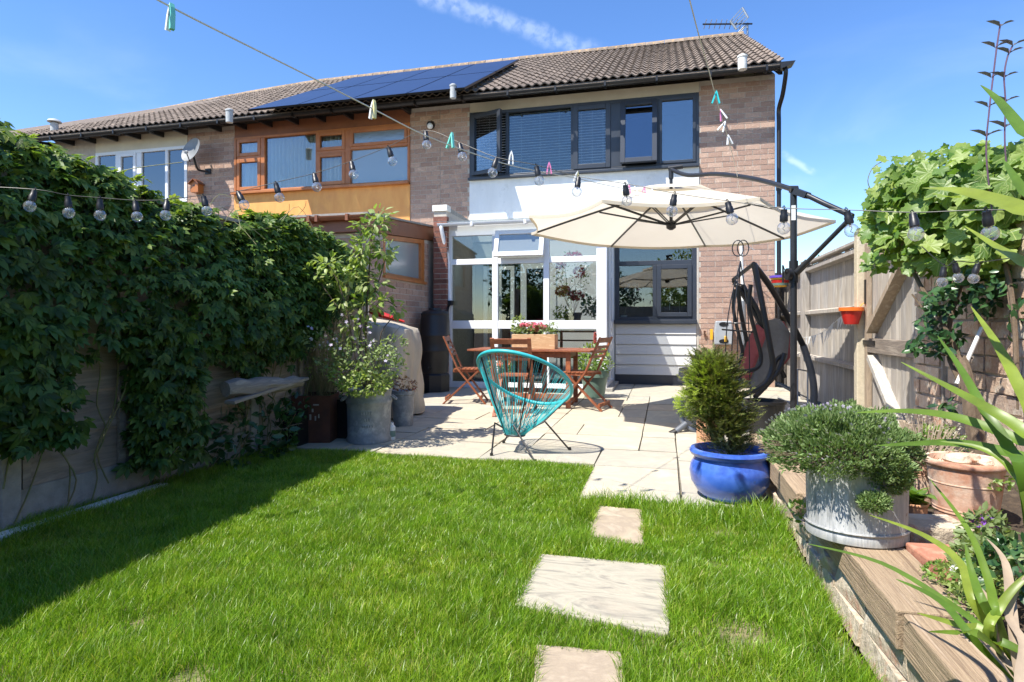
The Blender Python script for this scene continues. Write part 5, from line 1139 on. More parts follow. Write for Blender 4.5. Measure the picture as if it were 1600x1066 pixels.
# ================================================================ COVERED BARBECUE
bc=V((-3.13,6.5,0)); BQ=thing('covered_barbecue','barbecue under a creased beige weatherproof cover','barbecue cover',bc)
mb=MB(); nu,nv=96,22
for j in range(nv+1):
    t=j/nv; z=.02+1.04*t
    for i in range(nu):
        a=2*math.pi*i/nu; ca,sa=math.cos(a),math.sin(a); k=1/max(abs(ca)**4+abs(sa)**4,1e-6)**.25
        hx,hy=.33,.38
        if t>.86: s_=1-.10*((t-.86)/.14)**2
        else: s_=1
        fold=(.03*math.sin(a*6+1.5*math.sin(t*4))+.014*math.sin(a*15+2*math.sin(t*6)))*(1-t)**.5+.028*NZ.noise(V((ca*2.4,sa*2.4,t*3.4)))
        mb.v.append((bc.x+ca*k*(hx*s_*(1.04-.1*t)+fold),bc.y+sa*k*(hy*s_*(1.04-.1*t)+fold),z-(.07*ca*t)+.012*NZ.noise(V((ca*3,sa*3,9)))*t))
for j in range(nv):
    for i in range(nu): mb.f.append((j*nu+i,j*nu+(i+1)%nu,(j+1)*nu+(i+1)%nu,(j+1)*nu+i))
mb.v.append((bc.x,bc.y,1.10)); 
for i in range(nu): mb.f.append((nv*nu+i,nv*nu+(i+1)%nu,len(mb.v)-1))
mb.build('cover',m_cover,BQ,smooth=True)
mb=MB(); mb.tube(smoothline([atD(578,487,6.1),atD(600,493,6.05),atD(632,503,6.0)],4),[.018,.026,.03,.03,.03,.026,.02,.012,.01],8); single(mb,'folded_umbrella',m_red,'rolled red umbrella lying on top of the beige barbecue cover','umbrella',smooth=True)
# ================================================================ DOLLY TUB WITH SHRUB
def ribbed(parent,name,c,prof,m,n=40,rib=0,k=0):
    mb=MB(); mb.lathe(prof,c,n)
    if rib:
        mb.v=[(c.x+(x-c.x)*(1+rib*math.cos(k*math.atan2(y-c.y,x-c.x))),c.y+(y-c.y)*(1+rib*math.cos(k*math.atan2(y-c.y,x-c.x))),z) for x,y,z in mb.v]
    return mb.build(name,m,parent,smooth=True)
c=V((-2.60,4.98,0)); r=.20
DT=thing('dolly_tub','large old galvanised tub with embossed front, on the patio edge by the lawn','tub',c)
ribbed(DT,'tub',c,[(r*.98,0),(r*1.0,.03),(r*.95,.05),(r*.97,.28),(r*.99,.34),(r*1.03,.35),(r*1.03,.375),(r*.99,.385),(r*1.0,.45),(r*1.04,.46),(r*1.02,.475),(r*.96,.46),(0,.40)],m_zincl,40)
# embossed badge
def curve_text(txt,size,c,rad,ang,z,name,parent,m,ext=.003):
    cu=bpy.data.curves.new(name,'FONT'); cu.body=txt; cu.size=size; cu.align_x='CENTER'; cu.extrude=ext; cu.bevel_depth=.0008
    ob=bpy.data.objects.new(name,cu); COL.objects.link(ob); bpy.context.view_layer.update(); dg=bpy.context.evaluated_depsgraph_get(); me=bpy.data.meshes.new_from_object(ob.evaluated_get(dg)); bpy.data.objects.remove(ob); 
    for v in me.vertices:
        a=ang+v.co.x/rad; R_=rad+v.co.z; v.co=V((c.x+R_*math.cos(a),c.y+R_*math.sin(a),z+v.co.y))
    me.materials.clear(); me.materials.append(m); return objm(name,me,parent)
ang=math.atan2(-c.y,-c.x)
for sgn,rows in((1,((.275,.13),(.215,.07),(.16,.11))),):
    for z,w_ in rows:
        for k in range(int(w_/.022)):
            a=ang-.02+(k*.022-w_/2)/r; mb=MB(); p=V((c.x+r*.962*math.cos(a),c.y+r*.962*math.sin(a),z)); R_=MX.Rotation(a,3,'Z')
            mb.box(p,(.014,.012,.03 if z>.2 else .02),R_); mb.build('embossed_mark',m_zincl,DT,bevel=.003)
for s in(-1,1): mb=MB(); a=ang+s*1.45; p=V((c.x+r*1.0*math.cos(a),c.y+r*1.0*math.sin(a),.41)); tz=V((-math.sin(a),math.cos(a),0)); mb.tube(smoothline([p-tz*.05,p-tz*.045+V((math.cos(a)*.04,math.sin(a)*.04,-.03)),p+tz*.045+V((math.cos(a)*.04,math.sin(a)*.04,-.03)),p+tz*.05],4),.009,6); mb.build('handle',m_zincl,DT)
TR=thing('fruit_tree','slender leafy young tree with staked stem growing from the galvanised tub','tree',c+V((0,0,.42)))
def P5(u,v,d): return atD(u,v,d)
st=MB(); base=c+V((0,0,.4))
stems=[[base,P5(572,560,5.3),P5(573,480,5.3),P5(577,420,5.3),P5(580,372,5.3),P5(592,330,5.35)],[base,P5(555,560,5.2),P5(545,500,5.2),P5(528,440,5.2),P5(510,412,5.2)],[P5(577,430,5.3),P5(562,395,5.3),P5(566,350,5.3)],[P5(573,490,5.3),P5(600,470,5.3),P5(620,480,5.3)],[P5(574,470,5.3),P5(588,450,5.2),P5(605,395,5.3)],[base,P5(592,560,5.3),P5(596,520,5.2),P5(615,495,5.2)],[P5(545,500,5.2),P5(520,470,5.2),P5(490,425,5.2)]]
st.tube(smoothline(stems[0],4),[.014-.0095*i/20 for i in range(21)],6); st.build('trunk',m_bark,TR,smooth=True)
for s_ in stems[1:]: mb=MB(); mb.tube(smoothline(s_,4),.005,5); mb.build('branch',m_bark,TR,smooth=True)
mb=MB(); mb.tube([c+V((.02,.03,.4)),P5(569,495,5.35)],.011,6); mb.build('stake',m_fencew,TR)
locs=[];dirs=[];nor=[]
def clump(c_,r,n,d0=(0,0,-.2)):
    u=rnd_unit(n); L=np.array(c_)+u*np.array(r)*RNG.uniform(.3,1,n)[:,None]; locs.append(L); dirs.append(u*.9+np.array(d0)+RNG.normal(0,.3,(n,3))); nor.append(RNG.normal(0,.35,(n,3))+np.array((-.15,-.3,1.)))
for (u,v,rx,rz2,n) in((592,335,.09,.06,34),(584,352,.13,.1,60),(575,380,.17,.1,90),(562,395,.13,.1,60),(566,352,.07,.06,22),(597,395,.11,.09,40),(560,425,.16,.1,70),(582,440,.12,.09,50),(490,425,.09,.06,40),(512,412,.1,.07,50),(530,430,.12,.08,60),(540,470,.12,.1,46),(510,445,.1,.08,34),(575,478,.16,.09,70),(600,470,.1,.05,26),(622,482,.07,.04,18),(555,505,.13,.07,40),(540,535,.13,.06,34),(610,395,.05,.05,16)):
    clump(P5(u,v,5.25+RNG.uniform(-.12,.15)),(rx*1.1,.16,rz2*1.1),int(n*.95))
locs=np.concatenate(locs);dirs=np.concatenate(dirs);nor=np.concatenate(nor); leafparts(TR,'leaf',l_tree,LEAF,locs,dirs,nor,RNG.uniform(.05,.095,len(locs)),300)
GE=thing('geranium','sprawling pale green plant with tiny lilac flowers spilling over the galvanised tub','flowers',c+V((0,0,.4)))
for (u,v,rx,rz2,n) in((570,600,.24,.10,620),(545,585,.16,.1,260),(600,570,.17,.14,330),(555,550,.22,.12,260),(615,545,.10,.12,130),(520,565,.13,.09,130),(500,530,.12,.09,70)):
    q=P5(u,v,5.12); bush(GE,'leaf',q,(rx,.2,rz2),n,LEAF,l_herb if v<580 else l_tree,(.022,.05))
for (u,v,n) in((500,535,8),(520,540,10),(480,520,6),(560,520,10),(590,530,8),(610,560,10),(540,500,6)): bush(GE,'bloom',P5(u,v,5.0),(.12,.1,.07),n,BLOB,l_lilac,(.012,.018))
mb=MB()
for k in range(60):
    a=random.uniform(0,6.28); e=P5(random.uniform(490,635),random.uniform(510,610),5.1+random.uniform(-.15,.2)); mb.tube(smoothline([c+V((math.cos(a)*.1,math.sin(a)*.1,.42)),(c+V((0,0,.5))).lerp(e,.5)+V((0,0,.05)),e],3),.002,3,caps=False)
mb.build('stem',m_stemg,GE,kind='stuff')
# grassy shrub behind the tree against the creeper
WS=thing('twiggy_shrub','dry twiggy shrub of thin upright stems between creeper and small tree','shrub',P5(500,620,5.9)); mb=MB()
b0=P5(505,640,5.7); b0.z=.1
for k in range(170):
    e=P5(random.uniform(440,560),random.uniform(425,560),random.uniform(5.4,5.85)); s_=b0+V((random.uniform(-.15,.15),random.uniform(-.12,.12),0)); mb.tube(smoothline([s_,s_.lerp(e,.6)+V((0,0,.1)),e],3),.0022,3,caps=False)
mb.build('twigs',m_stemg,WS,kind='stuff'); bush(WS,'leaf',P5(500,520,5.45),(.30,.2,.40),360,LEAF,l_herb,(.02,.045))
# small pots etc
c=atZ(622,668); c.z=0; c.y+=.12; q_=thing('plant_pot','small ribbed grey pot between the tub and the beige cover','plant pot',c)
ribbed(q_,'pot',c,[(.10,0),(.115,.32),(.125,.33),(.125,.37),(.11,.37),(0,.33)],m_zincl,30,.01,15); q2=thing('sedum','reddish twiggy little plant in the small grey pot','plant',c+V((0,0,.33))); bush(q2,'leaf',c+V((0,0,.42)),(.15,.12,.09),240,LEAF,leafmat('russet_leaf',[(.25,.08,.05),(.2,.15,.06),(.3,.1,.08)]),(.02,.04))
c=atZ(612,687); c.z=0; q_=thing('bottle','small white plastic bottle with green label beside the galvanised tub','bottle',c); mb=MB(); mb.lathe([(.03,0),(.034,.01),(.034,.12),(.02,.135)],c,16,cap1=True); mb.build('bottle',m_white,q_,smooth=True); mb=MB(); mb.lathe([(.0345,.03),(.0345,.085)],c,16,cap0=False); mb.build('label_band',m_sage,q_,smooth=True); mb=MB(); mb.lathe([(.018,.136),(.018,.155)],c,12,cap1=True); mb.build('cap',m_white,q_)
# rusty fire box, black planters, driftwood
c=atZ(477,694); c.z=0; q_=thing('fire_box','rusty brown pierced metal box in the shade beside the tub','box',c)
def shell(mb,c,w,d,h,t=.006,rot=0):
    R_=MX.Rotation(rot,3,'Z')
    for (x,y,a,b) in((0,-d/2,w,t),(0,d/2,w,t),(-w/2,0,t,d-t*2),(w/2,0,t,d-t*2)): mb.box(V(c)+R_@V((x,y,h/2)),(a,b,h),R_)
    mb.box(V(c)+V((0,0,.012)),(w-.02,d-.02,.01),R_)
c=c+V((-.02,.2,0)); mb=MB(); shell(mb,c,.34,.3,.42,rot=.25); mb.build('panels',m_rust,q_)
R_=MX.Rotation(.25,3,'Z')
for k,(dx,dz,ww,hh) in enumerate(((-.03,.33,.05,.012),(.05,.34,.05,.012),(.02,.29,.014,.03),(-.04,.22,.012,.035),(.0,.23,.016,.05),(.045,.22,.012,.04),(.075,.24,.01,.035),(-.07,.25,.01,.02))):
    mb=MB(); mb.box(c+R_@V((dx,-.155,dz)),(ww,.004,hh),R_); mb.build('cut_out',m_conc,q_)
c=atZ(520,690); c=V((c.x,c.y+.3,0)); q_=thing('black_planter','square black planter in the shade between fire box and galvanised tub','planter',c); mb=MB(); shell(mb,c,.34,.3,.36,.012); mb.build('planter',m_black,q_); bush(q_,'leaf',c+V((0,0,.4)),(.2,.16,.08),90,LEAF,l_dark,(.03,.06),kind='stuff')
c=atZ(420,700); c=V((c.x-.05,c.y+.25,0)); q_=thing('black_planter','low black trough in the deep shade under the driftwood log','planter',c); mb=MB(); shell(mb,c,.5,.3,.3,.012); mb.build('planter',m_black,q_); bush(q_,'leaf',c+V((0,0,.32)),(.3,.2,.12),180,LEAF,l_dark,(.04,.08),kind='stuff')
a=atD(352,608,4.2); b=atD(470,598,4.9); DW=thing('driftwood','pale weathered log shelf lying across planters at the fence','log',a); mb=MB(); P=[a.lerp(b,k/8)+V((0,0,.01*math.sin(k*2))) for k in range(9)]; mb.tube(P,[.055,.07,.066,.072,.06,.064,.055,.05,.035],9); mb.v=[(x+.008*NZ.noise(V((x*9,y*9,z*9))),y,z+.012*NZ.noise(V((x*12,y*12,z*12)))) for x,y,z in mb.v]; mb.build('log',m_fencel,DW,smooth=True)
mb=MB(); mb.beam(a+V((.05,-.02,-.09)),b+V((0,.05,.03)),.09,.02); mb.build('board',m_fencel,DW)
# dark shrubs at fence foot
q_=thing('fern','dark leafy undergrowth at the foot of the left fence','plant',(FXL+.15,3.9,0)); bush(q_,'leaf',(FXL+.22,4.0,.22),(.2,.5,.25),340,LEAF,l_dark,(.05,.1),kind='stuff')
q_=thing('fence_weed','long pale grass stems leaning out at the fence foot','plant',(FXL+.15,3.3,0)); mb=MB()
for k in range(16): s_=V((FXL+.12,random.uniform(3.0,4.4),0)); mb.tube(smoothline([s_,s_+V((.12,random.uniform(-.1,.1),.2)),s_+V((random.uniform(.2,.35),random.uniform(-.2,.2),random.uniform(.2,.35)))],3),.0025,4)
mb.build('stem',m_dry,q_,kind='stuff')
# ================================================================ BLUE POT AND CONIFER
c=V((.385,3.88,0)); BP=thing('glazed_pot','squat round cobalt blue glazed pot on the edge of the patio','plant pot',c)
mb=MB(); r=.235; mb.lathe([(.12,0),(.15,.004),(.19,.04),(.225,.10),(r,.16),(.228,.20),(.208,.235),(.205,.25),(.228,.262),(.235,.28),(.228,.297),(.205,.30),(.195,.285),(.19,.26),(0,.25)],c,48,sy=.98); mb.build('pot',m_blue,BP,smooth=True)
CF=thing('dwarf_conifer','bushy dwarf conifer with lime green tips growing in the blue pot','shrub',c+V((0,0,.25)))
locs=[];dirs=[];nor=[];szs=[]
mb=MB(); top=atD(1118,560,3.75)
mb.tube(smoothline([c+V((0,0,.22)),c+V((-.0,0,.45)),top],4),[.02-.016*i/8 for i in range(9)],6); mb.build('trunk',m_bark,CF,smooth=True)
for k in range(620):
    t=random.random()**.85; hz=.30+t*.58; rad=(.03+.185*math.sin(math.pi*min(1,(1-t)*.72+.10))+.07*NZ.noise(V((t*6,k*.37,0))))*random.uniform(.55,1.); a=random.uniform(0,6.283)
    p=V((c.x-.11*t+math.cos(a)*rad,c.y+math.sin(a)*rad,hz)); ctr=V((c.x-.11*t,c.y,hz-.08)); dr=(p-ctr).normalized(); L=random.uniform(.09,.14)
    for j in range(7):
        q=p-dr*L*(j/7)+V((random.uniform(-.02,.02),random.uniform(-.02,.02),random.uniform(-.02,.02))); locs.append(q[:]); d2=(dr+V((random.uniform(-.6,.6),random.uniform(-.6,.6),random.uniform(-.4,.5)))); dirs.append(d2[:]); nor.append((random.uniform(-.5,.5),random.uniform(-.5,.5),1)); szs.append(random.uniform(.035,.062))
    
scatter('spray',l_conif,SPRAY,np.array(locs),np.array(dirs),np.array(nor),np.array(szs),CF,'stuff')
n=900; u=rnd_unit(n); L=np.array(atD(1108,603,3.66))+u*RNG.uniform(.6,1,n)[:,None]*np.array((.13,.12,.19)); scatter('tip',l_conify,SPRAY,L,u+RNG.normal(0,.4,(n,3))+np.array((-.2,-.2,.3)),RNG.normal(0,.5,(n,3))+np.array((0,0,1)),RNG.uniform(.03,.055,n),CF,'stuff')
n=300; u=rnd_unit(n); L=np.array(atD(1085,630,3.75))+u*np.array((.09,.1,.06)); scatter('tip',l_conify,SPRAY,L,u+np.array((-.5,-.2,.2)),RNG.normal(0,.5,(n,3))+np.array((0,0,1)),RNG.uniform(.03,.055,n),CF,'stuff')
# chimney pot behind
c=atZ(1104,715); c.z=0; q_=thing('chimney_pot','tall orange terracotta pot standing behind the blue pot','plant pot',c); mb=MB(); mb.lathe([(.085,0),(.078,.05),(.075,.40),(.092,.41),(.092,.45),(.08,.455),(.07,.42)],c,24); mb.build('pot',m_terrao,q_,smooth=True)
# wire obelisk
c2=V((.36,4.35,0)); OB=thing('plant_obelisk','thin black wire plant obelisk with a curled ring top','plant support',c2)
tp=atD(1157,408,4.5); 
for k,(u,v,d) in enumerate(((1126,640,4.4),(1176,650,4.4),(1150,650,4.7),(1140,650,4.2))):
    b=atD(u,v,d); b.z=.05; m_=b.lerp(tp,.72)+V(((b.x-tp.x)*.35,(b.y-tp.y)*.35,0)); mb=MB(); mb.tube(smoothline([b,b.lerp(tp,.4)+V(((b.x-tp.x)*.2,0,0)),m_,tp],6),.0042,5); mb.build('leg_wire',m_blackm,OB,smooth=True)
for v in(445,505): q=atD(1152,v,4.5); rr_=.03+.05*(v-440)/60; mb=MB(); mb.tube([q+V((math.cos(a)*rr_,math.sin(a)*rr_,0)) for a in np.linspace(0,2*math.pi,16,endpoint=False)],.004,5,closed=True); mb.build('hoop',m_blackm,OB,smooth=True)
for s in(-1,1): q=atD(1157,388,4.5)+V((s*.018,0,0)); mb=MB(); mb.tube([q+V((math.cos(a)*.04,0,math.sin(a)*.06)) for a in np.linspace(0,2*math.pi,18,endpoint=False)],.0042,5,closed=True); mb.build('top_ring',m_blackm,OB,smooth=True)
# ================================================================ SWING SEAT (folded frame)
SW=thing('swing_seat','old swing seat with bent charcoal tube frame and grey and red cushions by the fence','swing seat',(1.0,6.6,0))
def tubeP(name,pts,r,m=m_blackm,par=SW):
    mb=MB(); mb.tube(smoothline([atD(*p) for p in pts],5),r,10); return mb.build(name,m,par,smooth=True)
tubeP('top_bar',[(1146,437,6.9),(1178,412,6.2)],.022)
tubeP('frame_leg',[(1178,412,6.2),(1190,470,6.15),(1203,540,6.1),(1207,572,6.1),(1196,598,6.1),(1170,614,6.1),(1140,622,6.1),(1112,632,6.1)],.030)
tubeP('frame_leg',[(1178,414,6.25),(1206,452,6.5),(1238,508,6.8),(1255,540,6.9)],.034)
tubeP('frame_leg',[(1255,540,6.9),(1266,575,6.9),(1272,610,6.9),(1270,648,6.9)],.040,m_greym)
tubeP('frame_leg',[(1146,438,6.9),(1172,478,6.9),(1196,520,6.85),(1214,566,6.8),(1226,590,6.8)],.027)
tubeP('frame_leg',[(1160,445,6.9),(1186,490,6.85),(1206,545,6.8)],.027)
tubeP('hanger',[(1148,452,6.6),(1146,480,6.6),(1150,505,6.6),(1156,530,6.6),(1160,552,6.6),(1152,566,6.6),(1130,571,6.6)],.019)
tubeP('hanger',[(1152,446,6.7),(1158,490,6.7),(1166,530,6.7),(1168,556,6.7),(1158,574,6.7),(1138,578,6.7)],.024)
tubeP('hanger',[(1173,445,6.3),(1171,480,6.3),(1180,520,6.3),(1189,556,6.3),(1184,574,6.3),(1164,580,6.3),(1142,577,6.3)],.022)
tubeP('seat_tube',[(1226,552,6.3),(1216,580,6.3),(1194,606,6.3),(1180,620,6.2)],.026)
tubeP('seat_tube',[(1222,556,6.35),(1212,565,6.35),(1205,590,6.3)],.024)
tubeP('foot_tube',[(1112,632,6.0),(1075,625,6.0),(1063,640,6.0),(1070,664,5.95),(1088,673,5.9)],.028,m_greym)
f0=tubeP('foot_tube',[(1072,662,5.92),(1054,676,5.88)],.03,m_greym); mb=MB(); p=atD(1052,677,5.86); mb.lathe([(.035,-.03),(.035,.03)],p,12,axis=(-1,-.4,-.5),cap1=True); mb.build('end_cap',m_black,f0)
tubeP('cross_bar',[(1128,515,6.5),(1176,519,6.3)],.009)
def cushion(name,pts,thick,m,d):
    P=[atD(u,v,dd_) for u,v,dd_ in pts]; mb=MB(); n=len(P); nrm=V((-.75,-.6,.3)).normalized()*thick
    mb.prism(P,nrm); o=mb.build(name,m,SW); 
    b=o.modifiers.new('b','BEVEL'); b.width=thick*.35; b.segments=3; return o
cushion('back_cushion',[(1150,605,6.6),(1198,612,6.5),(1232,560,6.7),(1236,520,6.9),(1222,500,7.0),(1190,508,6.9),(1168,545,6.8)],.10,m_cush,6.6)
cushion('red_cushion',[(1156,590,6.5),(1172,596,6.5),(1200,520,6.75),(1186,508,6.8),(1172,535,6.7)],.05,m_cushr,6.5)
cushion('red_cushion',[(1218,582,6.75),(1236,560,6.85),(1238,525,7.0),(1226,502,7.0),(1219,520,6.9),(1224,550,6.8)],.06,m_cushr,6.5)
cushion('seat_cushion',[(1068,600,6.3),(1150,610,6.2),(1180,600,6.6),(1100,574,6.9),(1070,578,6.7)],.10,m_cush,6.5)
# black bucket, rack
c=atZ(1190,648); c=V((c.x,c.y+.25,0)); c=atD(1196,640,5.6); c.z=0
q_=thing('bucket','black plastic bucket on the patio behind the parasol mast','bucket',c); mb=MB(); mb.lathe([(.13,0),(.17,.32),(.182,.325),(.182,.35),(.165,.35),(.14,.05)],c,24); mb.build('bucket',m_black,q_,smooth=True)
q_=thing('wire_rack','short grey metal rack leaning by the fence behind the mast','rack',atD(1252,640,7.2))
for a,b in(((1246,577,7.2),(1246,650,7.0)),((1262,580,7.2),(1262,650,7.0)),((1215,600,7.3),(1262,622,7.2)),((1215,622,7.3),(1262,640,7.1)),((1246,577,7.2),(1262,580,7.2))): mb=MB(); mb.tube([atD(*a),atD(*b)],.009,6); mb.build('bar',m_alu,q_,smooth=True)
# hose reel
c=atY(1130,520,YF-.13); q_=thing('hose_reel','grey wall mounted hose reel box with yellow fittings','hose reel',c)
mb=MB(); w_,h_=.15,.2; mb.prism([(c.x-w_,YF-.22,c.z-h_),(c.x+w_,YF-.22,c.z-h_),(c.x+w_*1.02,YF-.22,c.z),(c.x+w_*.85,YF-.22,c.z+h_),(c.x-w_*.85,YF-.22,c.z+h_),(c.x-w_*1.02,YF-.22,c.z)],(0,.2,0)); mb.build('housing',mat('reel_grey',[(.36,.38,.40),(.3,.32,.34)],sc=4,rough=.35),q_,bevel=.02)
for z in(c.z+h_*.72,c.z-h_*.72): mb=MB(); mb.lathe([(.075,0),(.075,.006)],(c.x,YF-.222,z),18,sy=.5,axis=(0,-1,0),cap1=True); mb.build('grip_hole',m_black,q_)
mb=MB(); mb.bb(c.x-w_-.06,c.x-w_-.02,YF-.18,YF-.06,c.z-.12,c.z+.06); mb.build('yellow_bracket',m_yel,q_,bevel=.005); mb=MB(); mb.lathe([(.02,-.05),(.025,.03),(.012,.05)],(c.x+.03,YF-.245,c.z-.1),10,cap1=True); mb.build('hose_nozzle',m_yel,q_)
c=atY(1101,523,YF-.03); mb=MB(); mb.box(c,(.02,.03,.07)); mb.lathe([(.02,0),(.02,.015)],c+V((0,-.02,.05)),8,axis=(0,-1,0),cap1=True); single(mb,'wall_hook',m_rust,'small rusty hook on the brickwork left of the hose reel','hook')
# clothes post
pb=atY(1160,520,10.55); pp_=atY(1158,376,10.5); CP=thing('clothes_post','pale metal clothes post against the brick pier','post',(pb.x,10.55,0))
mb=MB(); mb.tube([(pb.x+.02,10.55,0),(pb.x+.01,10.55,1.45)],.045,12); mb.build('socket',m_alu,CP,smooth=True); mb=MB(); mb.tube([(pb.x+.01,10.55,1.45),(pp_.x,10.55,pp_.z+.05)],.028,10); mb.build('post',m_ventw,CP,smooth=True)
mb=MB(); mb.tube([(pp_.x-.12,10.55,pp_.z-.02),(pp_.x+.02,10.55,pp_.z-.04),(pp_.x+.2,10.5,pp_.z-.16)],.006,5); mb.build('hook_wire',m_alu,CP)
# ================================================================ CLOTHES LINES AND PEGS
def lineA(t): return None
def inv(u,u0,i0,u1,i1): return 1/(i0+(i1-i0)*(u-u0)/(u1-u0))
LA=[(232,-8),(300,28),(400,78),(500,128),(584,171),(665,212),(740,240),(800,259),(860,271),(901,279),(960,292),(1010,301),(1060,313),(1110,328),(1157,345)]
def dA(u): return inv(u,232,.571,1157,.0995)
PA=[atD(u,v,dA(u)) for u,v in LA]
LB=[(1074,-14),(1092,55),(1105,100),(1118,150),(1130,192),(1140,225),(1152,275),(1157,310),(1157,345)]
def dB(v): return inv(v,-14,.515,345,.0995)
PB=[atD(u,v,dB(v)) for u,v in LB]
PA[-1]=PB[-1]=V((pp_.x,10.5,2.72)); 
mb=MB(); mb.tube(smoothline([atD(150,-55,1.6)]+PA,4),.003,5); single(mb,'clothes_line',m_rope,'pale clothes line running down from top left to the post on the brick pier','clothes line')
mb=MB(); mb.tube(smoothline([atD(1060,-70,1.7)]+PB,4),.0024,5); single(mb,'clothes_line',m_rope,'thinner clothes line dropping steeply from the top centre past the right of the roof','clothes line')
def peg(pos,tilt,m,label,op=.35,L=.075,m2=None):
    t=thing('clothes_peg',label,'clothes peg',pos,'clothes pegs on the lines'); R=MX.Translation(pos)@MX.Rotation(tilt,4,'Y')@MX.Rotation(random.uniform(-.5,.5),4,'Z')
    for s in(-1,1):
        mb=MB(); w=.007; pts=[(0,.012),(s*.006,.0),(s*.012,-.02),(s*(.012+op*.03),-.062),(s*(.004+op*.03),-.065),(s*.004,-.02),(0,-.002)]
        poly=[(x*L/.075,-w,z*L/.075+.004) for x,z in pts]; mb.prism(poly,(0,2*w,0)); mb.v=[tuple(R@V(p)) for p in mb.v]; mb.build('jaw',m if s<0 or not m2 else m2,t)
    mb=MB(); mb.tube([R@V((-.009,0,-.012)),R@V((.009,0,-.012))],.004,6); mb.build('spring',m_alu,t)
for u,v,tl,m,lab,op,m2 in((268,14,.1,m_white,'big white and mint peg on the line at the top left','a',m_mint),(584,162,.1,m_white,'white peg with yellow foot over the orange window','a',m_cyell),(706,212,.15,m_mint,'mint green peg above the brick pier light',1,None),(799,240,.05,m_white,'white peg in front of the wide blind window','a',None),(858,257,.0,m_pink,'pink peg on the line under the dark windows',.5,None),(902,271,.2,m_white,'white and yellow peg left of the parasol top','a',m_cyell),(983,291,.1,m_pink,'leftmost tiny pink peg above the parasol',.6,None),(992,293,-.2,m_white,'small pale peg just left of the tiny pink pair above the parasol',.5,None),(1007,294,.2,m_pink,'rightmost tiny pink peg above the parasol',.7,None),(1019,296,.0,m_white,'small clear peg nearest the parasol hub',.5,None)):
    peg(atD(u,v,dA(u)),tl,m,lab,.12 if op=='a' else op*.45,.08 if u<1000 else .08,m2)
for u,v,m,lab,tl in((1119,146,m_aqua,'aqua peg highest on the steep line by the brick pier',.05),(1127,174,m_pink,'pink and white peg second down the steep line',-.3),(1132,193,m_white,'white peg third down the steep line',.5),(1138,214,m_white,'white peg lowest on the steep line',-.2)):
    peg(atD(u,v,dB(v)),tl,m,lab,.42,.066,m_white if m is m_pink else None)
# ================================================================ FESTOON LIGHTS
BU=[(54,300,2.7),(106,309,2.75),(156,313,2.8),(211,317,2.85),(261,316,2.9),(318,309,3.0),(372,303,3.05),(431,289,3.1),(491,275,3.15),(549,256,3.2),(607,233,3.25),(665,208,3.3),(718,227,3.2),(776,250,3.1),(838,262,3.05),(904,280,3.0),(977,291,2.85),(1054,306,2.7),(1137,318,2.55),(1225,329,2.4),(1323,332,2.25),(1426,336,2.1),(1541,332,1.95)]
FE=thing('festoon_lights','long black cable of clear globe bulbs strung across the garden','string lights',atD(665,205,3.3))
cp=[atD(-60,290,2.65)]+[atD(u,v-4,d) for u,v,d in BU]+[atD(1660,330,1.85)]
mb=MB(); mb.tube(smoothline(cp,4),.0018,5); mb.build('cable',m_cable,FE,smooth=True)
hb_=MB(); hb_.lathe([(.0115,.0),(.0125,-.004),(.013,-.02),(.0155,-.024),(.0155,-.048),(.012,-.05)],(0,0,0),12,cap0=True,cap1=True); hb_.tube([(0,0,0),(.004,0,.006),(0,0,.014),(-.005,0,.008)],.0025,5); hm=hb_.mesh('bulb_holder',m_black,True)
gb=MB(); pr=[]; 
for k in range(10): a=math.pi*(k/9)*.86; pr.append((.0255*math.sin(a),-.0255*math.cos(a)))
pr=pr+[(.011,.027)]; pr=[(r,z-.075) for r,z in pr]; gb.lathe(pr,(0,0,0),16,cap0=False); gm_=gb.mesh('globe',m_bulb,True)
fl=MB(); fl.tube([(0,0,-.05),(.004,0,-.066),(-.004,0,-.078),(.004,0,-.084)],.0018,5); fl.lathe([(.005,-.048),(.004,-.062)],(0,0,0),8,cap1=True); fm=fl.mesh('filament',m_alu)
def bulb(par,pos,rx,ry):
    M=MX.Translation(pos)@MX.Rotation(rx,4,'X')@MX.Rotation(ry,4,'Y'); h=objm('bulb_holder',hm,par,M)
    g=bpy.data.objects.new('globe',gm_); COL.objects.link(g); g.parent=h; f=bpy.data.objects.new('filament',fm); COL.objects.link(f); f.parent=h
for u,v,d in BU: bulb(FE,atD(u,v-2,d),random.uniform(-.25,.25),random.uniform(-.3,.3)+(-.45 if u<600 and u>330 else 0))
F2=thing('festoon_lights','short run of three clear bulbs hanging in shade against the garden wall','string lights',atD(1490,400,2.9))
mb=MB(); mb.tube(smoothline([atD(1440,385,3.),atD(1476,415,2.95),atD(1493,408,2.95),atD(1529,410,2.95),atD(1600,400,2.9)],4),.0026,5); mb.build('cable',m_cable,F2)
for u,v in((1475,417),(1492,411),(1528,412)): bulb(F2,atD(u,v,2.95),.1,random.uniform(-.3,.3))
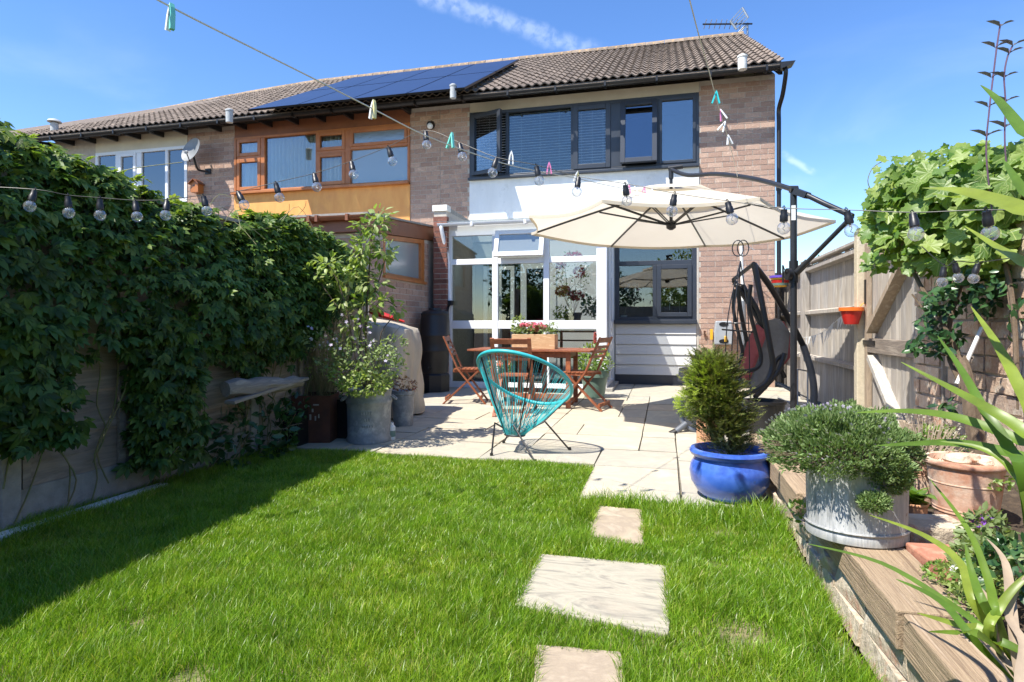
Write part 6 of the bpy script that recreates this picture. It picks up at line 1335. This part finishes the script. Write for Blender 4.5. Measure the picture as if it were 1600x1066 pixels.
# ================================================================ HANGING POTS, BUNTING
def halfpot(pos,r,h,m,mr,label,cat='hanging pot'):
    t=thing('hanging_pot',label,cat,pos); mb=MB(); mb.lathe([(r*.62,-h),(r*.95,-.03),(r*.97,0)],pos,20); mb.build('pot',m,t,smooth=True); mb=MB(); mb.lathe([(r*1.0,-.03),(r*1.08,-.025),(r*1.08,.01),(r*.93,.01),(r*.9,-.03)],pos,20); mb.build('rim',mr,t,smooth=True); return t
p=atX(1330,482,FXR-.13); t=halfpot(p,.105,.16,m_red,m_orl,'glossy red pot with orange rim hooked on the fence beside the gate')
mb=MB(); mb.tube([p+V((.08,0,.02)),p+V((.12,0,.06)),p+V((.13,0,.0))],.006,6); mb.build('hook',m_yel,t)
p=atX(1219,432,FXR-.13); t=halfpot(p,.15,.17,m_yel,m_purp,'yellow painted bucket with purple rim hooked on the far fence post')
mb=MB(); mb.lathe([(.128,-.11),(.137,-.06)],p,20,cap0=False); mb.build('painted_band',m_red,t,smooth=True)
mb=MB(); mb.lathe([(.118,-.15),(.127,-.112)],p,20,cap0=False); mb.build('painted_band',m_sage,t,smooth=True)
m_flag=mat('bunting_cloth',[(.82,.82,.8),(.76,.75,.73)],sc=5,rough=.9,trans=.3)
BN=thing('bunting','string of small off white triangular flags along the right fence','bunting',atX(1270,540,FXR-.1))
pl=smoothline([atX(*p) for p in((1200,462,FXR-.08),(1207,482,FXR-.08),(1222,505,FXR-.09),(1236,520,FXR-.1),(1255,527,FXR-.1),(1280,522,FXR-.12),(1300,508,FXR-.12),(1318,492,FXR-.1),(1342,486,FXR-.08))],6)
mb=MB(); mb.tube(pl,.003,4); mb.build('string',m_white,BN)
acc=0; last=pl[0]; n=0
for a,b in zip(pl,pl[1:]):
    acc+=(b-a).length
    if acc>.135:
        acc=0; d=(b-a).normalized(); w=.06; mb=MB(); q=a+V((random.uniform(-.02,.02),0,0)); mb.prism([q-d*w,q+d*w,q+V((random.uniform(-.04,.02),random.uniform(-.02,.02),-.15))],(.002,0,0)); mb.build('flag',m_flag,BN)
# ================================================================ ZINC TUB AND THYME
c=V((.78,2.62,.264)); c=V((atD(1337,800,2.26).x,atD(1337,800,2.26).y,.264)); print('tub',c)
ZT=thing('zinc_tub','big oval galvanised zinc tub of thyme standing on the sleeper','tub',c)
r=.168; mb=MB(); mb.lathe([(r*.96,0),(r*1.0,.004),(r*1.0,.03),(r*.975,.035),(r*1.0,.28),(r*1.03,.285),(r*1.03,.30),(r*.97,.30),(r*.95,.25),(0,.25)],c,48,sx=1.02,sy=.92)
mb.build('tub',m_zinc,ZT,smooth=True)
mb=MB(); mb.tube([c+V((r*1.025*math.cos(a),r*.925*math.sin(a),.045)) for a in np.linspace(0,2*math.pi,48,endpoint=False)],.0045,6,closed=True); mb.build('base_bead',m_zinc,ZT,smooth=True)
TH=thing('thyme','wide mound of grey green thyme with lilac flower heads in the zinc tub','herb',c+V((0,0,.26)))
n=30000; u=rnd_unit(n); u[:,2]=np.where(u[:,2]<-.35,-u[:,2],u[:,2]); ctr=np.array(atD(1312,706,2.3)); rad=RNG.uniform(.80,1.0,n); ln=np.array([NZ.noise(V((a*3,b*3,c_*3))) for a,b,c_ in u]); fine=np.array([NZ.noise(V((a*9,b*9,c_*9))) for a,b,c_ in u])
L=ctr+u*(rad*(1+.22*ln+.13*fine))[:,None]*np.array((.245,.25,.165)); 
THL=T_leaf(.17,.05,.1)
scatter('sprig',l_thyme,THL,L,u*.9+RNG.normal(0,.38,(n,3))+np.array((0,0,.55)),RNG.normal(0,.8,(n,3))+u*.3,RNG.uniform(.011,.023,n),TH,'stuff')
for q,r_,n in(((1380,745,2.15),(.09,.08,.055),4200),((1240,690,2.45),(.085,.10,.08),3200),((1212,690,2.6),(.045,.08,.05),1200),((1366,785,2.08),(.05,.04,.03),1200)):
    u=rnd_unit(n); L=np.array(atD(*q))+u*RNG.uniform(.6,1,n)[:,None]*np.array(r_); scatter('sprig',l_thyme,THL,L,u*.9+RNG.normal(0,.4,(n,3))+np.array((0,0,.45)),RNG.normal(0,.8,(n,3))+u*.3,RNG.uniform(.011,.021,n),TH,'stuff')
mb=MB()
for k in range(260):
    d=V(rnd_unit(1)[0]); d.z=abs(d.z)*.6-.12; e=V(ctr)+V((d.x*.29,d.y*.25,d.z*.16)); mb.tube([c+V((random.uniform(-.1,.1),random.uniform(-.08,.08),.26)),e.lerp(c+V((0,0,.34)),.4),e],.0016,3,caps=False)
mb.build('woody_stem',m_bark,TH,kind='stuff')
n=300; u=rnd_unit(n); u[:,2]=np.abs(u[:,2])*.9+.1; u[:,0]-=.12; L=ctr+u*np.array((.26,.26,.18)); scatter('flower',l_lilac,BLOB,L,u,u+.01,RNG.uniform(.005,.009,n),TH,'stuff')
# dry plant behind the tub
q=atD(1440,690,2.9); q_=thing('lavender','dead twiggy grey brown plant between thyme and terracotta pots','plant',(q.x,q.y,.2)); mb=MB()
for k in range(260): d=V(rnd_unit(1)[0]); d.z=abs(d.z); mb.tube([(q.x,q.y,.25),(q.x+d.x*.10,q.y+d.y*.1,.35+d.z*.08),(q.x+d.x*.22,q.y+d.y*.2,.38+d.z*.22)],.0016,3,caps=False)
mb.build('twigs',m_dry,q_,kind='stuff'); bush(q_,'leaf',(q.x,q.y,.48),(.2,.18,.16),900,LEAF,leafmat('dry_leaf',[(.36,.30,.24),(.42,.36,.3),(.3,.3,.2)],trans=.2),(.008,.016))
# terracotta pots
def tpot(c,r,h,label,m=m_terra,n=36,rings=True,soil=True):
    t=thing('terracotta_pot',label,'plant pot',c,'terracotta pots in the raised bed'); mb=MB()
    pr=[(r*.76,0),(r*.82,h*.16)]+([(r*.84,h*.165),(r*.84,h*.18),(r*.83,h*.185),(r*.835,h*.21),(r*.85,h*.215),(r*.85,h*.23),(r*.84,h*.235)] if rings else [])+[(r*.93,h*.62)]+([(r*.945,h*.625),(r*.945,h*.64),(r*.935,h*.645)] if rings else [])+[(r*.98,h*.88),(r*1.04,h*.895),(r*1.07,h*.93),(r*1.06,h*.98),(r*1.02,h),(r*.95,h*.99),(r*.92,h*.88),(0,h*.86)]
    mb.lathe(pr,c,n); mb.build('pot',m,t,smooth=True)
    return t
pz_=.2; c1=atD(1508,770,2.62); c1=V((c1.x,c1.y,.20)); t=tpot(c1,.142,.27,'large banded terracotta pot holding stones near the wall')
for a,b,r_ in((-.03,0,.055),(.06,-.04,.03),(.05,.05,.035)): mb=MB(); mb.lathe([(.0,-r_*.5),(r_*.8,-r_*.3),(r_,0),(r_*.8,r_*.45),(r_*.3,r_*.6),(0,r_*.62)],c1+V((a,b,.26)),9); mb.v=[(x+.006*NZ.noise(V((x*40,y*40,z*40))),y,z+.008*NZ.noise(V((x*30,y*30,z*30)))) for x,y,z in mb.v]; tag(mb.build('pebble',m_grstone,None,smooth=True),('largest' if r_>.05 else 'smallest' if r_<.032 else 'middle sized')+' pale stone lying in the large terracotta pot','stone')
c2=atD(1436,760,2.95); c2=V((c2.x,c2.y,.2)); tpot(c2,.13,.22,'pink brown terracotta pot behind the seedling pot')
c3=atD(1428,800,2.52); c3=V((c3.x,c3.y,.2)); tpot(c3,.05,.11,'tiny plain terracotta pot of bright green leaves beside the zinc tub',m_terrao,20,False)
q_=thing('seedling','bright green broad leaved seedling in the tiny terracotta pot','plant',c3+V((0,0,.1))); n=30; a=RNG.uniform(0,6.28,n); el=RNG.uniform(.1,1.1,n); leafparts(q_,'leaf',l_vine,T_leaf(.3,.08,.3),np.tile(np.array(c3+V((0,0,.11))),(n,1))+RNG.normal(0,.015,(n,3)),np.stack([np.cos(a)*np.cos(el),np.sin(a)*np.cos(el),np.sin(el)+.2],1),np.stack([-np.cos(a)*.5,-np.sin(a)*.5,0*a+1],1),RNG.uniform(.06,.10,n),300)
# bedding plants
def plantlet(u,v,d,r,n,m,label,cat='plant',sz=(.02,.04),fl=None,nf=0,name='bedding_plant'):
    p=atD(u,v,d); p.z=max(p.z,.2); t=thing(name,label,cat,(p.x,p.y,.18)); bush(t,'leaf',(p.x,p.y,p.z+r[2]*.3),r,n,LEAF,m,sz,top=True)
    if fl: bush(t,'flower',(p.x,p.y,p.z+r[2]*.8),(r[0]*.6,r[1]*.6,r[2]*.4),nf,BLOB,fl,(.009,.014),top=True,up=1.)
plantlet(1540,862,1.95,(.07,.08,.10),260,l_herb,'grey green plant with vivid purple flowers in the bed','flowers',(.02,.04),l_purple,46,'bellflower')
plantlet(1520,925,1.66,(.085,.10,.05),260,l_tree,'low pale green ground plant beside the sleeper','plant',(.012,.026),l_whitef,14)
plantlet(1475,905,1.85,(.06,.07,.035),240,l_vine,'low bright ground cover touching the sleeper edge','plant',(.010,.02),name='ground_cover')
plantlet(1520,960,1.5,(.05,.07,.05),260,l_tree,'fine leaved ground cover nearest the camera in the bed','plant',(.010,.02),name='ground_cover')
plantlet(1560,900,1.8,(.12,.12,.08),320,l_herb,'grey leaved plant behind the sword leaves at the right','plant',(.02,.045))
plantlet(1590,935,1.6,(.1,.1,.12),260,l_dark,'darker leafy plant at the right edge of the bed','plant',(.02,.04))
plantlet(1560,770,2.5,(.05,.05,.06),60,l_vine,'small weed by the foot of the big terracotta pot','weed',(.02,.035))
plantlet(1465,715,3.0,(.12,.1,.12),220,l_vine,'bushy green plant behind the large terracotta pot','plant',(.025,.045))
plantlet(1250,835,2.6,(.05,.14,.06),60,l_vine,'thin weeds rooted at the foot of the sleepers','weed',(.02,.035))
# ================================================================ SWORD LEAF PLANT
bs=V((.90,1.28,.26)); 
c=V((1.12,1.62,.2)); t=tpot(c,.11,.15,'terracotta pot half hidden behind the sword leaves at the right edge')
SWP=thing('sword_plant','tall plant with long arching sword shaped leaves in the right foreground','plant',c+V((0,0,.14)))
BL=[[(1600,1010,1.1),(1640,720,1.15),(1600,692,1.2),(1501,655,1.3),(1420,643,1.4),(1337,645,1.5)],
[(1610,1010,1.1),(1660,760,1.1),(1600,716,1.15),(1501,694,1.25),(1430,694,1.35),(1366,697,1.45)],
[(1640,900,1.0),(1620,680,1.05),(1590,600,1.1),(1552,530,1.2),(1517,479,1.3)],
[(1630,900,1.0),(1640,730,1.0),(1600,676,1.05),(1545,640,1.1),(1480,604,1.2),(1408,566,1.3)],
[(1600,1000,1.0),(1605,780,1.05),(1575,700,1.1),(1537,640,1.15),(1500,575,1.25),(1465,525,1.35)],
[(1680,600,.9),(1660,470,.95),(1600,413,1.0),(1555,385,1.1),(1508,354,1.2)],
[(1700,600,.85),(1680,380,.9),(1600,331,.95),(1530,307,1.05),(1490,298,1.1),(1441,294,1.2)],
[(1690,560,.9),(1660,380,.95),(1600,300,1.0),(1567,249,1.1)],
[(1700,460,.9),(1660,280,.95),(1600,208,1.0),(1560,158,1.1),(1532,133,1.15)],
[(1590,1070,1.0),(1551,1002,1.1),(1486,945,1.2),(1377,880,1.35),(1263,850,1.5)],
[(1575,1080,1.05),(1562,980,1.1),(1545,910,1.15),(1512,827,1.25),(1453,749,1.4)],
[(1575,1070,1.05),(1530,960,1.15),(1500,880,1.25),(1440,835,1.35),(1359,805,1.5)],
[(1590,1050,1.05),(1547,995,1.1),(1500,978,1.15),(1433,958,1.25)],
[(1590,1060,1.02),(1540,1000,1.05),(1500,990,1.12),(1451,987,1.2)],
[(1580,1070,1.05),(1545,960,1.1),(1520,900,1.15),(1508,850,1.2)],
[(1580,1080,1.05),(1548,1000,1.1),(1562,950,1.1),(1600,905,1.1),(1650,880,1.1)],
[(1570,1085,1.05),(1560,1010,1.1),(1600,1020,1.05),(1660,1060,1.0)],
[(1600,1000,1.0),(1610,820,1.05),(1580,735,1.1),(1530,700,1.15),(1470,690,1.2)],
[(1575,1080,1.05),(1530,1010,1.1),(1470,940,1.2),(1400,905,1.3)]]
for k,b in enumerate(BL):
    P=[atD(*p) for p in b]
    root=atD(1628+random.uniform(-14,14),1102,1.3)
    if b[0][1]<950: P=[root,root.lerp(P[1],.5)+V((.02,0,.03))]+P[1:]
    else: P=[root]+P[1:]
    mb=MB(); bezier_blade(mb,P,(.036 if k==6 else .024 if k<9 else .015)*random.uniform(.8,1.1),.3,V((-.3,-.8,.75)).normalized()); mb.build('blade',l_sword,SWP,smooth=True)
for k,b in enumerate(([(1590,1060,1.05),(1580,960,1.1),(1570,880,1.2),(1540,840,1.25)],[(1600,1060,1.05),(1560,1020,1.1),(1556,960,1.1),(1530,915,1.15)],[(1590,1070,1.02),(1600,1010,1.05),(1575,960,1.1),(1600,900,1.1)])):
    mb=MB(); bezier_blade(mb,[atD(*p) for p in b],.018,.3,V((.2,-.3,1)).normalized()); mb.build('dead_blade',m_dry,SWP,smooth=True,label='dry straw coloured blade')
# ================================================================ WALL CLIMBERS
VN=thing('grape_vine','bright green grape vine spilling over the top of the gate and garden wall','climbing plant',(1.8,5.0,0))
L=[];D=[];Nn=[];Sz=[]
def vcl(u,v,d,ru,rv,n,s=(.10,.16)):
    for _ in range(n):
        a=random.uniform(0,6.283); q=math.sqrt(random.random()); p=atD(u+math.cos(a)*q*ru,v+math.sin(a)*q*rv,d+random.uniform(-.22,.25)); L.append(p[:]); D.append((random.uniform(-.9,.2),random.uniform(-.6,.3),random.uniform(-1.,.1))); Nn.append((random.uniform(-1.,.1),random.uniform(-1,-.1),random.uniform(.3,1.1))); Sz.append(random.uniform(*s))
vcl(1365,330,4.4,22,14,12,(.05,.08)); vcl(1395,270,4.2,26,24,20,(.05,.09)); vcl(1440,250,4.1,40,18,22,(.05,.09)); vcl(1510,238,3.9,50,16,26,(.05,.09)); vcl(1420,305,4.2,48,48,60); vcl(1470,320,3.9,60,60,60); vcl(1530,320,3.6,60,60,60); vcl(1590,320,3.4,40,80,60); vcl(1395,345,4.3,38,30,36); vcl(1430,370,4.1,55,30,50); vcl(1500,380,3.8,60,30,60); vcl(1575,390,3.5,50,36,50); vcl(1550,250,3.7,60,30,40,(.07,.12)); vcl(1600,250,3.4,30,40,30); vcl(1380,330,4.4,26,18,20,(.07,.1))
Sz=np.array(Sz)*1.0; leafparts(VN,'leaf',l_vinev,LOBED,np.array(L),np.array(D),np.array(Nn),Sz,300)
n=1100; u_=RNG.uniform(1355,1600,n); v_=RNG.uniform(235,425,n); L=np.array([atD(a,b,4.1-(a-1355)/245*.7+RNG.uniform(-.1,.35))[:] for a,b in zip(u_,v_)]); kk=(v_>235+60*np.clip((1450-u_)/90,0,1)); L=L[kk]; n=len(L)
scatter('small_leaf',l_vine,LOBED,L,RNG.normal(0,.6,(n,3))+np.array((-.3,-.2,-.3)),RNG.normal(0,.4,(n,3))+np.array((-.4,-.5,.7)),RNG.uniform(.04,.09,n),VN,'stuff')
mb=MB()
for p in ([(1530,690,3.4),(1500,600,3.5),(1480,540,3.6),(1500,450,3.6),(1540,400,3.6)],[(1535,700,3.35),(1520,620,3.4),(1500,560,3.5),(1470,500,3.6),(1430,430,3.9),(1400,350,4.2)],[(1590,620,3.1),(1585,500,3.2),(1575,430,3.3),(1560,380,3.5)],[(1560,380,3.5),(1500,345,3.8),(1430,330,4.1),(1370,320,4.4)]):
    mb=MB(); mb.tube(smoothline([atD(*q) for q in p],5),.013,7); mb.build('vine_stem',m_bark,VN,smooth=True)
mb=MB(); mb.tube(smoothline([atD(1532,715,3.3),atD(1520,660,3.35),atD(1512,600,3.4),atD(1502,560,3.5)],5),[.05-.02*i/15 for i in range(16)],8); mb.build('trunk',m_bark,VN,smooth=True)
for tip in([(1372,318,4.3),(1362,300,4.3),(1356,282,4.3),(1364,262,4.3),(1380,252,4.3)],[(1400,300,4.2),(1385,290,4.2),(1375,300,4.2)]):
    mb=MB(); mb.tube(smoothline([atD(*q) for q in tip],4),.0035,4); mb.build('tendril',m_stemg,VN)
CL=thing('clematis','dark glossy small leaved climber hanging on the shaded garden wall','climbing plant',(1.8,4.5,0))
L=[]
for u,v,ru,rv,n in((1480,470,36,26,120),(1540,470,24,26,80),(1460,505,26,22,80),(1482,530,22,18,60),(1432,540,14,14,26),(1462,545,20,10,24),(1590,500,16,40,40),(1570,440,30,20,50),(1520,435,40,16,60),(1478,635,14,8,14)):
    for _ in range(n): a=random.uniform(0,6.283); q=math.sqrt(random.random()); L.append(atD(u+math.cos(a)*q*ru,v+math.sin(a)*q*rv,3.75-(u-1430)*.003+random.uniform(-.1,.15))[:])
L=np.array(L); n=len(L); leafparts(CL,'leaf',l_dark,LEAF,L,RNG.normal(0,.7,(n,3))+np.array((-.3,-.2,-.2)),RNG.normal(0,.4,(n,3))+np.array((-.5,-.5,.6)),RNG.uniform(.045,.075,n),200)
for p in ([(1515,640,3.5),(1500,560,3.6),(1470,520,3.7),(1425,460,3.85)],[(1440,545,3.8),(1475,555,3.7),(1520,560,3.6)],[(1590,640,3.1),(1583,520,3.2),(1572,440,3.3)]): mb=MB(); mb.tube(smoothline([atD(*q) for q in p],5),.006,5); mb.build('stem',m_bark,CL)
mb=MB(); mb.tube([atD(1534,512,3.5),atD(1495,600,3.45)],.011,7); single(mb,'cane',m_white,'white painted cane leaning on the garden wall','cane')
# tall shoots against the sky
HS=thing('honeysuckle','pair of tall purple stemmed shoots rising above the vine','climbing plant',atD(1545,260,3.3))
for pts,lv in(([(1550,330,3.3),(1541,240,3.3),(1546,170,3.3),(1553,110,3.3),(1558,70,3.3),(1563,38,3.3)],[(1541,214),(1544,168),(1549,122),(1555,75),(1563,42)]),([(1575,290,3.3),(1570,220,3.3),(1571,160,3.3),(1569,120,3.3),(1574,90,3.3),(1582,72,3.3)],[(1570,200),(1571,160),(1569,122),(1577,84),(1583,72)])):
    mb=MB(); mb.tube(smoothline([atD(*q) for q in pts],5),.0042,6); mb.build('stem',mat('purple_stem',[(.14,.07,.12),(.1,.06,.08)],sc=20,rough=.5),HS,smooth=True)
    for u,v in lv:
        for s in(-1,1):
            p=atD(u,v,3.3); tv,tf=T_leaf(.24,.1,.2); d=V((s*.85*CA,s*.85*SA,.55)); R=d.to_track_quat('Y','Z').to_matrix(); mb=MB(); z=.085 if v<200 else .1; mb.add([R@(V(q)*z)+p for q in tv],tf); mb.build('leaf',mat('dusky_leaf',[(.09,.10,.09),(.13,.12,.12)],sc=9,rough=.5,trans=.15),HS)
# ================================================================ INSIDE THE CONSERVATORY AND KITCHEN
q=atY(895,440,10.1); BG=thing('bougainvillea','crimson flowered potted plant behind the conservatory glass','house plant',(q.x,q.y,1.1))
c=V((q.x,10.1,1.02)); mb=MB(); mb.lathe([(.11,0),(.15,.2),(.16,.2),(.16,.24),(0,.2)],c,20); mb.build('pot',m_black,BG,smooth=True)
for u,v,rx,rz2,n in((880,455,.13,.09,150),(900,462,.14,.08,150),(905,425,.1,.09,60),(875,415,.09,.05,30),(895,400,.16,.06,50)): bush(BG,'bract',atY(u,v,10.05),(rx,.12,rz2),n,BLOB,l_red,(.025,.04))
bush(BG,'leaf',atY(895,430,10.1),(.3,.15,.42),260,LEAF,l_herb,(.03,.06)); bush(BG,'leaf',atY(925,480,10.),(.16,.15,.16),140,LEAF,l_dark,(.06,.12)); bush(BG,'leaf',atY(875,488,10.),(.12,.12,.1),120,LEAF,l_vine,(.04,.07))
mb=MB()
for k in range(14): mb.tube(smoothline([c+V((0,0,.2)),c+V((random.uniform(-.15,.15),0,.5)),c+V((random.uniform(-.3,.3),0,random.uniform(.6,1.05)))],3),.004,4)
mb.build('stem',m_bark,BG)
q=atY(990,450,YF+.35); OR=thing('orchid','white flowering orchid in a small white pot on the kitchen sill','house plant',(q.x,q.y,1.1)); bush(OR,'bloom',q,(.17,.08,.07),34,BLOB,l_whitef,(.03,.045)); mb=MB(); mb.lathe([(.045,0),(.06,.13),(.0,.12)],(atY(975,495,YF+.3).x,YF+.3,1.1),14); mb.build('pot',m_white,OR,smooth=True); mb=MB(); mb.tube(smoothline([(atY(975,495,YF+.3).x,YF+.3,1.2),(q.x-.1,YF+.32,1.5),q],4),.004,4); mb.build('stem',m_stemg,OR)
# ================================================================ TREES ROUND THE GARDEN (behind the camera, mirrored in the panes; and one beyond the fence)
def bigtree(x,y,h,r,label,n,seed,m=l_dark,z0=.8):
    t=thing('garden_tree',label,'tree',(x,y,0),'trees around the far end of the garden'); mb=MB(); mb.tube([(x,y,0),(x+.1,y,h*.45),(x,y+.1,h*.8)],[.16,.12,.04],8); mb.build('trunk',m_bark,t,smooth=True)
    u=rnd_unit(n); nn=np.array([NZ.fractal(V((a*2.2+seed,b*2.2,c_*2.2)),1,2,3) for a,b,c_ in u]); L=np.array((x,y,z0+(h-z0)/2))+u*((.82+.34*nn)*RNG.uniform(.6,1,n)**.5)[:,None]*np.array((r,r,(h-z0)/2)); scatter('crown',m,LEAF,L,RNG.normal(0,.6,(n,3)),u+RNG.normal(0,.4,(n,3))+np.array((0,0,.5)),RNG.uniform(.12,.24,n),t,'stuff')
bigtree(-2.6,-5.6,3.9,1.7,'dark bushy tree behind the lawn, mirrored in the left panes',2600,1); bigtree(1.0,-7.2,4.6,1.9,'taller tree behind the lawn, mirrored in the middle panes',2800,5,l_tree); bigtree(3.6,-5.2,3.6,1.6,'tree behind the right hand wall, mirrored in the kitchen window',2200,8); bigtree(-5.2,-3.5,4.2,1.8,'tree beyond the left fence, mirrored in the top left pane',2200,3)
bigtree(4.0,17.5,2.75,1.0,'small tree top just visible between the house corner and the fence',900,12,l_creep)
mb=MB(); mb.bb(-3.3,3.,-3.25,-3.2,0,1.8); single(mb,'end_fence',m_fencew,'plain board fence closing the far end of the lawn behind the viewer','fence')
